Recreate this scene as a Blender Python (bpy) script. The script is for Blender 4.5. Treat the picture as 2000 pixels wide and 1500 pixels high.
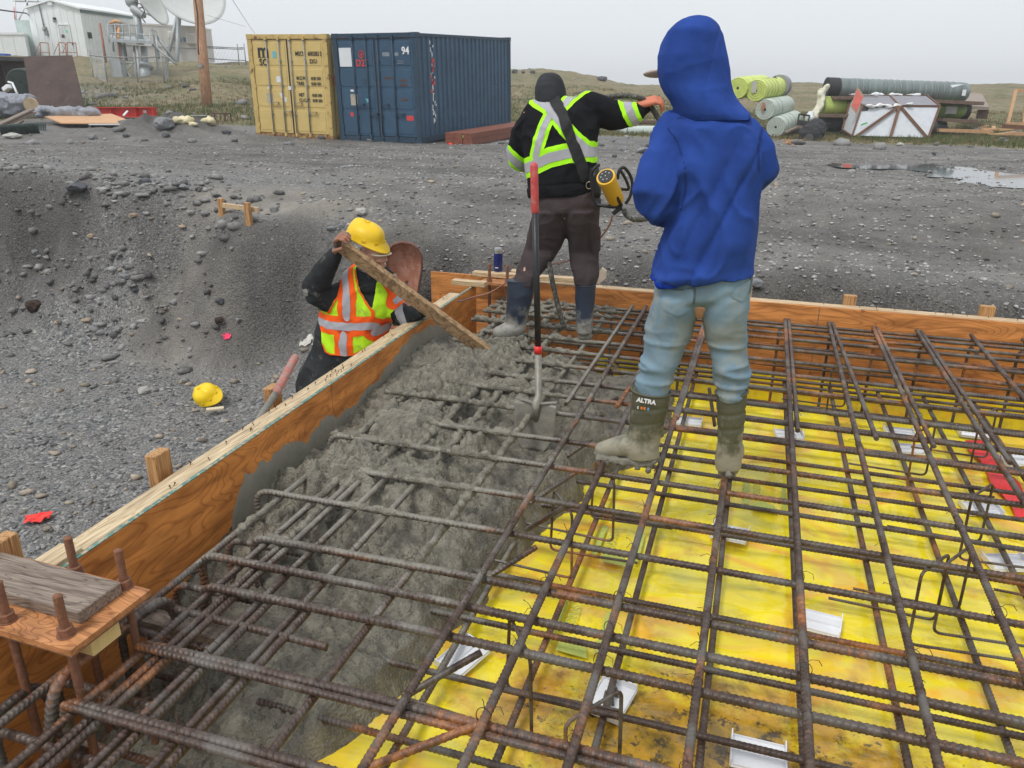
import bpy, bmesh, math, random
import numpy as np
from mathutils import Vector, Matrix
random.seed(5); np.random.seed(5)
S = bpy.context.scene
for o in list(bpy.data.objects): bpy.data.objects.remove(o)

# ---------------------------------------------------------------- camera
F_PX, HC = 1484.0, 1.5                       # focal length for a 2000 px wide picture, eye height over the top mat
_ya = np.array([508., -554., F_PX]); _ya /= np.linalg.norm(_ya)
_xb = np.array([4990., 615., -F_PX]); _xb -= _ya * (_xb @ _ya); _xb /= np.linalg.norm(_xb)
RC = np.array([_xb, _ya, np.cross(_xb, _ya)])
cam = bpy.data.cameras.new('camera'); cam_ob = bpy.data.objects.new('camera', cam)
S.collection.objects.link(cam_ob); S.camera = cam_ob
cam.sensor_width = 36; cam.lens = F_PX / 2000 * 36; cam.clip_start = .05; cam.clip_end = 5000
_r, _u, _b = RC @ [1, 0, 0], RC @ [0, -1, 0], RC @ [0, 0, -1]
cam_ob.matrix_world = Matrix(((_r[0], _u[0], _b[0], 0), (_r[1], _u[1], _b[1], 0), (_r[2], _u[2], _b[2], HC), (0, 0, 0, 1)))

# ---------------------------------------------------------------- sky, sun, exposure
SUN_EL, SUN_ROT = math.radians(58), math.radians(205)
W = bpy.data.worlds.new('World'); S.world = W; W.use_nodes = True
nt = W.node_tree; nt.nodes.clear()
sky = nt.nodes.new('ShaderNodeTexSky'); sky.sky_type = 'NISHITA'; sky.sun_disc = False
sky.sun_elevation = SUN_EL; sky.sun_rotation = SUN_ROT; sky.dust_density = 4; sky.air_density = 1.2
mx = nt.nodes.new('ShaderNodeMixRGB'); mx.inputs[0].default_value = .93     # solid cloud over the clear sky
tc = nt.nodes.new('ShaderNodeTexCoord'); sp = nt.nodes.new('ShaderNodeSeparateXYZ')
nz = nt.nodes.new('ShaderNodeTexNoise'); nz.inputs['Scale'].default_value = 1.3; nz.inputs['Detail'].default_value = 3
ad = nt.nodes.new('ShaderNodeMath'); ad.operation = 'MULTIPLY_ADD'; ad.inputs[1].default_value = .22
cr = nt.nodes.new('ShaderNodeValToRGB')
cr.color_ramp.elements[0].position = .0; cr.color_ramp.elements[0].color = (5.7, 6.0, 6.35, 1)
cr.color_ramp.elements[1].position = .62; cr.color_ramp.elements[1].color = (6.7, 6.95, 7.25, 1)
bg = nt.nodes.new('ShaderNodeBackground'); bg.inputs[1].default_value = .12
ow = nt.nodes.new('ShaderNodeOutputWorld')
L_ = nt.links.new
L_(tc.outputs['Generated'], sp.inputs[0]); L_(tc.outputs['Generated'], nz.inputs['Vector'])
L_(nz.outputs['Fac'], ad.inputs[0]); L_(sp.outputs['Z'], ad.inputs[2]); L_(ad.outputs[0], cr.inputs[0])
L_(sky.outputs[0], mx.inputs[1]); L_(cr.outputs[0], mx.inputs[2]); L_(mx.outputs[0], bg.inputs[0]); L_(bg.outputs[0], ow.inputs[0])
sl = bpy.data.lights.new('sun', 'SUN'); sl.energy = 1.5; sl.angle = math.radians(16); sl.color = (1, .975, .94)
so = bpy.data.objects.new('sun', sl); S.collection.objects.link(so)
_sd = Vector((math.sin(SUN_ROT) * math.cos(SUN_EL), math.cos(SUN_ROT) * math.cos(SUN_EL), math.sin(SUN_EL)))
so.rotation_euler = _sd.to_track_quat('Z', 'Y').to_euler()
S.view_settings.view_transform = 'Standard'; S.view_settings.look = 'None'
S.view_settings.gamma = 1; S.view_settings.use_curve_mapping = False; S.view_settings.exposure = .30
S.render.resolution_x, S.render.resolution_y = 1024, 768

# ---------------------------------------------------------------- survey: where a spot of the place lies
def ray(u, v): return RC @ np.array([u - 1000., v - 750., F_PX])
O_ = np.array([0, 0, HC])
def onz(u, v, z=0.): d = ray(u, v); return O_ + d * ((z - HC) / d[2])
def ony(u, v, y): d = ray(u, v); return O_ + d * (y / d[1])
def atd(u, v, dep): d = ray(u, v); return O_ + d * (dep / F_PX)
def wallx(y): return -1.96 - .032 * (y - 1.6)

# ---------------------------------------------------------------- noise
def _h(ix, iy, iz, s):
    n = (ix * 374761393 + iy * 668265263 + iz * 2147483647 + s * 1274126177) & 0xffffffff
    n = ((n ^ (n >> 13)) * 1274126177) & 0xffffffff
    n = ((n ^ (n >> 16)) * 2246822519) & 0xffffffff
    return ((n ^ (n >> 15)) & 0xffffff) / float(0xffffff)
def vn(P, s=0):
    P = np.asarray(P, float)
    if P.shape[1] == 2: P = np.c_[P, np.zeros(len(P))]
    I = np.floor(P).astype(np.int64); f = P - I; f = f * f * (3 - 2 * f); r = 0
    for a in (0, 1):
        for b in (0, 1):
            for c in (0, 1):
                w = (f[:, 0] if a else 1 - f[:, 0]) * (f[:, 1] if b else 1 - f[:, 1]) * (f[:, 2] if c else 1 - f[:, 2])
                r = r + w * _h(I[:, 0] + a, I[:, 1] + b, I[:, 2] + c, s)
    return r * 2 - 1
def fbm(P, o=4, s=0, g=.5):
    P = np.asarray(P, float); r = 0; a = 1
    for i in range(o): r = r + a * vn(P * 2 ** i + 17.3 * i, s + i); a *= g
    return r
def worley(P, s=0):
    P = np.asarray(P, float)[:, :2]; I = np.floor(P).astype(np.int64); best = np.full(len(P), 9.)
    for a in (-1, 0, 1):
        for b in (-1, 0, 1):
            jx = I[:, 0] + a; jy = I[:, 1] + b; z0 = jx * 0
            px = jx + _h(jx, jy, z0, s); py = jy + _h(jx, jy, z0, s + 7)
            best = np.minimum(best, np.hypot(px - P[:, 0], py - P[:, 1]))
    return best
def sst(a, b, x): t = np.clip((x - a) / (b - a), 0, 1); return t * t * (3 - 2 * t)

# ---------------------------------------------------------------- terrain height
def terrain(x, y, fine=True):
    x = np.atleast_1d(np.asarray(x, float)); y = np.atleast_1d(np.asarray(y, float))
    d = -.3015 * x + .9535 * y; l = .9535 * x + .3015 * y
    P = np.c_[x, y]
    z = .06 + .49 * sst(6.2, 9.6, d) - .15 * sst(12, 20, d)
    sr = .047 + .021 * sst(13, 3, l)
    right = np.clip(d - 27, 0, 53) * sr
    left = np.interp(d, [20, 23, 26, 31, 37, 41, 50, 80], [0, .2, .4, .62, 1.05, 1.5, 3.05, 3.3])
    a = sst(-4, -13, l)
    z = z + right * (1 - a) + left * a
    z = z - np.clip(d - 85, 0, 1e9) * .02
    z = z + sst(24, 40, d) * (fbm(P * .09, 3, 3) * .35 + fbm(P * .6, 3, 4) * .12) * (1 - .75 * a * sst(52, 46, d))
    # gentle relief of the yard, wheel ruts
    z = z + fbm(P * .35, 2, 9) * .035 * sst(26, 20, d)
    q = np.c_[l * .22 + fbm(P * .3, 2, 13) * .5, d * 2.1]; z = z + (vn(q, 14) * .028 + vn(q * np.array([2, 2.6]), 15) * .014) * sst(7.5, 9, d) * sst(24, 18, d)
    # excavation
    xs = [-30, -12, -9, -7.8, -6.25, -4.9, -3.9, -2.9, -2.2, -1, 4, 9]
    cr_ = np.interp(x, xs, [8.4, 7.6, 7.2, 7.0, 6.85, 6.6, 6.95, 6.7, 6.75, 6.75, 6.7, 6.7])
    ft = np.interp(x, xs, [6.6, 6.3, 6.1, 6.0, 5.8, 5.6, 5.6, 5.8, 6.1, 6.15, 6.1, 6.1])
    fl = np.interp(x, [-30, -2.6, -1.6, 9], [-1.0, -1.0, -.42, -.42])
    wob = fbm(P * .9, 3, 21) * .22
    t = sst(cr_ + .1, ft - .1, y + wob); sc = sst(-5.6, -6.8, x) * .42; t = t * (1 - sc) + sst(cr_ + .05, cr_ - .4, y + wob + vn(P * 3.1, 37) * .12) * sc
    k = fbm(P * 2.2, 4, 33) * .17 + fbm(P * 7, 3, 35) * .06 + (1 - np.abs(vn(P * 3.4, 36))) ** 4 * .08
    edge = np.clip(t * (1 - t) * 4, 0, 1)
    z = z * (1 - t) + fl * t + k * edge + fbm(P * 1.3, 3, 5) * .03 * t
    z = z + .10 * np.exp(-((y - cr_ - .25) / .3) ** 2) * (.6 + fbm(P * 1.6, 2, 8))      # spoil along the brink
    # spoil heap near the culvert, mound by the road
    z = z + .45 * np.exp(-(((d - 21.2) / .9) ** 2 + ((l + 9.2) / 1.7) ** 2)) * (1 + .5 * fbm(P * 2, 3, 12))
    z = z + .5 * np.exp(-(((d - 37.5) / 2.5) ** 2 + ((l + 14) / 1.8) ** 2))
    # the puddle lies in a flat hollow
    c = onz(1880, 343, .55); dc, lc = -.3015 * c[0] + .9535 * c[1], .9535 * c[0] + .3015 * c[1]
    k = sst(1.5, .8, np.hypot((d - dc) / 2.9, (l - lc) / 3.4)); z = z * (1 - k) + (.535 + fbm(P * 1.1, 3, 77) * .008) * k
    # ground under the slab
    wx = wallx(y)
    slab = (x > wx - .02) & (y < 5.9)
    z = np.where(slab, -1.25, z)
    if fine: z = z + np.where(slab, 0, fbm(P * 6, 3, 41) * .012)
    return z
def tz(x, y): return float(terrain([x], [y], False)[0])
def ong(u, v, lift=0.):
    "the spot of the ground seen there"
    d = ray(u, v); d = d / np.linalg.norm(d); t = 3.
    T = np.linspace(3.5, 120, 3500); Pn = O_ + d * T[:, None]
    g = terrain(Pn[:, 0], Pn[:, 1], False); i = np.argmax(Pn[:, 2] < g + lift)
    return np.array([Pn[i, 0], Pn[i, 1], g[i]])

# ---------------------------------------------------------------- materials
def node(n, t, **k):
    x = n.nodes.new(t)
    for a, b in k.items(): setattr(x, a, b)
    return x
def c4(c): return (c[0], c[1], c[2], 1)
MATS = {}
def mat(name, col, rough=.8, metal=0., var=.25, vs=6., bump=.2, bs=60., col2=None, th=None, spec=.4, coat=0, stretch=None, island=0, bdist=.01, trans=0):
    "principled surface: two colours mixed by noise (th = threshold of the second), fine bump"
    if name in MATS: return MATS[name]
    m = bpy.data.materials.new(name); m.use_nodes = True; n = m.node_tree; b = n.nodes['Principled BSDF']; L = n.links.new
    co = node(n, 'ShaderNodeTexCoord'); src = co.outputs['Object']
    if stretch:
        mp = node(n, 'ShaderNodeMapping'); mp.inputs['Scale'].default_value = stretch; L(src, mp.inputs[0]); src = mp.outputs[0]
    nz = node(n, 'ShaderNodeTexNoise'); nz.inputs['Scale'].default_value = vs; nz.inputs['Detail'].default_value = 6; nz.inputs['Roughness'].default_value = .62
    L(src, nz.inputs['Vector'])
    r = node(n, 'ShaderNodeValToRGB'); L(nz.outputs['Fac'], r.inputs[0]); e = r.color_ramp.elements
    lo = tuple(max(0, c * (1 - var)) for c in col); hi = tuple(min(1, c * (1 + var)) for c in col)
    e[0].position = .3; e[0].color = c4(lo); e[1].position = .7; e[1].color = c4(hi)
    cur = r.outputs[0]
    if col2 is not None:
        n2 = node(n, 'ShaderNodeTexNoise'); n2.inputs['Scale'].default_value = vs * 1.7; n2.inputs['Detail'].default_value = 8; n2.inputs['Roughness'].default_value = .68
        L(src, n2.inputs['Vector']); r2 = node(n, 'ShaderNodeValToRGB'); L(n2.outputs['Fac'], r2.inputs[0])
        tt = th if th is not None else .58
        r2.color_ramp.elements[0].position = tt - .04; r2.color_ramp.elements[1].position = tt + .07
        mm = node(n, 'ShaderNodeMixRGB'); L(r2.outputs[0], mm.inputs[0]); L(cur, mm.inputs[1]); mm.inputs[2].default_value = c4(col2); cur = mm.outputs[0]
    if island:
        g = node(n, 'ShaderNodeNewGeometry'); hs = node(n, 'ShaderNodeHueSaturation'); ma = node(n, 'ShaderNodeMath', operation='MULTIPLY_ADD')
        ma.inputs[1].default_value = island; ma.inputs[2].default_value = 1 - island * .45
        L(g.outputs['Random Per Island'], ma.inputs[0]); L(ma.outputs[0], hs.inputs['Value']); L(cur, hs.inputs['Color']); cur = hs.outputs[0]
    L(cur, b.inputs['Base Color'])
    b.inputs['Roughness'].default_value = rough; b.inputs['Metallic'].default_value = metal
    b.inputs['Specular IOR Level'].default_value = spec; b.inputs['Coat Weight'].default_value = coat
    if trans: b.inputs['Transmission Weight'].default_value = trans
    if bump:
        nb = node(n, 'ShaderNodeTexNoise'); nb.inputs['Scale'].default_value = bs; nb.inputs['Detail'].default_value = 5; L(src, nb.inputs['Vector'])
        bp = node(n, 'ShaderNodeBump'); bp.inputs['Strength'].default_value = bump; bp.inputs['Distance'].default_value = bdist
        L(nb.outputs['Fac'], bp.inputs['Height']); L(bp.outputs[0], b.inputs['Normal'])
    MATS[name] = m; return m
def bs_of(m): return m.node_tree.nodes['Principled BSDF']

# ---------------------------------------------------------------- mesh helpers
def link(o): S.collection.objects.link(o); return o
def mesh_obj(name, V, Fc, m=None, parent=None, smooth=False):
    me = bpy.data.meshes.new(name); me.from_pydata([tuple(v) for v in V], [], [tuple(f) for f in Fc]); me.update()
    return me_obj(name, me, m, parent, smooth)
def me_obj(name, me, m=None, parent=None, smooth=False):
    if m is not None and not me.materials: me.materials.append(m)
    if smooth: me.polygons.foreach_set('use_smooth', [True] * len(me.polygons))
    o = link(bpy.data.objects.new(name, me)); setp(o, parent); return o
def world_of(p):
    M = Matrix.Identity(4)
    while p is not None:
        M = p.matrix_basis @ M if p.parent is None else p.matrix_parent_inverse @ p.matrix_basis @ M; p = p.parent
    return M
def setp(o, parent):
    if parent is not None:
        o.parent = parent; o.matrix_parent_inverse = world_of(parent).inverted()
def thing(name, label, cat, loc=(0, 0, 0), group=None):
    o = link(bpy.data.objects.new(name, None)); o.location = tuple(float(c) for c in loc); o.empty_display_size = .1
    o['label'] = label; o['category'] = cat
    if group: o['group'] = group
    return o
def tag(o, label, cat, group=None):
    o['label'] = label; o['category'] = cat
    if group: o['group'] = group
    return o
def kind(o, k): o['kind'] = k; return o
def frame(d, up=(0, 0, 1)):
    d = np.array(d, float); d /= np.linalg.norm(d); up = np.array(up, float)
    if abs(d @ up) > .98: up = np.array([1., 0, 0])
    a = np.cross(up, d); a /= np.linalg.norm(a); return a, np.cross(d, a), d
class MB:
    def __init__(s): s.v = []; s.f = []
    def add(s, V, Fc): k = len(s.v); s.v += [tuple(map(float, p)) for p in V]; s.f += [tuple(i + k for i in f) for f in Fc]; return s
    def box(s, c, sz, ax=None):
        ax = ax if ax is not None else np.eye(3); V = []
        for i in (-1, 1):
            for j in (-1, 1):
                for k in (-1, 1): V.append(np.array(c) + ax[0] * i * sz[0] / 2 + ax[1] * j * sz[1] / 2 + ax[2] * k * sz[2] / 2)
        return s.add(V, [(0, 1, 3, 2), (4, 6, 7, 5), (0, 4, 5, 1), (2, 3, 7, 6), (0, 2, 6, 4), (1, 5, 7, 3)])
    def beam(s, a, b, w, h, up=(0, 0, 1)):
        a = np.array(a, float); b = np.array(b, float); A, B, D = frame(b - a, up)
        return s.box((a + b) / 2, (w, h, np.linalg.norm(b - a)), np.array([A, B, D]))
    def loft(s, rings, cap=True):
        n = len(rings[0]); V = [p for r in rings for p in r]; Fc = []
        for i in range(len(rings) - 1):
            for j in range(n): a = i * n + j; b = i * n + (j + 1) % n; Fc.append((a, b, b + n, a + n))
        if cap: Fc.append(tuple(range(n))[::-1]); Fc.append(tuple((len(rings) - 1) * n + j for j in range(n)))
        return s.add(V, Fc)
    def tube(s, pts, r, n=8, cap=True, flat=1.):
        pts = [np.array(p, float) for p in pts]; rs = r if hasattr(r, '__len__') else [r] * len(pts); R = []; A = None
        for i, p in enumerate(pts):
            d = pts[min(i + 1, len(pts) - 1)] - pts[max(i - 1, 0)]; d = d / (np.linalg.norm(d) + 1e-12)
            if A is None: A, B, _ = frame(d)
            else: A = A - d * (A @ d); A /= np.linalg.norm(A); B = np.cross(d, A)
            R.append([p + rs[i] * (A * math.cos(t) + B * flat * math.sin(t)) for t in [2 * math.pi * j / n for j in range(n)]])
        return s.loft(R, cap)
    def cyl(s, a, b, r, n=16, r2=None): return s.tube([a, b], [r, r if r2 is None else r2], n)
    def caps(s, pts, rs, n=14):
        "tapered chain with round ends"
        pts = [np.array(p, float) for p in pts]; P = []; R = []
        d0 = pts[1] - pts[0]; d0 /= np.linalg.norm(d0); d1 = pts[-1] - pts[-2]; d1 /= np.linalg.norm(d1)
        for a in (85, 60, 30): t = math.radians(a); P.append(pts[0] - d0 * rs[0] * math.sin(t)); R.append(rs[0] * math.cos(t))
        P += pts; R += list(rs)
        for a in (30, 60, 85): t = math.radians(a); P.append(pts[-1] + d1 * rs[-1] * math.sin(t)); R.append(rs[-1] * math.cos(t))
        return s.tube(P, R, n)
    def ell(s, c, r, n=16, m=10, ax=None):
        ax = ax if ax is not None else np.eye(3); R = []
        for i in range(m + 1):
            t = math.pi * min(max(i / m, .02), .98); rr = []
            for j in range(n):
                p = 2 * math.pi * j / n; q = (math.sin(t) * math.cos(p) * r[0], math.sin(t) * math.sin(p) * r[1], -math.cos(t) * r[2])
                rr.append(np.array(c) + ax[0] * q[0] + ax[1] * q[1] + ax[2] * q[2])
            R.append(rr)
        return s.loft(R)
    def poly(s, P, d):
        "closed outline P extruded by vector d"
        n = len(P); P = [np.array(p, float) for p in P]; d = np.array(d, float)
        return s.add(P + [p + d for p in P], [tuple(range(n))[::-1], tuple(range(n, 2 * n))] + [(i, (i + 1) % n, (i + 1) % n + n, i + n) for i in range(n)])
    def build(s, name, m, parent=None, smooth=False, bevel=0):
        me = bpy.data.meshes.new(name); me.from_pydata(s.v, [], s.f); me.update()
        bm = bmesh.new(); bm.from_mesh(me); bmesh.ops.recalc_face_normals(bm, faces=bm.faces)
        if bevel: bmesh.ops.bevel(bm, geom=bm.edges[:], offset=bevel, segments=1, affect='EDGES', clamp_overlap=True)
        bm.to_mesh(me); bm.free()
        o = me_obj(name, me, m, parent, smooth)
        if smooth == 'auto':
            me.polygons.foreach_set('use_smooth', [True] * len(me.polygons))
            me.set_sharp_from_angle(angle=math.radians(40))
        return o
def copy_tree(o, parent=None):
    c = o.copy(); S.collection.objects.link(c)
    if parent is not None: c.parent = parent
    for ch in [k for k in bpy.data.objects if k.parent == o and k != c]: copy_tree(ch, c)
    return c
def text_part(name, body, pos, right, up, size, m, parent, bold=0, sx=1., ext=.0012):
    "raised flat lettering"
    cu = bpy.data.curves.new(name, 'FONT'); cu.body = body; cu.size = size; cu.extrude = ext; cu.offset = bold
    cu.resolution_u = 3
    t = bpy.data.objects.new(name, cu); S.collection.objects.link(t); bpy.context.view_layer.update()
    me = bpy.data.meshes.new_from_object(t.evaluated_get(bpy.context.evaluated_depsgraph_get()))
    bpy.data.objects.remove(t)
    r = np.array(right, float); r /= np.linalg.norm(r); u = np.array(up, float); u = u - r * (u @ r); u /= np.linalg.norm(u); w = np.cross(r, u)
    co = np.zeros(len(me.vertices) * 3); me.vertices.foreach_get('co', co); co = co.reshape(-1, 3)
    P = np.array(pos) + co[:, :1] * r * sx + co[:, 1:2] * u + co[:, 2:3] * w
    me.vertices.foreach_set('co', P.ravel()); me.update(); me.materials.clear()
    return me_obj(name, me, m, parent)
# ================================================================ THE GROUND
def ground_mat():
    m = bpy.data.materials.new('yard_ground'); m.use_nodes = True; n = m.node_tree; b = n.nodes['Principled BSDF']; L = n.links.new
    co = node(n, 'ShaderNodeTexCoord'); P = co.outputs['Object']
    at = node(n, 'ShaderNodeAttribute', attribute_name='cover'); sep = node(n, 'ShaderNodeSeparateColor'); L(at.outputs['Color'], sep.inputs[0])
    def noise(s, d=6, r=.65):
        q = node(n, 'ShaderNodeTexNoise'); q.inputs['Scale'].default_value = s; q.inputs['Detail'].default_value = d; q.inputs['Roughness'].default_value = r; L(P, q.inputs['Vector']); return q.outputs['Fac']
    def ramp(f, *st):
        q = node(n, 'ShaderNodeValToRGB'); L(f, q.inputs[0]); e = q.color_ramp.elements
        while len(e) < len(st): e.new(.5)
        for el, (p, c) in zip(e, st): el.position = p; el.color = c4(c) if hasattr(c, '__len__') else (c, c, c, 1)
        return q.outputs[0]
    def mixc(f, a, c, mode='MIX'):
        q = node(n, 'ShaderNodeMixRGB', blend_type=mode); 
        if hasattr(f, 'links') or not isinstance(f, (int, float)): L(f, q.inputs[0])
        else: q.inputs[0].default_value = f
        for k, s in ((1, a), (2, c)):
            if isinstance(s, tuple): q.inputs[k].default_value = c4(s)
            else: L(s, q.inputs[k])
        return q.outputs[0]
    v = node(n, 'ShaderNodeTexVoronoi'); v.inputs['Scale'].default_value = 42; L(P, v.inputs['Vector'])
    vs = node(n, 'ShaderNodeSeparateColor'); L(v.outputs['Color'], vs.inputs[0])
    peb = ramp(vs.outputs[0], (0, (.06, .063, .067)), (.35, (.13, .135, .14)), (.72, (.22, .225, .225)), (.93, (.34, .335, .32)), (1, (.46, .44, .4)))
    v2 = node(n, 'ShaderNodeTexVoronoi'); v2.inputs['Scale'].default_value = 110; L(P, v2.inputs['Vector'])
    v2s = node(n, 'ShaderNodeSeparateColor'); L(v2.outputs['Color'], v2s.inputs[0])
    peb2 = ramp(v2s.outputs[1], (0, (.085, .087, .09)), (.6, (.18, .18, .18)), (1, (.36, .35, .335)))
    gravel = mixc(ramp(noise(5), (.42, 0.), (.6, 1.)), peb, peb2)
    dust = ramp(noise(1.1), (.3, (.13, .129, .128)), (.55, (.185, .181, .175)), (.75, (.23, .224, .215)))
    fine = mixc(.36, dust, peb2)
    road = mixc(ramp(noise(.5, 4), (.36, .1), (.62, .7)), fine, dust)
    v3 = node(n, 'ShaderNodeTexVoronoi'); v3.inputs['Scale'].default_value = 19; L(P, v3.inputs['Vector']); v3s = node(n, 'ShaderNodeSeparateColor'); L(v3.outputs['Color'], v3s.inputs[0])
    chip = ramp(v3s.outputs[0], (.80, 0.), (.84, .8)); chc = ramp(v3s.outputs[1], (.2, (.05, .05, .052)), (.45, (.3, .3, .29)), (.9, (.5, .48, .44)))
    near = ramp(v3.outputs['Distance'], (.30, 1.), (.42, 0.)); cm = node(n, 'ShaderNodeMath', operation='MULTIPLY'); L(chip, cm.inputs[0]); L(near, cm.inputs[1])
    road = mixc(cm.outputs[0], road, chc)
    road = mixc(ramp(noise(1.7, 8, .75), (.40, .55), (.55, 0.)), road, (.085, .083, .08))
    base = mixc(sep.outputs[2], gravel, road)
    sand = mixc(.2, ramp(noise(2.4), (.3, (.16, .15, .135)), (.7, (.34, .315, .28))), peb2)
    base = mixc(sep.outputs[1], base, sand)
    soil = ramp(noise(3.), (.3, (.018, .0155, .013)), (.7, (.062, .055, .048)))
    base = mixc(at.outputs['Alpha'], base, mixc(.35, soil, peb2))
    tun = ramp(noise(.55, 8, .7), (.28, (.08, .10, .03)), (.40, (.16, .165, .06)), (.50, (.25, .21, .10)), (.62, (.31, .25, .15)), (.75, (.18, .15, .10)))
    tun = mixc(ramp(noise(5, 8, .75), (.35, .75), (.6, 0.)), tun, (.055, .052, .03))
    base = mixc(sep.outputs[0], base, tun)
    sm = node(n, 'ShaderNodeMapping'); sm.inputs['Rotation'].default_value = (0, 0, -.306); sm.inputs['Scale'].default_value = (.16, 1.5, 1); L(P, sm.inputs[0]); sn = node(n, 'ShaderNodeTexNoise'); sn.inputs['Scale'].default_value = 1.; sn.inputs['Detail'].default_value = 7; sn.inputs['Roughness'].default_value = .65; L(sm.outputs[0], sn.inputs['Vector'])
    band = mixc(sep.outputs[2], (1., 1., 1.), ramp(sn.outputs['Fac'], (.36, (.66, .65, .63)), (.5, (.95, .94, .92)), (.64, (1.2, 1.19, 1.16))))
    base = mixc(1., base, band, 'MULTIPLY'); base = mixc(1., base, (1.0, .98, .95), 'MULTIPLY')
    L(base, b.inputs['Base Color']); b.inputs['Roughness'].default_value = .72; b.inputs['Specular IOR Level'].default_value = .35
    dst = node(n, 'ShaderNodeMath', operation='MULTIPLY_ADD'); L(v.outputs['Distance'], dst.inputs[0]); dst.inputs[1].default_value = -.9; L(noise(28, 5), dst.inputs[2])
    bp = node(n, 'ShaderNodeBump'); bp.inputs['Strength'].default_value = .55; bp.inputs['Distance'].default_value = .03; L(dst.outputs[0], bp.inputs['Height'])
    bp2 = node(n, 'ShaderNodeBump'); bp2.inputs['Strength'].default_value = .5; bp2.inputs['Distance'].default_value = .12; L(noise(3.2, 9, .72), bp2.inputs['Height']); L(bp2.outputs[0], bp.inputs['Normal'])
    L(bp.outputs[0], b.inputs['Normal']); return m
GROUND = ground_mat()
def cover(x, y):
    d = -.3015 * x + .9535 * y; l = .9535 * x + .3015 * y; P = np.c_[x, y]
    nb = fbm(P * .3, 4, 50)
    lim = np.interp(l, [-30, -14, -9, -6.5, 0, 3, 8, 11, 30], [24.5, 24.5, 24, 27, 29, 24.5, 23.5, 21, 19])
    grass = sst(-.5, 1.2, d - lim + nb * 1.5)
    # greener, bare and stony spots
    grass = grass * (1 - .9 * np.exp(-(((d - 35) / 5) ** 2 + ((l + 22) / 5) ** 2)))
    g = onz(455, 690, -1.); h = onz(560, 640, -1.)
    sand = np.maximum(np.exp(-(((x - g[0]) / 1.1) ** 2 + ((y - g[1]) / .75) ** 2) * 1.2), np.exp(-(((x - h[0]) / 1.1) ** 2 + ((y - h[1]) / .6) ** 2)))
    sand = np.clip(sand * 1.9 + fbm(P * 1.4, 4, 55) * .45 - .25, 0, 1)
    road = sst(6.8, 8.0, y + fbm(P * .7, 2, 51) * .6) * (1 - .75 * sst(20, 25, d + nb * 2))
    road = np.maximum(road, sst(-4.5, -3.2, x) * sst(5.7, 6.0, y) * .8)
    road = road * (1 - .8 * sst(-3.9, -5.2, x) * sst(9.4, 8.2, y))
    xs = [-30, -12, -9, -7.8, -6.25, -4.9, -3.9, -2.9, -2.2, -1, 4, 9]
    cr_ = np.interp(x, xs, [8.4, 7.6, 7.2, 7.0, 6.85, 6.6, 6.95, 6.7, 6.75, 6.75, 6.7, 6.7])
    ft = np.interp(x, xs, [6.6, 6.3, 6.1, 6.0, 5.8, 5.6, 5.6, 5.8, 6.1, 6.15, 6.1, 6.1])
    t = sst(ft - .2, ft + .3, y) * sst(cr_ + .3, cr_ - .2, y)
    soil = t * np.clip(.55 + fbm(P * .8, 4, 57) * 1.1 + .8 * sst(-6.2, -7.4, x) + .45 * sst(-2.5, -1, x), 0, 1)
    soil = np.maximum(soil, .75 * np.exp(-(((d - 21.2) / .9) ** 2 + ((l + 9.2) / 1.9) ** 2)))
    soil = np.maximum(soil, sst(.45, .9, fbm(P * .5, 4, 61)) * sst(10, 14, d) * .5 * (1 - grass))
    sand = np.maximum(sand, t * sst(-6.6, -5.8, x) * sst(-2.6, -3.4, x) * .55 * (.6 + fbm(P * 1.2, 3, 59)))
    return np.c_[grass, np.clip(sand, 0, 1), np.clip(road, 0, 1), np.clip(soil, 0, 1)]
def make_ground():
    fa = math.atan2(.9535, -.3015)
    A = np.r_[np.linspace(-.78, .78, 520), np.linspace(.80, 2 * math.pi - .80, 70)]; n = len(A)
    R = [1.9]
    while R[-1] < 140: R.append(R[-1] * 1.0105)
    while R[-1] < 480: R.append(R[-1] * 1.12)
    R = np.array(R); a, r = np.meshgrid(A, R); X = (r * np.cos(fa - a)).ravel(); Y = (r * np.sin(fa - a)).ravel()
    Z = terrain(X, Y); m = len(R)
    i, j = np.meshgrid(np.arange(m - 1), np.arange(n), indexing='ij'); j2 = (j + 1) % n
    F = np.stack([i * n + j, i * n + j2, (i + 1) * n + j2, (i + 1) * n + j], -1).reshape(-1, 4)[:, ::-1]
    me = grid_mesh('ground', np.c_[X, Y, Z], F)
    ca = me.color_attributes.new('cover', 'FLOAT_COLOR', 'POINT'); ca.data.foreach_set('color', cover(X, Y).ravel())
    kind(me_obj('ground', me, GROUND, None, True), 'structure')
def grid_mesh(name, V, F):
    me = bpy.data.meshes.new(name); nv, nf = len(V), len(F); k = F.shape[1]
    me.vertices.add(nv); me.vertices.foreach_set('co', np.asarray(V, float).ravel())
    me.loops.add(nf * k); me.loops.foreach_set('vertex_index', F.astype(np.int32).ravel())
    me.polygons.add(nf); me.polygons.foreach_set('loop_start', np.arange(nf, dtype=np.int32) * k)
    me.update(calc_edges=True); me.validate(); return me
make_ground()

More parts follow.
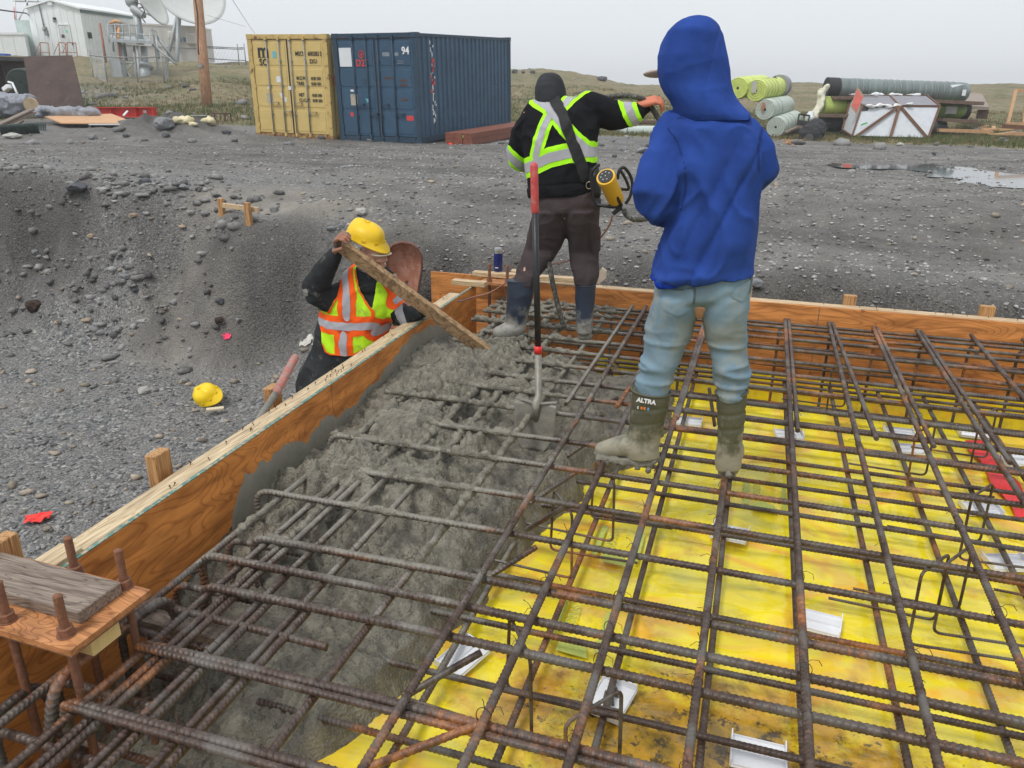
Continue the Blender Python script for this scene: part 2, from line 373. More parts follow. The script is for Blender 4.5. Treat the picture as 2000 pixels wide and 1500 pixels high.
# ---------------------------------------------------------------- loose stones
_phi = (1 + 5 ** .5) / 2
ICO = np.array([(-1, _phi, 0), (1, _phi, 0), (-1, -_phi, 0), (1, -_phi, 0), (0, -1, _phi), (0, 1, _phi), (0, -1, -_phi), (0, 1, -_phi), (_phi, 0, -1), (_phi, 0, 1), (-_phi, 0, -1), (-_phi, 0, 1)]) / 1.9
ICF = np.array([(0, 11, 5), (0, 5, 1), (0, 1, 7), (0, 7, 10), (0, 10, 11), (1, 5, 9), (5, 11, 4), (11, 10, 2), (10, 7, 6), (7, 1, 8), (3, 9, 4), (3, 4, 2), (3, 2, 6), (3, 6, 8), (3, 8, 9), (4, 9, 5), (2, 4, 11), (6, 2, 10), (8, 6, 7), (9, 8, 1)])
def pebbles(name, N, fa0, r0, r1, s0, s1, dens, m, seed, aspread=.72, pw=3.2):
    rng = np.random.default_rng(seed); fa = math.atan2(.9535, -.3015)
    a = fa - rng.uniform(-aspread, aspread, N); r = r0 * (r1 / r0) ** rng.uniform(0, 1, N)
    x = r * np.cos(a); y = r * np.sin(a); k = rng.uniform(0, 1, N) < dens(x, y)
    x, y, r = x[k], y[k], r[k]; n = len(x); s = s0 + (s1 - s0) * rng.uniform(0, 1, n) ** pw
    z = terrain(x, y)
    V = ICO[None] * rng.uniform(.52, 1.25, (n, 12, 1)) * (np.c_[rng.uniform(.8, 1.4, n), rng.uniform(.6, 1., n), rng.uniform(.35, .7, n)] * s[:, None])[:, None, :]
    t = rng.uniform(0, 2 * math.pi, n); c, q = np.cos(t), np.sin(t)
    V2 = np.stack([V[:, :, 0] * c[:, None] - V[:, :, 1] * q[:, None], V[:, :, 0] * q[:, None] + V[:, :, 1] * c[:, None], V[:, :, 2]], -1)
    V2 += np.stack([x, y, z + s * .18], -1)[:, None, :]
    F = (ICF[None] + (np.arange(n) * 12)[:, None, None]).reshape(-1, 3)
    return kind(me_obj(name, grid_mesh(name, V2.reshape(-1, 3), F), m, None, False), 'stuff')
STONE = mat('stone_grey', (.18, .178, .174), .75, 0, .35, 30, .25, 120, island=1.1)
STONE2 = mat('stone_tan', (.27, .23, .18), .8, 0, .3, 25, .25, 120, island=.8)
def pit_d(x, y):
    wx = wallx(y); out = ~((x > wx - .12) & (y < 6.0))
    d = -.3015 * x + .9535 * y
    c = cover(x, y)
    emb = np.exp(-((y - np.interp(x, [-12, -5, -3], [7.4, 6.5, 6.4])) / 1.2) ** 2) * sst(-4.6, -6.2, x)
    base = np.where(y < 6.6, .62, .14) * (1 - c[:, 1] * .8) * (1 - c[:, 0]) + emb * .85
    return np.where(out, base, 0)
pebbles('gravel', 62000, 0, 3.3, 24, .005, .024, pit_d, STONE, 3)
pebbles('gravel', 26000, 0, 5.5, 22, .006, .030, lambda x, y: (cover(x, y)[:, 2] > .3) * .9 * ((y > 6.2) | (x < -2.2)), mat('stone_chip', (.24, .235, .225), .8, 0, .4, 30, 0, island=1.5), 14, pw=2.6)
pebbles('gravel', 5200, 0, 3.5, 24, .01, .055, lambda x, y: pit_d(x, y) * .7, STONE2, 4)
pebbles('rubble', 5200, 0, 5.5, 26, .02, .085, lambda x, y: np.clip(pit_d(x, y) - .62, 0, 1) * 1.4 + .04 * (y > 7), STONE, 6, pw=4)
pebbles('rubble', 9000, 0, 6.5, 13, .02, .085, lambda x, y: sst(-4.4, -5.6, x) * np.exp(-((y - np.interp(x, [-12, -5], [7.2, 6.6])) / .75) ** 2) * .9, mat('bank_stone', (.17, .165, .16), .85, 0, .35, 20, .3, 90, island=1.3), 21, pw=2.5)
pebbles('rubble', 5000, 0, 20, 75, .05, .3, lambda x, y: .12 + .8 * np.exp(-(((-.3015 * x + .9535 * y) - 33) / 6) ** 2) * ((.9535 * x + .3015 * y) < -16), STONE, 9, pw=5)

# single rocks one can pick out
def rock_mesh(name, seed, sub=3, sq=(1, .8, .6)):
    bm = bmesh.new(); bmesh.ops.create_icosphere(bm, subdivisions=sub, radius=1)
    P = np.array([v.co[:] for v in bm.verts]); n = fbm(P * 1.1, 3, seed) * .28; rng = np.random.default_rng(seed)
    P = P * (1 + n[:, None])
    for _ in range(7):
        q = rng.normal(size=3); q /= np.linalg.norm(q); h = rng.uniform(.62, .9); dd = P @ q - h; P = P - np.clip(dd, 0, 9)[:, None] * q
    P *= np.array(sq)
    for v, p in zip(bm.verts, P): v.co = p
    me = bpy.data.meshes.new(name); bm.to_mesh(me); bm.free(); return me
RK = [rock_mesh('rock', s, 2 + (s % 2), q) for s, q in ((1, (1, .8, .6)), (2, (1, .7, .45)), (5, (.9, .85, .7)), (8, (1, .6, .5)), (11, (1, .75, .35)))]
MR = [mat('rock_dark', (.075, .08, .088), .7, 0, .3, 5, .35, 30), mat('rock_grey', (.2, .205, .21), .8, 0, .3, 5, .35, 30), mat('rock_pale', (.38, .37, .34), .85, 0, .2, 5, .3, 30),
      mat('rock_brown', (.055, .034, .025), .95, 0, .3, 9, 1., 25), mat('rock_tan', (.36, .27, .19), .85, 0, .2, 6, .3, 30)]
ROCKS = [  # photo u, v of the foot, width px, shape, colour, label
    (68, 605, 42, 2, 3, 'dark brown crumbly lump lying alone on the gravel floor at the far left'),
    (323, 250, 46, 0, 1, 'big rounded grey boulder standing by the spoil heap between plywood sheet and containers'),
    (325, 268, 20, 0, 0, 'small dark boulder in front of the big rounded grey boulder'),
    (155, 378, 52, 4, 0, 'flat black slab of rock lying on the brink of the dug bank at left'),
    (284, 362, 32, 0, 0, 'smooth dark boulder on the brink right of the flat black slab'),
    (358, 370, 28, 4, 1, 'flat grey rock on the brink behind the batter board'),
    (536, 414, 22, 2, 1, 'grey cube-like rock on the gravel right of the batter board'),
    (706, 420, 30, 0, 2, 'pale grey rock on the brink right behind the yellow hard hat of the digger'),
    (648, 452, 24, 3, 1, 'grey angular rock on the slope left of the worker in the yellow hard hat'),
    (666, 445, 16, 2, 1, 'small grey rock touching the hard-hat worker\'s glove in view'),
    (432, 605, 22, 2, 0, 'dark rounded stone on the sandy slope below the batter board'),
    (430, 640, 24, 0, 3, 'brown stone below the dark rounded stone on the sandy slope'),
    (467, 640, 14, 2, 1, 'small grey stone right of the brown stone on the sandy slope'),
    (281, 768, 28, 0, 2, 'pale tan stone left of the fallen yellow hard hat'),
    (265, 580, 20, 1, 0, 'dark oval stone at the foot of the stony bank'),
    (246, 548, 26, 3, 1, 'pale grey shard at the foot of the stony bank'),
    (114, 635, 16, 0, 4, 'small pinkish stone between the brown lump and the sandy patch'),
    (170, 632, 18, 3, 4, 'tan oval stone right of the small pinkish stone'),
    (72, 500, 20, 2, 1, 'light grey rock low on the dark dug bank'),
    (180, 470, 18, 0, 4, 'tan rock halfway down the dark dug bank'),
    (358, 452, 20, 4, 4, 'flat tan stone on top of the stony slope left of the batter board'),
    (262, 430, 20, 1, 4, 'pale tan stone on the stony slope under the brink'),
    (1560, 262, 50, 2, 1, 'pale rock holding down the dark felt roll'),
    (1757, 285, 22, 4, 2, 'pale flat rock on the road in front of the white crate'),
    (1634, 262, 18, 4, 1, 'flat grey rock left of the white crate'),
    (1824, 303, 16, 3, 0, 'small black rock on the road behind the puddle'),
    (1958, 330, 14, 4, 0, 'small dark rock at the far rim of the puddle'),
    (1200, 308, 14, 2, 0, 'small black rock on the road beside the black-jacketed worker'),
    (1218, 294, 18, 0, 1, 'grey rock behind the small black rock on the road'),
    (1255, 298, 36, 4, 1, 'flat pale rock half hidden by the blue hooded worker'),
    (1475, 572, 34, 0, 1, 'pale rough rock behind the form beside the blue hooded worker'),
    (1065, 497, 30, 0, 1, 'muddy grey rock seen between the legs of the black-jacketed worker'),
    (1006, 143, 16, 2, 0, 'dark boulder on the skyline right of the blue container'),
    (1022, 143, 11, 0, 0, 'smaller dark boulder on the skyline second from the blue container'),
    (1040, 143, 13, 0, 0, 'third dark boulder on the skyline near the hooded black-jacketed worker'),
    (1175, 158, 26, 1, 0, 'dark rocky knob on the skyline above the outstretched arm'),
    (1320, 300, 22, 3, 1, 'grey rock hidden partly by the blue hoodie'),
    (442, 262, 22, 3, 0, 'dark block of rock left of the yellow container foot'),
    (528, 262, 12, 0, 2, 'small white stone at the foot of the yellow container'),
    (28, 270, 34, 4, 2, 'pale flat rock in front of the half culvert'),
    (182, 272, 20, 0, 1, 'grey rock in front of the spoil heap'),
    (246, 268, 16, 0, 0, 'dark rock in front of the spoil heap right of the grey rock'),
]
for i, (u, v, w, sh, cm, lab) in enumerate(ROCKS):
    p = ong(u, v); dep = (RC.T @ (p - O_))[2]; s = w * dep / F_PX / 2
    me = RK[sh]
    if not me.materials: me.materials.append(MR[1])
    o = link(bpy.data.objects.new('rock', me)); o.location = (p[0], p[1], p[2] + s * .28); o.scale = (s,) * 3; o.rotation_euler = (0, 0, i * 1.7)
    o.material_slots[0].link = 'OBJECT'; o.material_slots[0].material = MR[cm]
    me.polygons.foreach_set('use_smooth', [False] * len(me.polygons)); tag(o, lab, 'rock')

# ---------------------------------------------------------------- puddle
WATER = mat('puddle_water', (.05, .052, .055), .04, 0, .1, 3, 0, spec=.9)
def puddle():
    pts = [(1602, 322), (1640, 319), (1700, 321), (1760, 321), (1830, 321), (1880, 325), (1920, 331), (1965, 338), (2010, 341), (2060, 346), (2060, 372), (2000, 368), (1950, 366), (1900, 360), (1860, 358), (1880, 352), (1860, 347), (1800, 344), (1810, 336), (1750, 330), (1700, 330), (1650, 327)]
    zz = .548
    P = np.array([onz(u, v, zz)[:2] for u, v in pts]); Q = []
    for i in range(len(P)):
        a, b = P[i], P[(i + 1) % len(P)]
        for k in range(6): Q.append(a + (b - a) * k / 6)
    Q = np.array(Q); Q += np.c_[fbm(Q * 2, 3, 71), fbm(Q * 2, 3, 72)] * .12
    bm = bmesh.new(); vs = [bm.verts.new((q[0], q[1], zz)) for q in Q]; f = bm.faces.new(vs); bmesh.ops.triangulate(bm, faces=[f])
    me = bpy.data.meshes.new('puddle'); bm.to_mesh(me); bm.free()
    kind(me_obj('puddle', me, WATER), 'structure'); return zz
PZ = puddle()

# ================================================================ FORMWORK
def ply_mat(name, base, dark, ax, grain=1.):
    m = bpy.data.materials.new(name); m.use_nodes = True; n = m.node_tree; b = n.nodes['Principled BSDF']; L = n.links.new
    co = node(n, 'ShaderNodeTexCoord'); mp = node(n, 'ShaderNodeMapping'); mp.inputs['Scale'].default_value = ax; L(co.outputs['Object'], mp.inputs[0])
    a = node(n, 'ShaderNodeTexNoise'); a.inputs['Scale'].default_value = 1.6; a.inputs['Detail'].default_value = 2.5; a.inputs['Distortion'].default_value = .6; L(mp.outputs[0], a.inputs['Vector'])
    k = node(n, 'ShaderNodeMath', operation='MULTIPLY'); k.inputs[1].default_value = 240 * grain; L(a.outputs['Fac'], k.inputs[0])
    s = node(n, 'ShaderNodeMath', operation='SINE'); L(k.outputs[0], s.inputs[0])
    r = node(n, 'ShaderNodeValToRGB'); L(s.outputs[0], r.inputs[0]); e = r.color_ramp.elements
    e[0].position = 0; e[0].color = c4(base); e[1].position = 1; e[1].color = c4(dark); x = e.new(.55); x.color = c4(base)
    f = node(n, 'ShaderNodeTexNoise'); f.inputs['Scale'].default_value = 9; f.inputs['Detail'].default_value = 8; L(mp.outputs[0], f.inputs['Vector'])
    r2 = node(n, 'ShaderNodeValToRGB'); L(f.outputs['Fac'], r2.inputs[0]); r2.color_ramp.elements[0].position = .3; r2.color_ramp.elements[0].color = (.36, .31, .27, 1); r2.color_ramp.elements[1].position = .62; r2.color_ramp.elements[1].color = (1.0, 1, 1, 1)
    mm = node(n, 'ShaderNodeMixRGB', blend_type='MULTIPLY'); mm.inputs[0].default_value = .8; L(r.outputs[0], mm.inputs[1]); L(r2.outputs[0], mm.inputs[2])
    kn = node(n, 'ShaderNodeTexVoronoi'); kn.inputs['Scale'].default_value = 2.6; L(co.outputs['Object'], kn.inputs['Vector'])
    r3 = node(n, 'ShaderNodeValToRGB'); L(kn.outputs['Distance'], r3.inputs[0]); r3.color_ramp.elements[0].position = .02; r3.color_ramp.elements[0].color = (.3, .2, .15, 1); r3.color_ramp.elements[1].position = .06; r3.color_ramp.elements[1].color = (1, 1, 1, 1)
    m2 = node(n, 'ShaderNodeMixRGB', blend_type='MULTIPLY'); m2.inputs[0].default_value = .7; L(mm.outputs[0], m2.inputs[1]); L(r3.outputs[0], m2.inputs[2])
    L(m2.outputs[0], b.inputs['Base Color']); b.inputs['Roughness'].default_value = .55; b.inputs['Specular IOR Level'].default_value = .3
    bp = node(n, 'ShaderNodeBump'); bp.inputs['Strength'].default_value = .15; bp.inputs['Distance'].default_value = .003; L(f.outputs['Fac'], bp.inputs['Height']); L(bp.outputs[0], b.inputs['Normal'])
    return m
PLY_Y = ply_mat('form_ply_left', (.74, .285, .065), (.56, .19, .042), (2, .5, 2.2))
PLY_X = ply_mat('form_ply_back', (.68, .28, .08), (.48, .18, .05), (.4, 2, 2.5))
LUM_Y = ply_mat('lumber_left', (.66, .53, .34), (.5, .35, .19), (14, .7, 14), .35)
LUM_X = ply_mat('lumber_back', (.66, .5, .31), (.48, .32, .16), (.7, 14, 14), .35)
LUM_Z = ply_mat('lumber_stake', (.55, .31, .13), (.36, .18, .07), (14, 14, .8), .35)
LUM_OLD = ply_mat('lumber_weathered', (.28, .225, .18), (.13, .1, .085), (.8, 12, 12), .5)
BLOCK = mat('block_wood', (.66, .48, .2), .7, 0, .12, 12, .2, 60, stretch=(3, 3, .6))
TEAL = mat('teal_edge', (.10, .21, .18), .7, 0, .3, 20, .2, 60, col2=(.42, .36, .25), th=.52)
PASTE = mat('cement_paste', (.25, .237, .19), .5, 0, .12, 14, .3, 45, spec=.5, bdist=.004)
CONC = mat('wet_concrete', (.225, .208, .162), .36, 0, .25, 10, 1., 110, col2=(.15, .138, .108), th=.5, spec=.45, bdist=.012)
NAIL = mat('nail_rust', (.1, .045, .025), .8, .3)

wl = thing('formwork_wall', 'long orange plywood form wall with pale top board, smeared with grey cement, left of the pour', 'form wall', (-2.0, 3.0, -.9))
ux = np.array([-.032, 1., 0]); ux /= np.linalg.norm(ux); un = np.array([-ux[1], ux[0], 0]) * 1.   # un points outwards (to -x)
def lp(y, z, off=0.): return np.array([wallx(y), y, z]) + un * off
for y0, y1 in ((-.9, .79), (.797, 3.238), (3.243, 5.62)):
    a, b = lp(y0, -.38), lp(y1, -.38); MB().box((a + b) / 2 + un * .009, (.018, np.linalg.norm(b - a), .94), np.array([un, ux, [0, 0, 1]])).build('plywood_panel', PLY_Y, wl, bevel=.001)
a, b = lp(-.9, .092), lp(5.62, .092); MB().box((a + b) / 2 + un * .009 + np.array([0, 0, .0015]), (.0165, np.linalg.norm(b - a), .003), np.array([un, ux, [0, 0, 1]])).build('painted_edge', TEAL, wl)
for y0, y1 in ((1.62, 3.6), (3.604, 5.3)):
    a, b = lp(y0, .074), lp(y1, .074); MB().box((a + b) / 2 + un * .0645, (.089, np.linalg.norm(b - a), .038), np.array([un, ux, [0, 0, 1]])).build('top_board', LUM_Y, wl, bevel=.003)
a, b = lp(.3, .072), lp(1.612, .078); MB().box((a + b) / 2 + un * .062 + np.array([0, 0, .016]), (.089, np.linalg.norm(b - a), .038), np.array([un, ux, [0, 0, 1]])).build('top_board', LUM_Y, wl, bevel=.003)
for z in (-.35, -.75):
    a, b = lp(-.9, z), lp(5.3, z); MB().box((a + b) / 2 + un * .04, (.038, np.linalg.norm(b - a), .089), np.array([un, ux, [0, 0, 1]])).build('waler', LUM_Y, wl)
rng = np.random.default_rng(2)
for (u, v, wpx) in ((370, 828, 26), (583, 722, 22), (12, 1048, 60)):          # stakes outside
    yy = {370: 2.2, 583: 3.02, 12: 1.47}[u]; p = lp(yy, 0, .205 if u != 12 else .19); zt = {370: .155, 583: .14, 12: .19}[u]
    k = MB(); zz = (-1.25 + zt) / 2; k.box((p[0], p[1], zz), (.05, .089 if u != 12 else .11, zt + 1.25), np.array([un, ux, [0, 0, 1]])); k.build('stake', LUM_Z, wl, bevel=.003)
    MB().beam(lp(yy + .07, -.1, .15), lp(yy + .07, -1.0, .75), .038, .089).build('brace', LUM_Z, wl)
nm = MB(); nm.cyl((0, 0, -.02), (0, 0, .012), .0016, 6); nm.cyl((0, 0, .012), (0, 0, .014), .0042, 8); nail = nm.build('nail', NAIL, wl); nme = nail.data
nail.location = tuple(lp(2.6, .093, .05) - np.array(wl.location)); nail.matrix_parent_inverse = Matrix.Identity(4)
for i in range(34):
    y = rng.uniform(1.7, 5.2) if i < 16 else rng.normal(3.42, .12) if i < 28 else rng.uniform(2.2, 3.2)
    q = link(bpy.data.objects.new('nail', nme)); q.parent = wl; q.location = tuple(lp(y, .093, rng.uniform(.03, .1)) - np.array(wl.location)); q.rotation_euler = (rng.uniform(-.5, .5), rng.uniform(-.5, .5), 0)
# cement smear on the inner face
_pb = [(2.2, -.8), (2.26, -.36), (2.317, -.24), (2.348, -.138), (2.42, -.065), (2.464, -.032), (2.5, -.045), (2.588, -.034), (2.66, -.03), (2.707, -.045), (2.8, -.05), (2.9, -.06), (2.943, -.104), (2.967, -.1), (3.012, -.072), (3.05, -.06), (3.091, -.055), (3.18, -.06), (3.25, -.074), (3.36, -.095), (3.48, -.104), (3.6, -.085), (3.747, -.065), (3.9, -.03), (4.045, -.001), (4.2, .04), (4.326, .06), (4.42, .05), (4.5, .035), (4.7, .02), (4.85, .01), (4.95, -.05), (5.05, -.1), (5.157, -.13), (5.3, -.16), (5.4, -.25), (5.45, -.7)]
V, Fc = [], []; yy = np.arange(2.2, 5.45, .012); zt = np.interp(yy, [p[0] for p in _pb], [p[1] for p in _pb]) + fbm(np.c_[yy * 14, yy * 0], 4, 91) * .018 + fbm(np.c_[yy * 50, yy * 0], 3, 93) * .014
K = 24
for i, y in enumerate(yy):
    for k in range(K + 1):
        t = k / K; V.append(lp(y, zt[i] * (1 - t) + -.85 * t, -(.0025 + .0015 * math.sin(k * 5 + i * .7) ** 2) if 0 < k else .001))
for i in range(len(yy) - 1):
    for k in range(K): a = i * (K + 1) + k; Fc.append((a, a + 1, a + K + 2, a + K + 1))
mesh_obj('cement_smear', V, Fc, PASTE, wl, True)

bw = thing('formwork_wall', 'orange plywood form wall with pale top board and short stakes across the back of the slab', 'form wall', (1, 5.87, -.9))
YB = 5.85
for x0, x1 in ((-2.6, -1.93), (-1.926, .51), (.515, 2.95), (2.955, 5.4)):
    MB().box(((x0 + x1) / 2, YB + .009 + (.035 if x0 < -2.5 else 0), -.38 + (.02 if x0 < -2.5 else 0)), (x1 - x0, .018, .93)).build('plywood_panel', PLY_X, bw, bevel=.001)
for x0, x1 in ((-1.75, .9), (.904, 3.4), (3.404, 5.4)):
    MB().box(((x0 + x1) / 2, YB + .0185 + .0445, .072), (x1 - x0, .089, .038)).build('top_board', LUM_X, bw, bevel=.003)
for x, w in ((-.66, .1), (-.02, .09), (.72, .09), (1.62, .095), (2.6, .09), (3.5, .09)):
    MB().box((x, YB + .14, -.4), (w, .05, 1.12)).build('stake', LUM_Z, bw, bevel=.003)
    MB().beam((x + .07, YB + .15, -.05), (x + .07, YB + .62, -.42), .038, .089).build('brace', LUM_Z, bw)
MB().box((1, YB + .04, -.5), (8.8, .038, .089)).build('waler', LUM_X, bw)
for i in range(22):
    q = link(bpy.data.objects.new('nail', nme)); q.parent = bw; q.location = (rng.uniform(-1.6, 3) - 1, YB + .06 - 5.87, .091 + .9); q.rotation_euler = (rng.uniform(-.4, .4), rng.uniform(-.4, .4), 0)

# ================================================================ YELLOW MEMBRANE
def yellow_mat():
    m = bpy.data.materials.new('yellow_membrane'); m.use_nodes = True; n = m.node_tree; b = n.nodes['Principled BSDF']; L = n.links.new
    co = node(n, 'ShaderNodeTexCoord'); P = co.outputs['Object']
    def mapd(sc):
        q = node(n, 'ShaderNodeMapping'); q.inputs['Scale'].default_value = sc; L(P, q.inputs[0]); return q.outputs[0]
    def noise(s, d=4, r=.6, vec=P, dist=0):
        q = node(n, 'ShaderNodeTexNoise'); q.inputs['Scale'].default_value = s; q.inputs['Detail'].default_value = d; q.inputs['Roughness'].default_value = r; q.inputs['Distortion'].default_value = dist; L(vec, q.inputs['Vector']); return q.outputs['Fac']
    def ramp(f, *st):
        q = node(n, 'ShaderNodeValToRGB'); L(f, q.inputs[0]); e = q.color_ramp.elements
        while len(e) < len(st): e.new(.5)
        for el, (p, c) in zip(e, st): el.position = p; el.color = c4(c) if hasattr(c, '__len__') else (c, c, c, 1)
        return q.outputs[0]
    def mixc(f, a, c, mode='MIX'):
        q = node(n, 'ShaderNodeMixRGB', blend_type=mode)
        if isinstance(f, (int, float)): q.inputs[0].default_value = f
        else: L(f, q.inputs[0])
        for k, s in ((1, a), (2, c)):
            if isinstance(s, tuple): q.inputs[k].default_value = c4(s)
            else: L(s, q.inputs[k])
        return q.outputs[0]
    A = mapd((1, 1.7, 1))
    col = ramp(noise(1.5, 2, .5, A, 1.6), (.28, (.84, .66, .05)), (.36, (.76, .68, .08)), (.42, (.93, .76, .03)), (.58, (.94, .76, .02)), (.66, (.90, .50, .05)), (.78, (.74, .50, .07)))
    col = mixc(ramp(noise(2.0, 2, .5, A, 2.4), (.50, 0.), (.56, .4)), col, (.70, .64, .12))
    col = mixc(ramp(noise(1.7, 2, .5, mapd((1.3, .8, 1)), 2.), (.56, 0.), (.66, .55)), col, (.80, .44, .08))
    # rust-water stain where a bar rusted on the film: placed at the near middle of the floor
    sx = node(n, 'ShaderNodeSeparateXYZ'); L(P, sx.inputs[0])
    def gauss(cx, cy, rx, ry):
        q = []
        for o, c, r in ((sx.outputs[0], cx, rx), (sx.outputs[1], cy, ry)):
            a = node(n, 'ShaderNodeMath', operation='SUBTRACT'); L(o, a.inputs[0]); a.inputs[1].default_value = c
            k = node(n, 'ShaderNodeMath', operation='DIVIDE'); L(a.outputs[0], k.inputs[0]); k.inputs[1].default_value = r
            p = node(n, 'ShaderNodeMath', operation='POWER'); L(k.outputs[0], p.inputs[0]); p.inputs[1].default_value = 2; q.append(p.outputs[0])
        s = node(n, 'ShaderNodeMath', operation='ADD'); L(q[0], s.inputs[0]); L(q[1], s.inputs[1])
        t = node(n, 'ShaderNodeMath', operation='MULTIPLY_ADD'); L(s.outputs[0], t.inputs[0]); t.inputs[1].default_value = -.5; t.inputs[2].default_value = .5
        c = node(n, 'ShaderNodeMath', operation='MAXIMUM'); L(t.outputs[0], c.inputs[0]); c.inputs[1].default_value = -1; return c.outputs[0]
    g1 = gauss(.1, 1.95, 1.1, .52)
    st = node(n, 'ShaderNodeMath', operation='ADD'); L(g1, st.inputs[0]); L(noise(7, 9, .72), st.inputs[1])
    col = mixc(ramp(st.outputs[0], (.66, 0.), (.9, .85)), col, mixc(ramp(noise(9, 8, .7), (.42, 0.), (.6, 1.)), (.55, .27, .03), (.16, .07, .02)))
    st2 = node(n, 'ShaderNodeMath', operation='MULTIPLY_ADD'); L(g1, st2.inputs[0]); st2.inputs[1].default_value = .35; L(noise(16, 9, .75), st2.inputs[2])
    col = mixc(ramp(st2.outputs[0], (.69, 0.), (.74, .9)), col, (.06, .05, .035))
    col = mixc(ramp(noise(4.2, 9, .7), (.54, 0.), (.70, .65)), col, (.42, .24, .06))
    L(col, b.inputs['Base Color']); b.inputs['Roughness'].default_value = .14; b.inputs['Specular IOR Level'].default_value = .5
    bp = node(n, 'ShaderNodeBump'); bp.inputs['Strength'].default_value = .5; bp.inputs['Distance'].default_value = .02; L(noise(2.5, 3, .5, A, 1.2), bp.inputs['Height']); L(bp.outputs[0], b.inputs['Normal'])
    return m
YEL = yellow_mat(); FZ = -.45
def membrane():
    xs = np.arange(-1.12, 5.0, .03); ys = np.r_[np.arange(-.6, 5.16, .03)]
    # floor, fold down at the back, up the form
    prof = [(y, FZ) for y in ys] + [(5.2, FZ - .02), (5.24, FZ - .1), (5.26, FZ - .25), (5.3, FZ - .37), (5.5, FZ - .4), (5.75, FZ - .4), (5.82, FZ - .37), (5.84, FZ - .2), (5.843, FZ - .02), (5.842, FZ + .0)]
    V = []; m = len(prof)
    for x in xs:
        P = np.array([(x, y) for y, z in prof])
        w = fbm(P * np.array([1.4, 3.4]), 3, 101) * .012; w2 = (1 - np.abs(vn(P * np.array([2.2, 5]) + fbm(P * 1.5, 2, 103)[:, None], 102))) ** 6 * .014
        for k, (y, z) in enumerate(prof):
            fl = z >= FZ - .001 and y < 5.17
            zz = z + (w[k] + w2[k] if fl else w[k] * .6)
            if k == m - 1: zz = z + .02 * math.sin(x * 1.1) - .035 * (x - .2) * .5
            V.append((x, y + (0 if fl else w[k] * .4 * (y < 5.8)), zz))
    Fc = [(i * m + k, (i + 1) * m + k, (i + 1) * m + k + 1, i * m + k + 1) for i in range(len(xs) - 1) for k in range(m - 1)]
    o = mesh_obj('vapour_membrane', V, Fc, YEL, None, True); tag(o, 'wrinkled yellow plastic film on the floor of the form under the steel mats', 'plastic sheet')
    # left skirt falling into the trench
    V = []; zs = [FZ, FZ - .03, FZ - .15, FZ - .3, FZ - .42]
    for y in np.arange(-.6, 5.2, .05):
        for k, z in enumerate(zs): V.append((-1.12 - (.0, .03, .05, .08, .12)[k], y, z + .01 * math.sin(y * 3)))
    Fc = [(i * 5 + k, i * 5 + k + 1, i * 5 + k + 6, i * 5 + k + 5) for i in range(len(np.arange(-.6, 5.2, .05)) - 1) for k in range(4)]
    mesh_obj('film_skirt', V, Fc, YEL, o, True)
    PR = mat('film_print', (.50, .56, .12), .35, 0, .15, 20, 0)
    z = FZ + .022
    for (x, y) in ((-.48, 2.42), (-.44, 3.05), (.2, 3.75)):
        MB().box((x - .085, y, z), (.025, .26, .0012)).build('print_bar', PR, o); MB().box((x + .10, y - .01, z), (.022, .25, .0012)).build('print_bar', PR, o)
        text_part('print_lettering', 'STEGO\nWRAP', (x - .055, y + .12, z), (0, -1, 0), (1, 0, 0), .055, PR, o)
        k = MB(); pts = [(x - .05 + .013 * i, y - .11 + .03 * math.sin(i * .42) + .008 * math.sin(i * 1.9)) for i in range(9)]
        k.poly([(a, b, z) for a, b in pts] + [(x + .07, y - .18, z), (x - .05, y - .17, z)], (0, 0, .0012)); k.build('print_emblem', PR, o)
    RED = mat('red_tape', (.72, .035, .04), .4, 0, .15, 10, .2, 30)
    V = []; a = onz(1905, 860, FZ + .03); b = onz(2010, 1010, FZ + .03); Fc = []
    for i in range(14):
        c = a + (b - a) * i / 13; w = np.array([.06, .02, 0]) * (1 + .2 * math.sin(i)); zq = .004 * math.sin(i * 2.2)
        V += [tuple(c - w + [0, 0, zq]), tuple(c + w + [0, 0, -zq])]
    for i in range(13): Fc.append((2 * i, 2 * i + 1, 2 * i + 3, 2 * i + 2))
    t = mesh_obj('repair_tape', V, Fc, RED, o); so_ = t.modifiers.new('t', 'SOLIDIFY'); so_.thickness = .001
membrane()

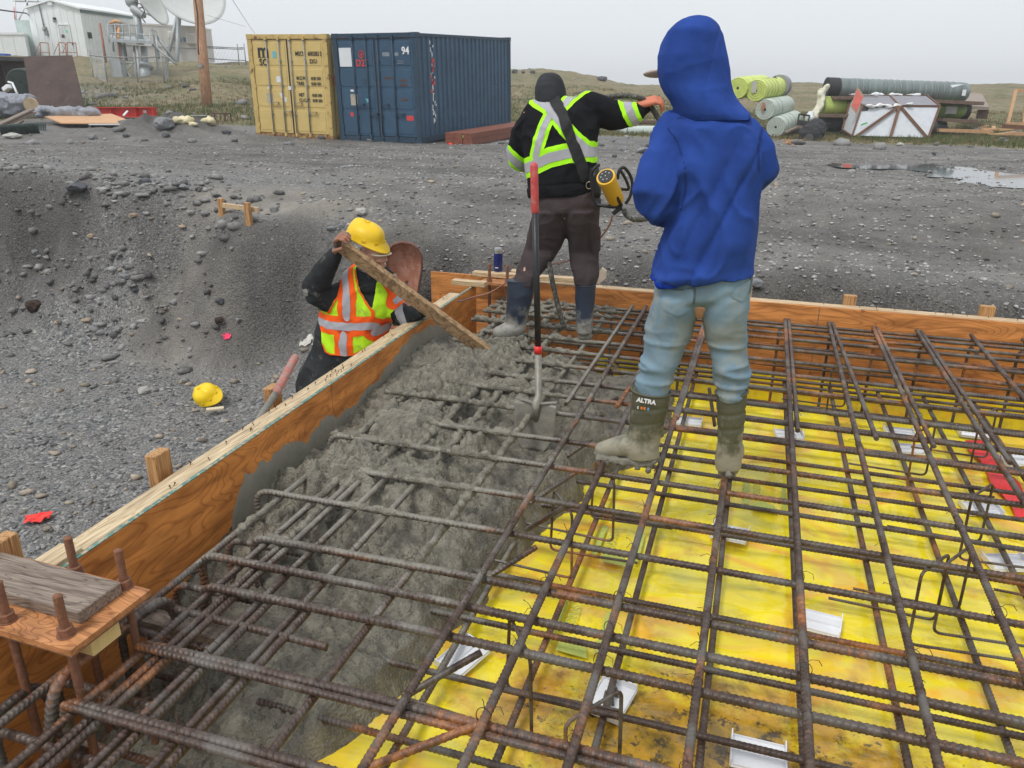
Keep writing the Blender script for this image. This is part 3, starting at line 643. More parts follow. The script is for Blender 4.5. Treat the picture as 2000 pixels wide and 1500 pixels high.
# ================================================================ FRESH CONCRETE
_cp = np.array([(-2.0, .9, -.8), (-1.5, .9, -.62), (-1, .9, -.55), (-.75, 1.2, -.49), (-2.0, 1.2, -.72), (-1.6, 1.2, -.52), (-1.25, 1.25, -.43), (-.95, 1.35, -.45), (-.7, 1.6, -.5),
    (-2, 1.8, -.42), (-1.5, 1.8, -.31), (-1.15, 1.8, -.31), (-.9, 1.85, -.40), (-.72, 2.1, -.5), (-2, 2.1, -.33), (-2, 2.35, -.24), (-1.6, 2.3, -.17), (-1.25, 2.3, -.22), (-.95, 2.4, -.31), (-.72, 2.7, -.47),
    (-2, 2.8, -.2), (-1.65, 2.7, -.02), (-1.3, 2.8, -.08), (-1.0, 2.9, -.2), (-.72, 3.1, -.36), (-.55, 3.3, -.49), (-2, 3.2, -.17), (-1.6, 3.3, -.005), (-1.2, 3.3, -.05), (-.85, 3.4, -.19), (-1.0, 3.46, -.25), (-.92, 3.35, -.25), (-1.0, 3.2, -.2), (-.6, 3.6, -.36), (-.4, 3.6, -.52),
    (-2, 3.9, -.11), (-1.6, 3.9, -.005), (-1.2, 3.9, -.06), (-.8, 3.9, -.14), (-.5, 4.0, -.3), (-.25, 4.1, -.52), (-2, 4.5, -.10), (-1.5, 4.4, -.02), (-1.1, 4.4, -.08), (-.7, 4.5, -.2), (-.4, 4.6, -.36), (-.1, 4.7, -.52),
    (-2, 5.0, -.14), (-1.6, 4.9, -.14), (-1.2, 4.9, -.25), (-.7, 5.0, -.33), (-.3, 5.1, -.45), (-2, 5.4, -.32), (-1.5, 5.3, -.55), (-1, 5.4, -.62), (-.5, 5.4, -.66), (0, 5.3, -.75)])
def conc_h(x, y, fine=True):
    w = np.zeros(len(x)); s = np.zeros(len(x))
    for a, b, c in _cp:
        k = 1 / (((x - a) ** 2 + (y - b) ** 2) + .004) ** 1.7; w += k; s += k * c
    h = s / w
    P = np.c_[x, y]; q = fbm(P * 1.5, 2, 110)[:, None] * .12; dome = lambda s, k: np.sqrt(np.clip(1 - (worley((P + q) * s + np.c_[vn(P * s * .9, k + 3), vn(P * s * .9, k + 4)] * .35, k) / .78) ** 2, 0, 1)) - .6
    amp = .55 + .45 * sst(-.35, -.05, h) ; amp = np.clip(amp + vn(P * 2.2, 118) * .45, .25, 1.3)
    smooth_pool = np.exp(-(((x + .75) / .35) ** 2 + ((y - 4.85) / .3) ** 2))
    amp = amp * (1 - .9 * smooth_pool)
    xe = np.interp(y, [.9, 1.3, 1.6, 2.1, 2.6, 2.95, 3.3, 3.6, 4.0, 4.6, 5.2], [-1.15, -1.1, -1.04, -.93, -.89, -.86, -.76, -.66, -.45, -.36, -.3]) + fbm(P[:, 1:] * np.array([1]) @ np.ones((1, 2)) * 2.2, 3, 119) * .05
    h = h - np.clip(x - xe + .10, 0, 9) * 1.3
    h = h + fbm(P * 2.3, 3, 111) * .035 * amp
    if fine:
        da = np.min(np.abs(x[None] - np.array([-1.755, -1.605, -1.53, -1.418, -1.275, -1.02, -.752, -.527])[:, None]), 0); db = np.min(np.abs(y[None] - np.array([1.2, 1.452, 1.752, 1.905, 2.062, 2.373, 2.657, 2.962, 3.241, 3.564, 3.811, 4.036, 4.312, 4.584, 4.847])[:, None]), 0)
        h = h - sst(.02, .09, np.minimum(da, db)) * .05 * sst(-.3, -.1, h) * (.5 + vn(P * 3, 180))
        h = h + (vn((P + q) * 9, 112)) * .035 * amp + dome(12, 140) * .034 * amp + dome(27, 150) * .036 * amp + dome(52, 160) * .022 * np.clip(amp, .5, 2) + dome(95, 170) * .009 * np.clip(amp, .5, 2)
    return h
def coatv(x, y): return np.minimum((-.62 - x) * 1.7, (y - 1.55) * .62)
CRUST = MB()
def make_concrete():
    st = .0062; xs = np.arange(-2.09, -.02, st); ys = np.arange(.95, 5.5, st); X, Y = np.meshgrid(xs, ys, indexing='ij')
    x = X.ravel(); y = Y.ravel(); z = conc_h(x, y); n, m = X.shape
    x = np.maximum(x, wallx(y) + .0005)
    P = np.c_[x, y]
    x2 = x + vn(P * 30, 120) * .005; y2 = y + vn(P * 30, 121) * .005; x2 = np.maximum(x2, wallx(y2) + .0005)
    keep = (z > FZ - .06) | (x < -1.05)
    i, j = np.meshgrid(np.arange(n - 1), np.arange(m - 1), indexing='ij'); F = np.stack([i * m + j, (i + 1) * m + j, (i + 1) * m + j + 1, i * m + j + 1], -1).reshape(-1, 4)
    F = F[keep[F].any(1)]
    o = me_obj('wet_concrete', grid_mesh('wet_concrete', np.c_[x2, y2, z], F), CONC, None, True); kind(o, 'stuff'); return o
make_concrete()
def crust(a, b, r, dens=1., seed=0):
    "lumpy cement sleeve on a bar between a and b where it was splashed"
    a = np.array(a, float); b = np.array(b, float); Ln = np.linalg.norm(b - a); n = int(Ln / .009); A, B, D = frame(b - a)
    T = np.linspace(0, 1, n); C = a + (b - a) * T[:, None]; cv = coatv(C[:, 0], C[:, 1]) + vn(C * 2.4, 131 + seed) * .5 * .6
    run = []; K = 9
    for i in range(n + 1):
        on = i < n and cv[i] > .52
        if on: run.append(i)
        elif run:
            if len(run) > 5:
                Cn = C[run]; th = np.arange(K) * 2 * math.pi / K
                Pn = Cn[:, None, :] + (A * np.cos(th)[:, None] + B * np.sin(th)[:, None])[None] * r
                nn = fbm(Pn.reshape(-1, 3) * 42, 3, 133).reshape(len(run), K); tb = sst(0, 5, np.minimum(np.arange(len(run)), len(run) - 1 - np.arange(len(run))))
                up = .55 + .45 * (np.sin(th) * B[2] + np.cos(th) * A[2])
                rr = r * 1.02 + np.clip(.006 + nn * .018, -.001, .030) * tb[:, None] * np.clip(cv[run] * 1.3, .4, 1.35)[:, None] * up[None]
                rr = np.where(tb[:, None] > 0, rr, r * .6)
                Pn = Cn[:, None, :] + (A * np.cos(th)[:, None] + B * np.sin(th)[:, None])[None] * rr[..., None]
                CRUST.loft([list(p) for p in Pn])
            run = []

# ================================================================ REINFORCEMENT
def rebar_mat_():
    m = bpy.data.materials.new('rusty_rebar'); m.use_nodes = True; n = m.node_tree; b = n.nodes['Principled BSDF']; L = n.links.new
    g = node(n, 'ShaderNodeNewGeometry'); P = g.outputs['Position']
    def noise(s, d=4, r=.6):
        q = node(n, 'ShaderNodeTexNoise'); q.inputs['Scale'].default_value = s; q.inputs['Detail'].default_value = d; q.inputs['Roughness'].default_value = r; L(P, q.inputs['Vector']); return q.outputs['Fac']
    def ramp(f, *st):
        q = node(n, 'ShaderNodeValToRGB'); L(f, q.inputs[0]); e = q.color_ramp.elements
        while len(e) < len(st): e.new(.5)
        for el, (p, c) in zip(e, st): el.position = p; el.color = c4(c) if hasattr(c, '__len__') else (c, c, c, 1)
        return q.outputs[0]
    def mixc(f, a, c):
        q = node(n, 'ShaderNodeMixRGB')
        if isinstance(f, (int, float)): q.inputs[0].default_value = f
        else: L(f, q.inputs[0])
        for k, s in ((1, a), (2, c)):
            if isinstance(s, tuple): q.inputs[k].default_value = c4(s)
            else: L(s, q.inputs[k])
        return q.outputs[0]
    def mth(op, a, c=None):
        q = node(n, 'ShaderNodeMath', operation=op)
        for k, s in ((0, a), (1, c)):
            if s is None: continue
            if isinstance(s, (int, float)): q.inputs[k].default_value = s
            else: L(s, q.inputs[k])
        return q.outputs[0]
    base = ramp(noise(38, 8, .7), (.3, (.022, .0135, .010)), (.5, (.055, .031, .022)), (.68, (.115, .074, .055)))
    base = mixc(ramp(noise(5, 5, .65), (.47, 0.), (.60, .7)), base, (.13, .122, .108))
    orr = mth('ADD', noise(2.6, 3, .5), mth('MULTIPLY', noise(60, 4, .7), .28))
    base = mixc(ramp(orr, (.69, 0.), (.83, .72)), base, ramp(noise(30, 4), (.35, (.20, .055, .015)), (.65, (.48, .18, .045))))
    sx = node(n, 'ShaderNodeSeparateXYZ'); L(P, sx.inputs[0])
    cv = mth('MINIMUM', mth('MULTIPLY', mth('SUBTRACT', -.55, sx.outputs[0]), 1.7), mth('MULTIPLY', mth('SUBTRACT', sx.outputs[1], 1.2), .55))
    sn = node(n, 'ShaderNodeSeparateXYZ'); L(g.outputs['Normal'], sn.inputs[0])
    cz = mth('ADD', mth('ADD', cv, mth('MULTIPLY', noise(6, 5, .7), .9)), mth('ADD', mth('MULTIPLY', sn.outputs[2], .22), mth('MULTIPLY', noise(70, 4, .8), .5)))
    mk = ramp(mth('MULTIPLY', cz, .5), (.605, 0.), (.70, .92))
    base = mixc(mk, base, ramp(noise(25, 5), (.3, (.14, .132, .11)), (.7, (.26, .245, .205))))
    L(base, b.inputs['Base Color']); b.inputs['Roughness'].default_value = .46; b.inputs['Specular IOR Level'].default_value = .55
    bp = node(n, 'ShaderNodeBump'); bp.inputs['Strength'].default_value = .25; bp.inputs['Distance'].default_value = .0012; L(noise(260, 3, .7), bp.inputs['Height']); L(bp.outputs[0], b.inputs['Normal'])
    return m
STEEL = rebar_mat_()
def bar_mesh(length, r, pitch=.016, K=10, path=None):
    "deformed bar along +Y (or a path) with slanting ribs and two long ribs"
    if path is None: path = [(0, 0, 0), (0, length, 0)]
    pts = [np.array(p, float) for p in path]; seg = [np.linalg.norm(pts[i + 1] - pts[i]) for i in range(len(pts) - 1)]; tot = sum(seg); n = max(2, int(tot / pitch))
    prof = [(0., 0), (.42, 0), (.55, 1), (.75, 1), (.88, 0)]; cum = np.r_[0, np.cumsum(seg)]
    S_ = [(i + f) * tot / n for i in range(n) for f, _ in prof] + [tot]; Hh = [h for i in range(n) for _, h in prof] + [0]
    S_ = np.array(S_); C = np.array([[np.interp(s, cum, [p[k] for p in pts]) for k in range(3)] for s in S_]); Dv = np.gradient(C, axis=0); Dv /= np.linalg.norm(Dv, axis=1)[:, None] + 1e-12
    A, B, _ = frame(Dv[0]); V = []
    for i, c in enumerate(C):
        A = A - Dv[i] * (A @ Dv[i]); A /= np.linalg.norm(A); B = np.cross(Dv[i], A)
        for j in range(K):
            t = 2 * math.pi * j / K; side = abs(math.cos(t)); h = (.12 if Hh[i] else 0) * (1 if side < .97 else .4) + (.055 if side > .97 else 0)
            sl = pitch * .32 * math.sin(t) * (1 if math.cos(t) > 0 else -1)
            V.append(c + (A * math.cos(t) + B * math.sin(t)) * r * (.95 + h) + Dv[i] * (sl if 0 < i < len(C) - 1 else 0))
    nr = len(C); V = np.array(V); i, j = np.meshgrid(np.arange(nr - 1), np.arange(K), indexing='ij'); j2 = (j + 1) % K
    F = np.stack([i * K + j, (i + 1) * K + j, (i + 1) * K + j2, i * K + j2], -1).reshape(-1, 4)[:, ::-1]
    me = bpy.data.meshes.new('rebar'); Fl = [tuple(f) for f in F] + [tuple(range(K))[::-1], tuple((nr - 1) * K + q for q in range(K))]
    me.from_pydata([tuple(v) for v in V], [], Fl); me.update(); me.materials.append(STEEL); me.polygons.foreach_set('use_smooth', [True] * len(me.polygons)); me.set_sharp_from_angle(angle=math.radians(50)); return me
_bars = {}
def rebar(a, b, r, parent, name='rebar', coat=True):
    a = np.array(a, float); b = np.array(b, float); Ln = np.linalg.norm(b - a)
    key = (round(Ln * 2) / 2 if Ln > 1.2 else round(Ln, 1), r)
    if key not in _bars: _bars[key] = bar_mesh(max(key[0], .1), r)
    me = _bars[key]; o = link(bpy.data.objects.new(name, me)); D = (b - a) / Ln; sc = Ln / max(key[0], .1)
    A = np.cross(D, [0, 0, 1.]); A = A / np.linalg.norm(A) if np.linalg.norm(A) > .01 else np.array([1., 0, 0]); C = np.cross(A, D)
    tw = random.uniform(0, 6.28); A, C = A * math.cos(tw) + C * math.sin(tw), -A * math.sin(tw) + C * math.cos(tw)
    o.matrix_basis = Matrix(((A[0], D[0] * sc, C[0], a[0]), (A[1], D[1] * sc, C[1], a[1]), (A[2], D[2] * sc, C[2], a[2]), (0, 0, 0, 1)))
    o.parent = parent; o.matrix_parent_inverse = Matrix.Translation(parent.location).inverted()
    if coat: crust(a, b, r, seed=random.randint(0, 3))
    return o
def bent(path, r, parent, name='rebar'):
    "bar with rounded bends through the points"
    P = [np.array(p, float) for p in path]; out = [P[0]]
    for i in range(1, len(P) - 1):
        a, b, c = P[i - 1], P[i], P[i + 1]; R = min(.07 if r > .009 else .03, np.linalg.norm(b - a) * .45, np.linalg.norm(c - b) * .45)
        p0 = b + (a - b) / np.linalg.norm(a - b) * R; p2 = b + (c - b) / np.linalg.norm(c - b) * R
        for t in np.linspace(0, 1, 7): out.append(p0 * (1 - t) ** 2 + b * 2 * t * (1 - t) + p2 * t * t)
    out.append(P[-1]); me = bar_mesh(0, r, .0185 if r > .009 else .012, 10 if r > .009 else 8, out); o = link(bpy.data.objects.new(name, me)); setp(o, parent)
    return o
up_ = thing('rebar_mat', 'upper mat of thick rusty ribbed bars tied in a grid, half buried in wet concrete', 'rebar mat', (.5, 3, 0))
lo_ = thing('rebar_mat', 'lower mat of rusty ribbed bars close above the yellow film on white plastic chairs', 'rebar mat', (.5, 3, -.4))
R1 = .0127; ZA, ZB, ZL = -.0135, -.041, -.068
AX = [(-.752, 0), (-.527, 0), (-.286, 0), (-.008, 0), (.276, 0), (.577, 0), (.873, 0), (1.16, 0), (1.503, 0), (1.82, 0), (2.14, 0), (2.46, 0)]
for x, dx in AX: rebar((x + random.uniform(-.004, .004), .25, ZA), (x + .006, 5.79 + random.uniform(-.02, .02), ZA), R1, up_)
for u, v, dx in ((1105, 790, 0), (1205, 795, 0), (1322, 818, 0), (1558, 842, 0), (1712, 858, 0), (1824, 873, 0), (1973, 905, 0)):
    p = onz(u, v, ZA - .002); q = min(AX, key=lambda t: abs(t[0] - p[0]))[0] if u != 1105 else p[0]
    rebar((p[0], p[1], ZA), (q + (.031 if u != 1105 else 0), 5.79, ZA), R1 * .92, up_)
for x, y0, y1 in ((-1.755, .3, 5.7), (-1.605, .3, 5.72), (-1.545, .3, 3.9), (-1.513, .3, 4.2), (-1.418, .3, 5.74), (-1.275, .3, 5.74), (-1.02, 1.22, 5.74), (-1.384, .3, 1.76), (-1.24, .3, 1.75), (-1.16, .2, .98), (-.93, .2, 1.0)):
    rebar((x, y0, ZL if x > -1.7 else ZL + .0), (x, y1, ZL), R1, up_)
BY = [2.373, 2.657, 2.962, 3.241, 3.564, 3.811, 4.036, 4.312, 4.584, 4.847, 5.103, 5.358, 5.502, 5.652, 5.752]
for i, y in enumerate(BY):
    x0 = -1.75 if i % 2 else -1.86
    if y > 5: x0 = -1.93
    if i < 4:
        bent([(x0, y - .02, -.34), (x0, y - .02, ZB), (-.9, y - .004, ZB), (3.6, y + .02, ZB)], R1, up_); crust((x0, y - .01, ZB), (3, y, ZB), R1)
    else: rebar((x0, y - .01, ZB), (3.6, y + .02, ZB), R1 if y < 5.4 else .0115, up_)
for y, x0, hk, dbl in ((2.062, -1.655, 1, 0), (1.905, -1.76, 1, 0), (1.752, -1.635, 1, 0), (1.452, -1.63, 1, 1), (1.20, -1.645, 1, 1), (.95, -1.64, 1, 0), (.70, -1.6, 1, 0)):
    bent([(x0, y - .02, -.30), (x0, y - .02, ZB), (-.9, y + .0, ZB), (3.4, y + .03, ZB)], .0148, up_); crust((x0 + .05, y, ZB), (2, y, ZB), .0148)
    if dbl: rebar((x0 + .02, y - .034, ZB), (3.4, y - .0, ZB), R1 * .9, up_)
bent([(-1.69, .3, -.28), (-1.69, 1.12, -.28), (-1.69, 1.2, ZA), (-1.675, 1.62, ZA), (-1.66, 1.68, -.34)], .016, up_)     # bar bent over near the bolts
bent([(-1.78, 1.63, -.34), (-1.78, 1.63, ZB - .03), (-1.1, 1.63, ZB - .035)], R1, up_)
bent([(-1.88, .7, -.16), (-1.86, 1.28, -.12), (-1.84, 1.34, -.45)], .015, up_)
bent([(-2.0, .95, -.12), (-1.3, .98, -.12), (-.8, 1.0, -.12)], R1, up_)
for x, y in ((-1.9, 5.42), (-1.62, 5.48), (-1.78, 5.2)): bent([(x + .22, y + .22, ZB + .01), (x + .03, y + .03, ZB), (x, y, -.7)], .015, up_)
for x in (-1.5, -1.25, -1.0, -.75, -.45, -.1, .25, .6, .9, 1.2, 1.5, 1.8): bent([(x, 5.5, ZB - .03), (x, 5.74, ZB - .03), (x, 5.74, -.75)], .0105, up_)
for y in (1.1, 1.3, 1.55, 1.8, 2.1): bent([(-1.82, y, -.75), (-1.82, y, -.12), (-1.45, y, -.12)], .013, lo_)
LX = [-.88, -.57, -.295, .017, .318, .62, .93, 1.215, 1.52, 1.83, 2.14]
for x in LX: rebar((x + .012, .25, -.379), (x, 5.43, -.379), .0125, lo_, coat=False)
for y in (.72, 1.02, 1.32, 1.625, 1.927, 2.235, 2.54, 2.86, 3.157, 3.45, 3.74, 4.03, 4.33, 4.62, 4.88, 5.16, 5.4): rebar((-1.9 if y < 2.3 else -1.3, y - .015, -.353), (3.4, y + .02, -.353), .0118, lo_, coat=False)
for z in (-.2, -.35, -.5, -.65): rebar((-1.9, 5.71, z), (3.6, 5.71, z), .011, lo_, coat=False)
# loose short dowels between the mats
for (u0, v0, z0), (u1, v1, z1) in (((1048, 1068, -.17), (918, 1150, -.34)), ((940, 1274, -.1), (804, 1352, -.2)), ((932, 1416, -.02), (715, 1500, -.1)), ((1130, 919, -.12), (1036, 982, -.3)), ((1120, 980, -.06), (1030, 1034, -.32)), ((1207, 776, -.2), (1140, 815, -.3)), ((1179, 809, -.15), (1105, 866, -.35)), ((1156, 858, -.14), (1060, 925, -.33)), ((1400, 742, -.1), (1420, 800, -.4)), ((1385, 758, -.15), (1396, 832, -.4))):
    rebar(onz(u0, v0, z0), onz(u1, v1, z1), .0115, lo_, 'dowel', False)
# thin bent standees
for x, y, s in ((-.57, 2.62, -1), (-.49, 1.76, -1), (-.46, 2.95, -1), (.70, 2.62, 1), (.80, 2.72, 1), (.885, 3.95, 1), (1.0, 3.3, 1), (-.33, 1.55, 1), (.55, 4.85, 1), (1.25, 4.3, 1), (1.35, 2.9, 1), (1.05, 2.1, 1)):
    bent([(x + s * .42, y + .03, -.365), (x + .01, y, -.365), (x, y, -.06), (x + s * .12, y + .17, -.06), (x + s * .13, y + .18, -.365), (x - s * .25, y + .2, -.365)], .0058, up_, 'standee')
# tie wires
TW = mat('tie_wire', (.09, .05, .035), .6, .4)
def tie_mesh():
    k = MB(); pts = []
    for i in range(15):
        t = i / 14 * 2 * math.pi; pts.append((math.cos(t) * .0185, math.sin(t) * .006, .006 + math.sin(t) * .017))
    k.tube(pts, .0011, 4); k.tube([(.0, .004, .02), (.012, .012, .03), (.03, .02, .028), (.04, .016, .016)], .001, 4); k.tube([(.0, .004, .02), (-.01, .016, .028), (-.022, .03, .018)], .001, 4)
    return k.build('tie_wire', TW, up_)
t0 = tie_mesh(); tm = t0.data; t0.location = (-1000, 0, 0); bpy.data.objects.remove(t0)
crs = [(x, y) for x, _ in AX for y in BY[:11] + [2.062, 1.905, 1.752, 1.452] if x < 1.6]; random.shuffle(crs)
for x, y in crs[:130] + [(x, y) for x in (-1.605, -1.53, -1.4, -1.26, -1.02) for y in (2.062, 1.752, 1.44, 1.19)]:
    o = link(bpy.data.objects.new('tie_wire', tm)); o.parent = up_; o.location = (x - .5, y - 3, ZA if x > -.8 else ZB); o.rotation_euler = (0, 0, random.uniform(-.9, .9) + random.choice((0, 1.57))); s = random.uniform(.9, 1.25); o.scale = (s, s, s)

# white plastic chairs
WP = mat('white_plastic', (.8, .81, .83), .35, 0, .05, 10, 0); DKP = mat('grey_plastic', (.13, .13, .13), .5)
def chair(u, v, rot, tilt, lab, big=1.3):
    p = onz(u, v, FZ + .022); c = thing('rebar_chair', lab, 'plastic spacer', p, 'white plastic bar supports on the yellow film')
    ax = np.array([[math.cos(rot), math.sin(rot), 0], [-math.sin(rot), math.cos(rot), 0], [0, 0, 1]])
    t = np.array([math.cos(tilt), 0, math.sin(tilt)]); A = ax.T @ t; B = ax[1]; C = np.cross(A, B); ax = np.array([A, B, C])
    k = MB(); k.box(p, (.13 * big, .10 * big, .004), ax); k.build('base_plate', WP, c)
    for s in (-1, 1): MB().box(p + ax[0] * s * .063 * big + ax[2] * .014, (.004, .1 * big, .03), ax).build('end_flange', WP, c)
    for s in (-1, 0, 1): MB().box(p + ax[1] * s * .047 * big + ax[2] * .006, (.122 * big, .0025, .010), ax).build('rib', WP, c)
    k = MB()
    if 'rust stain' not in lab: return
    for s in (-1, 1): k.poly([p + ax[0] * s * .02 + ax[1] * .022, p + ax[0] * s * .02 - ax[1] * .022, p + ax[0] * s * .016 - ax[1] * .015 + ax[2] * .05, p + ax[0] * s * .016 + ax[1] * .015 + ax[2] * .05], ax[0] * .005)
    k.build('saddle', DKP, c)
CH = [(902, 1285, 1.15, .12, 'white plastic spacer tipped up at the left edge of the yellow film'), (1192, 1368, 1.35, .05, 'white plastic spacer standing in the brown rust stain on the film'),
      (1598, 1217, -.15, .03, 'white plastic spacer lying bare on the film between two bars at lower right'), (1425, 1043, -.12, .02, 'white plastic spacer right in front of the boots of the blue hooded worker'),
      (1345, 824, .0, .02, 'white plastic spacer between the two boots of the blue hooded worker'), (1540, 850, .1, .02, 'white plastic spacer just right of the far boot'),
      (1775, 878, .1, .05, 'white plastic spacer farther back under the lapped bars'), (1755, 845, .0, .0, 'white plastic spacer directly behind the one under the lapped bars'),
      (1915, 995, .15, .05, 'white plastic spacer left of the red tape'), (1965, 1100, .2, .08, 'white plastic spacer at the right edge of the picture below the red tape'),
      (1985, 900, .3, .1, 'white plastic spacer on the red tape'), (1480, 1478, .0, .0, 'white plastic spacer at the bottom edge under a thick bar'), (1900, 848, 0, 0, 'farthest white plastic spacer near the back form at right')]
for u, v, r_, t_, lab in CH: chair(u, v, r_, t_, lab)
o = CRUST.build('cement_crust', CONC, None, True) if CRUST.v else None
if o: kind(o, 'stuff')

# ---------------------------------------------------------------- bolt templates
BOLT = mat('bolt_rust', (.23, .105, .06), .75, .2, .25, 60, .4, 150)
def bolt_template(lab, org, plate, board, bolts, rot=0.):
    t = thing('anchor_bolt_template', lab, 'bolt template', org)
    return t
tp = thing('anchor_bolt_template', 'plywood plate with rusty anchor bolts and grey plank, near left corner', 'bolt template', (-1.8, 1.34, .1))
c, s = math.cos(-.02), math.sin(-.02); AXT = np.array([[c, s, 0], [-s, c, 0], [0, 0, 1]])
MB().box((-1.84, 1.345, .112), (.5, .285, .02), AXT).build('plywood_plate', ply_mat('plate_ply', (.55, .25, .1), (.33, .13, .05), (1.2, 4, 4)), tp, bevel=.001)
MB().box((-1.84, 1.345, .0995), (.498, .283, .004), AXT).build('plate_ply_layer', mat('ply_edge_dark', (.2, .1, .05), .8), tp)
MB().box((-1.915, 1.37, .143), (.53, .150, .04), AXT).build('plank', LUM_OLD, tp, bevel=.003)
MB().box((-1.665, 1.33, .072), (.10, .10, .085), AXT).build('spacer_block', BLOCK, tp, bevel=.003)
MB().box((-1.98, 1.34, .072), (.3, .09, .055), AXT).build('bearer', LUM_X, tp, bevel=.003)
for x, y in ((-1.862, 1.475), (-1.668, 1.468), (-1.655, 1.245), (-1.858, 1.24)):
    k = MB(); z = -.6; n = 90; zz = np.linspace(-.6, .25, 2 * n)
    k.tube([(x, y, q) for q in zz], [.0115 if i % 2 else .0128 for i in range(2 * n)], 12); b_ = k.build('anchor_bolt', BOLT, tp, True)
    MB().cyl((x, y, .122), (x, y, .126), .025, 20).build('washer', BOLT, b_)
    MB().tube([(x, y, .126), (x, y, .149)], [.0225, .0225], 6).build('nut', BOLT, b_, bevel=.0015)
    MB().tube([(x, y, .08), (x, y, .1)], [.0225, .0225], 6).build('nut', BOLT, b_)
# short timber lying on the bars by the template
cz_ = thing('timber_offcut', 'weathered timber offcut resting on the bars beside the near bolt template', 'timber', (-1.72, 1.56, -.1))
MB().beam((-1.86, 1.60, -.10), (-1.5, 1.66, -.16), .09, .04).build('plank', LUM_OLD, cz_, bevel=.002)

tq = thing('anchor_bolt_template', 'pale boards and rusty anchor bolts across the far left corner of the form', 'bolt template', (-2.0, 5.7, .1))
A, B = ony(905, 546, 5.78), ony(1200, 566, 5.86)
MB().beam((-2.18, 5.80, .14), (-1.2, 5.86, .14), .075, .038, (0, 0, 1)).build('board', LUM_X, tq, bevel=.003)
MB().beam((-2.26, 5.55, .118), (-1.98, 5.55, .118), .07, .04).build('board', LUM_X, tq, bevel=.003)
MB().beam((-1.9, 5.95, .14), (-1.7, 5.99, .14), .09, .038).build('board', LUM_X, tq, bevel=.003)
MB().box((-1.9, 5.74, .105), (.34, .24, .018)).build('plywood_plate', MATS.get('plate_ply') or bpy.data.materials['plate_ply'], tq)
for x, y in ((-1.99, 5.66), (-1.84, 5.66), (-1.98, 5.92), (-1.72, 5.93)):
    b_ = MB().tube([(x, y, q) for q in np.linspace(-.5, .26, 60)], [.0115 if i % 2 else .0128 for i in range(60)], 10).build('anchor_bolt', BOLT, tq, True)
    MB().tube([(x, y, .115), (x, y, .138)], [.022, .022], 6).build('nut', BOLT, b_)
# ================================================================ PEOPLE
def remesh(name, mb, vox, it, m, parent, fold=None, f=.5):
    me = bpy.data.meshes.new(name); me.from_pydata(mb.v, [], mb.f); me.update()
    bm = bmesh.new(); bm.from_mesh(me); bmesh.ops.recalc_face_normals(bm, faces=bm.faces); bm.to_mesh(me); bm.free()
    o = link(bpy.data.objects.new(name, me)); r = o.modifiers.new('r', 'REMESH'); r.mode = 'VOXEL'; r.voxel_size = vox; r.use_smooth_shade = True
    if it: s = o.modifiers.new('s', 'SMOOTH'); s.factor = f; s.iterations = it
    bpy.context.view_layer.update()
    n = bpy.data.meshes.new_from_object(o.evaluated_get(bpy.context.evaluated_depsgraph_get())); bpy.data.objects.remove(o)
    if fold is not None:
        k = len(n.vertices); co = np.zeros(k * 3); n.vertices.foreach_get('co', co); co = co.reshape(-1, 3)
        no = np.zeros(k * 3); n.vertex_normals.foreach_get('vector', no); no = no.reshape(-1, 3)
        co = co + no * fold(co, no)[:, None]; n.vertices.foreach_set('co', co.ravel()); n.update()
    n.materials.clear(); n.materials.append(m); n.polygons.foreach_set('use_smooth', [True] * len(n.polygons)); n.name = name
    o = link(bpy.data.objects.new(name, n)); setp(o, parent); return o
def rows(mb, R, n=22, pw=2.3):
    "body volume from its width row by row: (v, u left, u right, y of the centre, half depth[, v skew])"
    Q = []
    for r in R:
        v, a, b, y, dh = r[:5]; sk = r[5] if len(r) > 5 else 0
        pa = ony(a, v, y); pb = ony(b, v + sk, y); c = (pa + pb) / 2; U = (pb - pa) / 2; Vv = np.array([-U[1], U[0], 0]); Vv = Vv / (np.linalg.norm(Vv) + 1e-9) * dh; rr = []
        for j in range(n):
            t = 2 * math.pi * j / n; ct, st_ = math.cos(t), math.sin(t)
            rr.append(c + U * np.sign(ct) * abs(ct) ** (2 / pw) + Vv * np.sign(st_) * abs(st_) ** (2 / pw))
        Q.append(rr)
    mb.loft(Q)
def limb(mb, pts, n=16):
    P = [ony(u, v, y) for u, v, y, r in pts]; Rr = [r * (RC.T @ (p - O_))[2] / F_PX for p, (_, _, _, r) in zip(P, pts)]; mb.caps(P, Rr, n); return P
def folds(sc=(7, 7, 16), amp=.008, sharp=2.2, seed=0, extra=None):
    def f(co, no):
        q = co * np.array(sc) * .5; q = q + np.c_[vn(co * 4, seed), vn(co * 4, seed + 1), vn(co * 4, seed + 2)] * .8
        r = 1 - np.abs(vn(q, seed + 5)); r2 = 1 - np.abs(vn(q * 2.3 + 5, seed + 6))
        d = (r ** sharp - .45) * amp + (r2 ** sharp - .45) * amp * .4 + vn(co * 70, seed + 9) * .0006
        if extra is not None: d = d + extra(co, no)
        return d
    return f
def inpoly(px, pz, poly):
    ins = np.zeros(len(px), bool); n = len(poly)
    for i in range(n):
        (x1, z1), (x2, z2) = poly[i], poly[(i + 1) % n]
        c = ((z1 > pz) != (z2 > pz)) & (px < (x2 - x1) * (pz - z1) / (z2 - z1 + 1e-12) + x1); ins ^= c
    return ins
def nearline(px, pz, line, w):
    best = np.full(len(px), 9.)
    for (x1, z1), (x2, z2) in zip(line[:-1], line[1:]):
        L2 = (x2 - x1) ** 2 + (z2 - z1) ** 2; t = np.clip(((px - x1) * (x2 - x1) + (pz - z1) * (z2 - z1)) / L2, 0, 1)
        best = np.minimum(best, np.hypot(px - x1 - t * (x2 - x1), pz - z1 - t * (z2 - z1)))
    return best < w / 2
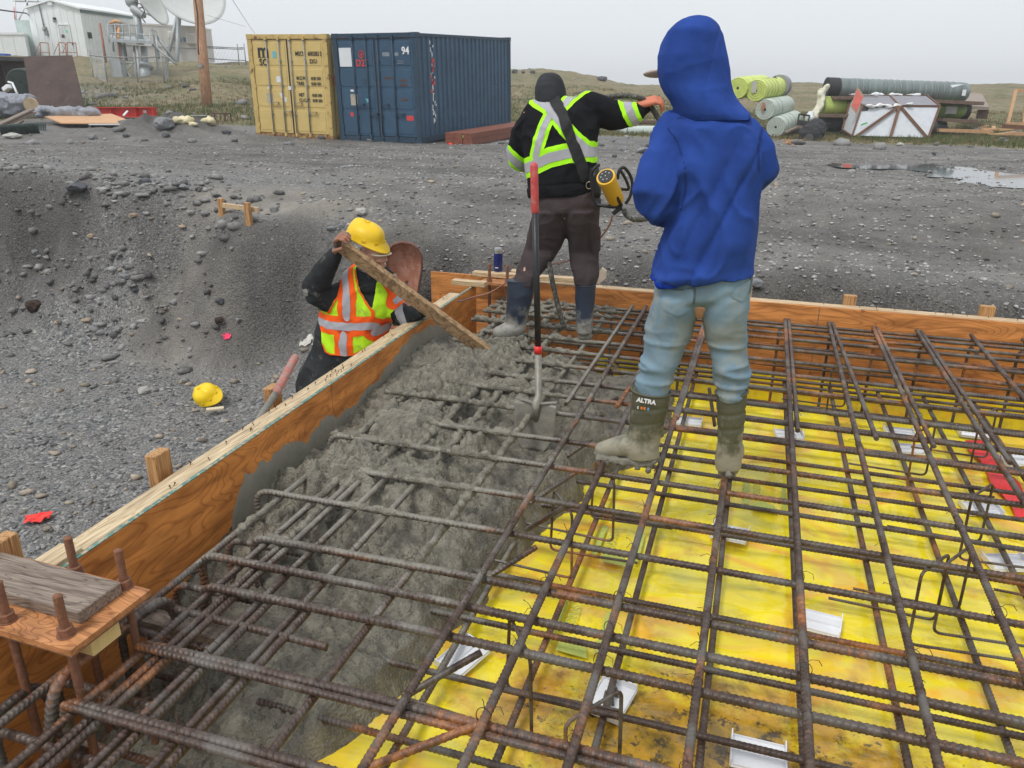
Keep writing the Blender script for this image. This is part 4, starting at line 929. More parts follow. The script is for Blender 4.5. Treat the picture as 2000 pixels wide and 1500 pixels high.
def patch(name, src, test, off, m, parent, thick=.0015):
    "strip or panel sewn on a garment: the garment's own surface where test holds, lifted a little"
    me = src.data; nf = len(me.polygons); c = np.zeros(nf * 3); me.polygons.foreach_get('center', c); c = c.reshape(-1, 3)
    no = np.zeros(nf * 3); me.polygons.foreach_get('normal', no); no = no.reshape(-1, 3); k = test(c, no)
    bm = bmesh.new(); bm.from_mesh(me); bm.faces.ensure_lookup_table()
    bmesh.ops.delete(bm, geom=[bm.faces[i] for i in np.where(~k)[0]], context='FACES')
    # soften the stepped border
    for _ in range(4):
        bd = [v for v in bm.verts if v.is_boundary]; new = {}
        for v in bd:
            nb = [e.other_vert(v).co for e in v.link_edges if e.is_boundary]
            if len(nb) == 2: new[v] = v.co * .4 + (nb[0] + nb[1]) * .3
        for v, q in new.items(): v.co = q
    bm.normal_update()
    N = {v: v.normal.copy() for v in bm.verts}
    for v in bm.verts: v.co += N[v] * off
    # every separate piece of cloth becomes an object of its own; crumbs are dropped
    seen = set(); isl = []
    for f in bm.faces:
        if f in seen: continue
        st, cur = [f], []; seen.add(f)
        while st:
            g = st.pop(); cur.append(g)
            for e in g.edges:
                for h in e.link_faces:
                    if h not in seen: seen.add(h); st.append(h)
        isl.append(cur)
    isl.sort(key=len, reverse=True); isl = [i for i in isl if len(i) >= max(12, len(isl[0]) * .04)]; outs = []
    for cur in isl:
        ix = {}; V = []; Fs = []
        for g in cur:
            q = []
            for v in g.verts:
                if v.index not in ix or True:
                    if v not in ix: ix[v] = len(V); V.append(tuple(v.co))
                q.append(ix[v])
            Fs.append(q)
        outs.append(mesh_obj(name, V, Fs, m, parent, True))
    bm.free(); return outs[0] if outs else None
def xz(c, y): # positions compared on the plane through y, seen square to it
    return c[:, 0], c[:, 2]
def P2(u, v, y): p = ony(u, v, y); return (p[0], p[2])

SKIN = mat('skin', (.55, .30, .21), .5, 0, .12, 12, .15, 90)
EYE = mat('eye_white', (.7, .7, .68), .2, 0, 0, 5, 0)
def head(parent, c, fwd, up, s=1., name='body', extra=None, m=SKIN):
    "skull, jaw, nose, ears and neck in one skin; eyes set in"
    f = np.array(fwd, float); f /= np.linalg.norm(f); u = np.array(up, float); u -= f * (u @ f); u /= np.linalg.norm(u); r = np.cross(f, u); c = np.array(c); ax = np.array([r, f, u]); k = MB()
    P = lambda a, b, d: c + (r * a + f * b + u * d) * s
    k.ell(P(0, 0, .02), (.076 * s, .096 * s, .1 * s), ax=ax); k.ell(P(0, .03, -.055), (.056 * s, .066 * s, .062 * s), ax=ax)
    k.ell(P(0, .082, -.092), (.024 * s, .02 * s, .018 * s), ax=ax); k.caps([P(0, .09, .005), P(0, .114, -.028)], [.009 * s, .014 * s]); k.ell(P(0, .085, .028), (.05 * s, .016 * s, .012 * s), ax=ax)
    k.caps([P(-.02, .094, -.058), P(.02, .094, -.058)], [.008 * s, .008 * s])
    for q in (-1, 1): k.ell(P(q * .078, -.005, -.01), (.012 * s, .018 * s, .03 * s), ax=ax); k.caps([P(q * .035, .076, -.02), P(q * .05, .06, -.025)], [.02 * s, .015 * s])
    k.caps([P(0, -.02, -.05), P(0, -.035, -.17)], [.052 * s, .06 * s])
    if extra: extra(k)
    o = remesh(name, k, .0055 * s, 3, m, parent)
    for q in (-1, 1): MB().ell(P(q * .031, .081, -.002), (.011 * s,) * 3).build('eye', EYE, o, True)
    return o, P
def hand(parent, wrist, d, nrm, side, curl, m, name='hand', s=1., spread=.12):
    "palm, four unequal fingers bent towards the palm, thumb from the side"
    d = np.array(d, float); d /= np.linalg.norm(d); nrm = np.array(nrm, float); nrm -= d * (nrm @ d); nrm /= np.linalg.norm(nrm); a = np.cross(d, nrm) * side; w = np.array(wrist, float); k = MB()
    for t in (-.026, -.009, .009, .026): k.caps([w + a * t * .6 * s, w + (d * .045 + a * t) * s, w + (d * .088 + a * t) * s], [.0135 * s, .0135 * s, .0115 * s], 10)
    for i, (t, L) in enumerate(((-.029, .062), (-.010, .076), (.010, .082), (.029, .074))):
        p = w + (d * .088 + a * t) * s; dd = d + a * spread * (i - 1.5) * .4; dd /= np.linalg.norm(dd); P = [p]; ang = 0
        for j, fr in enumerate((.42, .32, .26)):
            ang += curl * (.75, 1., .8)[j]; q = dd * math.cos(ang) + nrm * math.sin(ang); P.append(P[-1] + q * L * fr * s)
        k.caps(P, [.0098 * s, .0092 * s, .0084 * s, .0072 * s], 10)
    p = w + (d * .025 + a * .03) * s; t1 = d * .55 + a * .65 + nrm * .35; t1 /= np.linalg.norm(t1); t2 = d * .75 + a * .1 + nrm * .65; t2 /= np.linalg.norm(t2)
    k.caps([p - a * .008 * s, p + t1 * .035 * s, p + t1 * .035 * s + t2 * .032 * s, p + t1 * .035 * s + t2 * .055 * s], [.014 * s, .012 * s, .0105 * s, .0088 * s], 10)
    return remesh(name, k, .0032 * s, 1, m, parent)
def cloth(name, col, rough=.9, var=.08, wv=420., bump=.25, col2=None, th=.6, vs=5.): return mat(name, col, rough, 0, var, vs, bump, wv, col2=col2, th=th, spec=.15, bdist=.002)

# ---------------------------------------------------------------- the one in the blue hoodie
BLUE = cloth('blue_fleece', (.022, .060, .27), var=.22, bump=.5, vs=7); DEN = cloth('washed_denim', (.185, .275, .335), var=.2, bump=.5, vs=3.5, col2=(.25, .29, .285), th=.52)
def boot_m(name, col, mud, zt, amt=.0):
    m = bpy.data.materials.new(name); m.use_nodes = True; n = m.node_tree; b = n.nodes['Principled BSDF']; L = n.links.new
    g = node(n, 'ShaderNodeNewGeometry'); sx = node(n, 'ShaderNodeSeparateXYZ'); L(g.outputs['Position'], sx.inputs[0])
    q = node(n, 'ShaderNodeTexNoise'); q.inputs['Scale'].default_value = 14; q.inputs['Detail'].default_value = 7; q.inputs['Roughness'].default_value = .65; L(g.outputs['Position'], q.inputs['Vector'])
    h = node(n, 'ShaderNodeMath', operation='MULTIPLY_ADD'); L(sx.outputs[2], h.inputs[0]); h.inputs[1].default_value = -1.9; L(q.outputs['Fac'], h.inputs[2])
    r = node(n, 'ShaderNodeValToRGB'); L(h.outputs[0], r.inputs[0]); r.color_ramp.elements[0].position = .5 - zt * 1.9 + .0; r.color_ramp.elements[1].position = .62 - zt * 1.9 + .12
    mm = node(n, 'ShaderNodeMixRGB'); L(r.outputs[0], mm.inputs[0]); mm.inputs[1].default_value = c4(col); mm.inputs[2].default_value = c4(mud); L(mm.outputs[0], b.inputs['Base Color'])
    b.inputs['Roughness'].default_value = .5; bp = node(n, 'ShaderNodeBump'); bp.inputs['Strength'].default_value = .5; bp.inputs['Distance'].default_value = .006; L(q.outputs['Fac'], bp.inputs['Height']); L(bp.outputs[0], b.inputs['Normal']); return m
BOOTG = boot_m('olive_rubber_boot', (.085, .085, .05), (.30, .28, .21), .20); BOOTK = boot_m('dark_rubber_boot', (.018, .028, .05), (.26, .25, .22), .16)
WHT = mat('white_print', (.8, .8, .8), .5, 0, 0, 5, 0); ORP = mat('orange_print', (.7, .22, .04), .5, 0, 0, 5, 0); BLP = mat('blue_print', (.1, .3, .55), .5, 0, 0, 5, 0)
MUD = mat('mud', (.19, .18, .145), .75, 0, .25, 18, .9, 60, bdist=.008)

p1 = thing('person', 'person in royal blue hooded sweatshirt, faded jeans and olive rubber boots standing on the bars, seen from behind', 'person', (-.2, 3.06, 0))
p1['label'] = 'person seen from behind in blue hoodie, faded jeans and olive rubber boots'
fw = np.array([-.62, .72, -.30]); hc = ony(1357, 128, 3.16)
def ext1(k):
    N = ony(1385, 215, 3.13); k.caps([N, N - [0, 0, .1]], [.06, .09])
    # trunk and limbs under the clothes
    k.caps([ony(1390, 280, 3.13), ony(1385, 420, 3.13), ony(1370, 560, 3.13)], [.13, .12, .13])
    for pts in (((1310, 600, 3.13, 30), (1292, 700, 3.07, 26), (1270, 790, 3.04, 20)), ((1415, 600, 3.14, 30), (1425, 690, 3.12, 26), (1427, 790, 3.1, 20)), ((1310, 270, 3.14, 28), (1283, 385, 3.07, 22), (1330, 412, 3.33, 17), (1372, 405, 3.42, 12)), ((1460, 270, 3.16, 26), (1494, 340, 3.2, 20), (1440, 380, 3.38, 16), (1418, 385, 3.44, 12))): limb(k, pts)
b1, HP = head(p1, hc, fw, (0, 0, 1), 1.0, 'body', ext1)
hd = hand(p1, ony(1372, 405, 3.43), (.5, .8, .1), (0, -.3, .95), 1, .45, SKIN)
hd = hand(p1, ony(1418, 385, 3.45), (-.6, .7, .1), (0, -.3, .95), -1, .45, SKIN)
ph = thing('mobile_phone', 'dark mobile phone held in front of the blue hooded person', 'phone', ony(1392, 388, 3.52)); MB().box(ony(1392, 388, 3.53), (.075, .012, .15)).build('case', mat('phone_black', (.02, .02, .022), .3), ph, bevel=.003)
MB().box(ony(1392, 388, 3.522), (.066, .002, .138)).build('screen', mat('phone_screen', (.03, .035, .04), .1), ph)
# hoodie
k = MB()
rows(k, [(206, 1335, 1440, 3.12, .07), (222, 1318, 1458, 3.12, .10), (240, 1300, 1476, 3.12, .125), (262, 1284, 1494, 3.12, .135), (300, 1292, 1500, 3.12, .145), (350, 1308, 1492, 3.12, .145), (400, 1310, 1487, 3.11, .145), (450, 1296, 1484, 3.11, .145),
        (490, 1283, 1480, 3.11, .145), (525, 1275, 1477, 3.11, .15), (537, 1270, 1479, 3.11, .155, -8), (548, 1272, 1476, 3.11, .150, -8)], pw=2.5)
limb(k, ((1322, 268, 3.12, 44), (1294, 320, 3.08, 47), (1280, 378, 3.04, 46), (1282, 388, 3.06, 45)))
limb(k, ((1282, 388, 3.06, 44), (1312, 402, 3.22, 38), (1345, 405, 3.36, 27)))
limb(k, ((1450, 268, 3.14, 42), (1480, 300, 3.16, 38), (1494, 332, 3.18, 32))); limb(k, ((1494, 332, 3.18, 32), (1462, 362, 3.32, 27), (1432, 378, 3.4, 20)))
def diag(co, no):    # drape lines falling from the right shoulder to the left hip
    back = sst(.1, -.5, no[:, 1]); a = co[:, 0] * 1.0 - (co[:, 2] - 1.1) * .42
    return back * (-np.exp(-((a + .11) / .012) ** 2) * .010 - np.exp(-((a + .20) / .018) ** 2) * .007 + np.exp(-((a + .15) / .022) ** 2) * .005) * sst(1.45, 1.2, co[:, 2]) * sst(.74, .85, co[:, 2]) \
        - np.exp(-((co[:, 2] - .815 + .06 * (co[:, 0] + .2)) / .006) ** 2) * .008
h1 = remesh('hooded_sweatshirt', k, .0085, 5, BLUE, p1, folds((8, 8, 3.2), .030, 2.8, 201, diag))
k = MB()
rows(k, [(33, 1352, 1378, 3.14, .02), (37, 1334, 1390, 3.14, .06), (46, 1318, 1400, 3.14, .09), (62, 1302, 1408, 3.14, .115), (85, 1290, 1414, 3.15, .13), (110, 1283, 1420, 3.15, .14), (138, 1283, 1426, 3.15, .14), (160, 1288, 1428, 3.15, .14), (185, 1300, 1434, 3.14, .135), (205, 1315, 1446, 3.13, .13), (222, 1322, 1466, 3.12, .12), (236, 1330, 1470, 3.11, .1)], pw=2.15)
def hoodx(co, no):
    t = (co[:, 2] - 1.3) / .4; return -np.exp(-((co[:, 2] - 1.385 + .25 * (co[:, 0] + .25)) / .012) ** 2) * .012 * sst(-.2, -.6, no[:, 1]) - np.exp(-((co[:, 0] + .235 - .1 * (co[:, 2] - 1.5)) / .005) ** 2) * .0025
hood = remesh('hood', k, .007, 5, BLUE, p1, folds((5, 5, 6), .012, 2.6, 221, hoodx))
# face opening of the hood
fo = np.array([-.72, .68, -.12]); fo /= np.linalg.norm(fo); bm = bmesh.new(); bm.from_mesh(hood.data); dl = []
for f in bm.faces:
    q = np.array(f.calc_center_median()) - hc; a = q @ fo; w = q - fo * a; 
    if a > .055 and (w[2] + .01) ** 2 / .125 ** 2 + (w[0] ** 2 + w[1] ** 2) / .095 ** 2 < 1: dl.append(f)
bmesh.ops.delete(bm, geom=dl, context='FACES'); bm.to_mesh(hood.data); bm.free()
sd = hood.modifiers.new('t', 'SOLIDIFY'); sd.thickness = .006; sd.offset = -1
CAPM = cloth('tan_cap', (.50, .41, .36)); kb = MB(); ru = np.cross(fo, [0, 0, 1]); ru /= np.linalg.norm(ru)
cx = ony(1295, 146, 3.24); bd = np.array([-.72, .62, -.30]); bd /= np.linalg.norm(bd); bs_ = np.cross(bd, [0, 0, 1.]); bs_ /= np.linalg.norm(bs_); bu = np.cross(bs_, bd)
pts = [cx + bd * (.075 * math.sin(t)) + bs_ * (.07 * math.cos(t)) + bu * (-.02 * math.cos(t) ** 2) for t in np.linspace(0, math.pi, 13)] ; pts = [cx - bd * .05 + bs_ * .07] + pts + [cx - bd * .05 - bs_ * .07]
qq = ony(1285, 144, 3.2); capb = MB().ell(qq, (.07, .034, .012), 20, 10, np.array([bs_, bd, bu])).build('cap_brim', CAPM, p1, True)
k = MB(); k.ell(hc + np.array([0, 0, .045]), (.088, .1, .085)); k.build('cap_crown', CAPM, p1, True)
# waistband seam shows as a rib-knit strip
HB = patch('waistband', h1, lambda c, n: (c[:, 2] < .812 - .06 * (c[:, 0] + .2)) & (c[:, 2] > .70) & (np.abs(n[:, 2]) < .75), .0025, cloth('blue_ribknit', (.008, .04, .36), var=.1, wv=600, bump=.5), p1)
SEAM = cloth('blue_seam', (.014, .038, .175)); patch('armhole_seam', h1, lambda c, n: nearline(c[:, 0], c[:, 2], [P2(u, v, 3.0) for u, v in ((1296, 246), (1322, 275), (1338, 320), (1340, 365), (1330, 410))], .009) & (n[:, 1] < .0), .0015, SEAM, h1); patch('armhole_seam', h1, lambda c, n: nearline(c[:, 0], c[:, 2], [P2(u, v, 3.0) for u, v in ((1488, 250), (1480, 290), (1482, 340))], .009) & (n[:, 1] < .0), .0015, SEAM, h1)
patch('hood_seam', h1, lambda c, n: nearline(c[:, 0], c[:, 2], [P2(u, v, 3.0) for u, v in ((1318, 232), (1360, 226), (1410, 218), (1462, 214))], .007) & (n[:, 1] < .2), .0015, SEAM, h1)
# jeans
k = MB()
rows(k, [(525, 1284, 1468, 3.11, .115, -8), (560, 1280, 1470, 3.11, .13, -8), (580, 1278, 1469, 3.11, .125, -6), (594, 1282, 1462, 3.11, .085, -4)], pw=2.4)
rows(k, [(575, 1280, 1372, 3.11, .128), (600, 1272, 1368, 3.11, .128), (622, 1266, 1360, 3.11, .115), (650, 1261, 1350, 3.10, .095), (680, 1258, 1338, 3.09, .09), (705, 1254, 1328, 3.08, .085), (725, 1250, 1320, 3.07, .08), (748, 1243, 1313, 3.06, .075), (775, 1248, 1306, 3.05, .068)], pw=2.2)
rows(k, [(575, 1366, 1466, 3.12, .128), (598, 1368, 1466, 3.12, .125), (622, 1372, 1462, 3.12, .11), (650, 1380, 1457, 3.12, .09), (680, 1387, 1455, 3.12, .082), (700, 1392, 1455, 3.115, .08), (725, 1394, 1458, 3.11, .08), (750, 1397, 1459, 3.1, .075), (778, 1403, 1453, 3.09, .065)], pw=2.2)
def knee(co, no): return (1 - np.abs(vn(np.c_[co[:, 0] * 4 + co[:, 2] * 6, co[:, 1] * 4, co[:, 2] * 24], 241))) ** 3 * .018 * np.exp(-((co[:, 2] - .47) / .13) ** 2)
j1 = remesh('jeans', k, .008, 3, DEN, p1, folds((8, 8, 14), .009, 2.4, 231, knee))
STITCH = cloth('pocket_denim', (.15, .215, .235), var=.2); ST2 = mat('stitch', (.10, .13, .14), .9)
Y1 = 3.0
def pocket(poly):
    pl = [P2(u, v, Y1) for u, v in poly]; e = patch('back_pocket', j1, lambda c, n: inpoly(c[:, 0], c[:, 2], pl) & (n[:, 1] < .1), .0035, DEN, j1)
    ln = pl[1:] ; patch('stitching', j1, lambda c, n: nearline(c[:, 0], c[:, 2], ln + [pl[0]], .0065) & (n[:, 1] < .1), .0045, ST2, j1)
pocket([(1297, 562), (1291, 600), (1325, 616), (1352, 602), (1360, 560), (1330, 566)]); pocket([(1424, 578), (1447, 592), (1462, 577), (1466, 552), (1440, 560)])
# boots
k = MB()
rows(k, [(756, 1234, 1309, 3.05, .068, 12), (775, 1234, 1308, 3.05, .07, 12), (800, 1232, 1303, 3.05, .07, 8), (830, 1229, 1296, 3.045, .064, 4), (855, 1224, 1290, 3.04, .06), (875, 1222, 1287, 3.03, .055), (893, 1226, 1288, 3.03, .05)], pw=2.1)
limb(k, ((1260, 874, 3.035, 24), (1232, 868, 3.04, 23), (1206, 872, 3.05, 20), (1184, 876, 3.06, 17), (1176, 877, 3.06, 15)))
def bootr(co, no): return -(np.exp(-((np.sin(co[:, 2] * 95 - co[:, 0] * 20) - 1) / .35) ** 2)) * .003 * sst(.12, .2, co[:, 2]) * sst(.36, .28, co[:, 2])
L1 = remesh('rubber_boot', k, .006, 3, BOOTG, p1, folds((8, 8, 12), .003, 2, 251, bootr))
def rim(pts, par, m, r=.004): MB().tube(pts, r, 6).build('boot_rim', m, par, True)
def ring(v, a, b, y, dh, sk, n=24):
    pa = ony(a, v, y); pb = ony(b, v + sk, y); c = (pa + pb) / 2; U = (pb - pa) / 2; Vv = np.array([-U[1], U[0], 0]); Vv = Vv / np.linalg.norm(Vv) * dh
    return [c + U * math.cos(t) + Vv * math.sin(t) for t in np.linspace(0, 2 * math.pi, n)]
rim(ring(757, 1233, 1310, 3.05, .071, 12), L1, BOOTG, .005)
def sole(path, w, par, th=.026, name='muddy_sole', seed=1):
    k = MB()
    for (u, v, y), ww in zip(path, w): pass
    P = [ony(u, v, y) for u, v, y in path]; n = len(P); Lf, Rt = [], []
    for i in range(n):
        d = P[min(i + 1, n - 1)] - P[max(i - 1, 0)]; d[2] = 0; d /= np.linalg.norm(d); s_ = np.array([-d[1], d[0], 0]); Lf.append(P[i] + s_ * w[i]); Rt.append(P[i] - s_ * w[i])
    zt = max(p[2] for p in P); out = Lf + Rt[::-1]
    k.poly([np.array([p[0], p[1], p[2] + th / 2]) for p in out], (0, 0, -th))
    rg = np.random.default_rng(seed)
    for i in range(n - 1):
        for q in (-.7, 0, .7):
            c = (P[i] + P[i + 1]) / 2; d = P[i + 1] - P[i]; d /= np.linalg.norm(d); s_ = np.array([-d[1], d[0], 0]); k.box(c + s_ * q * w[i] + np.array([0, 0, -th * .7]), (.022, .022, .026), np.array([d, s_, [0, 0, 1]]))
    for i in range(14): c = P[rg.integers(0, n)]; k.ell(c + rg.normal(size=3) * [.02, .025, .006], (rg.uniform(.010, .017),) * 3, 8, 6)
    return remesh(name, k, .005, 2, MUD, par, lambda co, no: fbm(co * 40, 3, seed) * .005)
sole([(1284, 898, 3.03), (1262, 899, 3.03), (1235, 897, 3.035), (1205, 893, 3.045), (1180, 888, 3.055), (1166, 884, 3.06)], [.034, .042, .038, .044, .042, .022], L1)
text_part('boot_lettering', 'ALTRA', ony(1243, 784, 2.965), ony(1271, 789, 2.972) - ony(1243, 784, 2.965), (0, 0, 1), .026, WHT, L1, .0012)
for i, (u, mm_) in enumerate(((1246, WHT), (1253, ORP), (1259, ORP), (1266, BLP))): MB().box(ony(u, 796 + i, 2.962), (.008 if i else .004, .003, .011)).build('boot_pictogram', mm_, L1)
k = MB()
rows(k, [(764, 1398, 1460, 3.1, .066), (800, 1400, 1457, 3.095, .066), (835, 1401, 1454, 3.09, .06), (860, 1401, 1451, 3.085, .056), (880, 1398, 1450, 3.08, .054), (900, 1396, 1449, 3.08, .05), (915, 1398, 1448, 3.08, .045)], pw=2.1)
limb(k, ((1424, 892, 3.10, 24), (1428, 884, 3.18, 24), (1432, 876, 3.26, 21), (1433, 872, 3.29, 17)))
L2 = remesh('rubber_boot', k, .006, 3, BOOTG, p1, folds((8, 8, 12), .003, 2, 255, bootr)); rim(ring(765, 1397, 1461, 3.1, .068, 0), L2, BOOTG, .005)
sole([(1421, 918, 3.045), (1423, 914, 3.09), (1425, 902, 3.15), (1428, 890, 3.22), (1430, 882, 3.28), (1431, 878, 3.31)], [.036, .044, .042, .048, .044, .024], L2, seed=5)

# ---------------------------------------------------------------- the one in the black jacket with the vibrator
JACK = cloth('black_jacket', (.009, .0095, .012), var=.3, bump=.4, vs=10); PANT = cloth('plum_work_trousers', (.062, .048, .050), var=.25, bump=.5, vs=5, col2=(.12, .095, .09), th=.66)
LIME = cloth('hivis_lime', (.42, .95, .02), .7, .05); bs_of(LIME).inputs['Emission Strength'].default_value = 0
SILV = cloth('reflective_tape', (.40, .40, .43), .45, .08); GLOVE = cloth('orange_glove', (.62, .21, .13), .6, .2)
GREYK = cloth('grey_knit', (.035, .037, .042), var=.2, bump=.5)
p2 = thing('person', 'person bent forward in black jacket with lime stripes, dark trousers and muddy black boots', 'person', (-1.2, 4.85, 0)); Y2 = 4.85
hc2 = ony(1073, 172, 4.98)
def ext2(k):
    k.caps([ony(1095, 235, 4.95), ony(1090, 320, 4.9), ony(1110, 395, 4.85)], [.12, .11, .12])
    for pts in (((1080, 410, 4.85, 22), (1052, 480, 4.9, 20), (1022, 560, 4.8, 15)), ((1135, 410, 4.85, 22), (1142, 480, 4.95, 20), (1142, 570, 4.88, 15)), ((1040, 225, 4.92, 20), (1010, 300, 4.92, 16), (1050, 322, 5.15, 12)), ((1150, 205, 4.95, 20), (1205, 226, 5.05, 16), (1258, 208, 5.15, 10))): limb(k, pts)
head(p2, hc2 + np.array([0, .03, -.01]), (-.35, .85, -.3), (-.05, .1, 1), .86, 'body', ext2)
k = MB()
rows(k, [(190, 1058, 1135, 4.98, .09), (200, 1042, 1158, 4.96, .12), (214, 1032, 1172, 4.94, .14), (235, 1022, 1172, 4.92, .15), (260, 1020, 1166, 4.90, .15), (290, 1022, 1163, 4.88, .15), (320, 1027, 1165, 4.87, .145), (350, 1030, 1169, 4.86, .145), (372, 1030, 1172, 4.86, .15, -6), (386, 1034, 1170, 4.86, .145, -8)], pw=2.5)
limb(k, ((1046, 222, 4.93, 24), (1020, 262, 4.93, 25), (1010, 300, 4.93, 22), (1012, 312, 4.94, 21))); limb(k, ((1012, 312, 4.94, 21), (1030, 320, 5.06, 18), (1055, 322, 5.16, 14)))
limb(k, ((1150, 208, 4.95, 30), (1176, 217, 4.98, 31), (1204, 226, 5.03, 28), (1212, 227, 5.04, 27), (1238, 222, 5.1, 22), (1258, 212, 5.14, 15)))
def hem2(co, no): return -np.exp(-((co[:, 2] - .995 + .0 * co[:, 0] + .12 * (-co[:, 0] - 1.2)) / .007) ** 2) * .006
jk = remesh('jacket', k, .0085, 5, JACK, p2, folds((6, 6, 8), .016, 2.6, 301, hem2))
k = MB(); rows(k, [(143, 1064, 1082, 5.0, .03), (148, 1057, 1091, 5.0, .07), (156, 1052, 1097, 5.0, .10), (168, 1049, 1100, 4.99, .12), (182, 1048, 1102, 4.98, .125), (196, 1049, 1104, 4.97, .12), (206, 1052, 1106, 4.96, .1)], pw=2.1)
hk = remesh('hood', k, .007, 4, GREYK, p2, folds((7, 7, 7), .010, 2.2, 311)); 
def seg(line, w, side=-.05, nm='stripe', m=LIME, off=.004, src=None, ymin=None, Y=Y2 - .12):
    ln = [P2(u, v, Y) for u, v in line]
    return patch(nm, src or jk, lambda c, n: nearline(c[:, 0], c[:, 2], ln, w) & (n[:, 1] < side), off, m, jk)
Z4 = lambda X, Yy: (960 + X / 4.167, 120 + Yy / 4.167)
for ln, w1, w2 in (([Z4(300, 310), Z4(420, 370), Z4(520, 470), Z4(640, 600), Z4(800, 760)], .088, .042), ([Z4(720, 190), Z4(620, 270), Z4(545, 375)], .088, .042), ([Z4(455, 440), Z4(410, 560), Z4(355, 780)], .088, .042)):
    seg(ln, w1); seg(ln, w2, nm='reflective_strip', m=SILV, off=.0065)
ln = [Z4(250, 880), Z4(330, 850), Z4(480, 780), Z4(640, 745), Z4(780, 740), Z4(900, 770)]
lq = [P2(u, v, Y2 - .12) for u, v in ln]
tor = lambda c: (c[:, 0] > P2(1024, 300, Y2)[0]) & (c[:, 0] < P2(1172, 300, Y2)[0])
patch('stripe', jk, lambda c, n: nearline(c[:, 0], c[:, 2], lq, .12) & tor(c), .0045, LIME, jk); patch('reflective_strip', jk, lambda c, n: nearline(c[:, 0], c[:, 2], lq, .058) & tor(c), .007, SILV, jk)
def cuff(a, b, w1, w2, Y, keep):
    A = np.array(ony(*a, Y)); B = np.array(ony(*b, Y)); d = (B - A)[[0, 2]]; d /= np.linalg.norm(d); c0 = A[[0, 2]]
    for w, m_, off, nm in ((w1, LIME, .004, 'stripe'), (w2, SILV, .0065, 'reflective_strip')): patch(nm, jk, lambda c, n: (np.abs((c[:, [0, 2]] - c0) @ d) < w / 2) & keep(c), off, m_, jk)
cuff((1234, 222), (1262, 208), .085, .040, Y2 + .2, lambda c: c[:, 0] > P2(1205, 220, Y2 + .15)[0])
cuff((1006, 318), (1022, 300), .10, .05, Y2, lambda c: (c[:, 0] < P2(1024, 300, Y2)[0]) & (c[:, 2] < P2(1000, 285, Y2)[1]))
seg([Z4(430, 270), Z4(560, 430), Z4(640, 640), Z4(700, 790), Z4(755, 950)], .062, nm='shoulder_strap', m=mat('strap_black', (.012, .012, .013), .7), off=.013, side=.0)
hand(p2, ony(1246, 204, 5.12), (.9, .1, .25), (.1, .5, -1), 1, .8, GLOVE, 'glove', 1.25); hand(p2, ony(1056, 322, 5.17), (.9, .5, 0), (0, 0, -1), 1, .6, GLOVE, 'glove', 1.1)
k = MB(); rows(k, [(366, 1046, 1168, 4.86, .12, -4), (395, 1046, 1171, 4.86, .14), (412, 1044, 1171, 4.86, .13), (424, 1046, 1168, 4.87, .09)], pw=2.4)
rows(k, [(410, 1046, 1112, 4.86, .138), (434, 1038, 1110, 4.87, .132), (460, 1032, 1106, 4.89, .115), (485, 1027, 1096, 4.91, .10), (505, 1020, 1084, 4.89, .095), (528, 1010, 1066, 4.86, .09), (545, 1003, 1050, 4.83, .085), (558, 1002, 1044, 4.82, .075)], pw=2.2)
rows(k, [(410, 1100, 1170, 4.86, .138), (434, 1104, 1171, 4.88, .13), (460, 1109, 1171, 4.92, .115), (490, 1111, 1170, 4.95, .1), (515, 1113, 1168, 4.93, .095), (540, 1119, 1168, 4.90, .09), (556, 1122, 1164, 4.89, .08)], pw=2.2)
pt = remesh('trousers', k, .0085, 3, PANT, p2, folds((9, 9, 13), .013, 2.2, 321)); pl = [P2(u, v, 4.78) for u, v in ((1145, 448), (1171, 448), (1171, 500), (1150, 500))]
patch('cargo_pocket', pt, lambda c, n: inpoly(c[:, 0], c[:, 2], pl) & (n[:, 1] < .3), .008, PANT, pt); pl2 = [P2(u, v, 4.7) for u, v in ((1060, 402), (1100, 396), (1100, 428), (1066, 436))]; patch('back_pocket', pt, lambda c, n: inpoly(c[:, 0], c[:, 2], pl2) & (n[:, 1] < .1), .004, PANT, pt)
k = MB(); rows(k, [(546, 992, 1044, 4.82, .072), (575, 992, 1042, 4.81, .072), (605, 989, 1034, 4.8, .062), (630, 986, 1028, 4.8, .055), (645, 985, 1027, 4.8, .05)], pw=2.1); limb(k, ((1008, 640, 4.8, 18), (992, 646, 4.78, 17), (976, 650, 4.76, 14)))
B1 = remesh('rubber_boot', k, .007, 3, BOOTK, p2, folds((8, 8, 10), .005, 2, 331)); rim(ring(547, 991, 1045, 4.82, .074, 0), B1, BOOTK)
sole([(1024, 657, 4.8), (1008, 658, 4.79), (992, 660, 4.77), (978, 661, 4.75), (968, 660, 4.74)], [.036, .046, .048, .05, .03], B1, .03, seed=8)
k = MB(); rows(k, [(555, 1125, 1163, 4.88, .066), (580, 1124, 1162, 4.88, .066), (605, 1125, 1159, 4.87, .056), (630, 1125, 1158, 4.86, .052), (650, 1127, 1156, 4.86, .05)], pw=2.1); limb(k, ((1141, 645, 4.88, 15), (1142, 640, 4.98, 15), (1142, 634, 5.07, 12)))
B2 = remesh('rubber_boot', k, .007, 3, BOOTK, p2, folds((8, 8, 10), .005, 2, 335)); rim(ring(556, 1124, 1164, 4.88, .068, 0), B2, BOOTK)
sole([(1141, 658, 4.83), (1141, 656, 4.88), (1142, 650, 4.96), (1142, 644, 5.04), (1142, 640, 5.09)], [.036, .044, .044, .046, .026], B2, .03, seed=11)

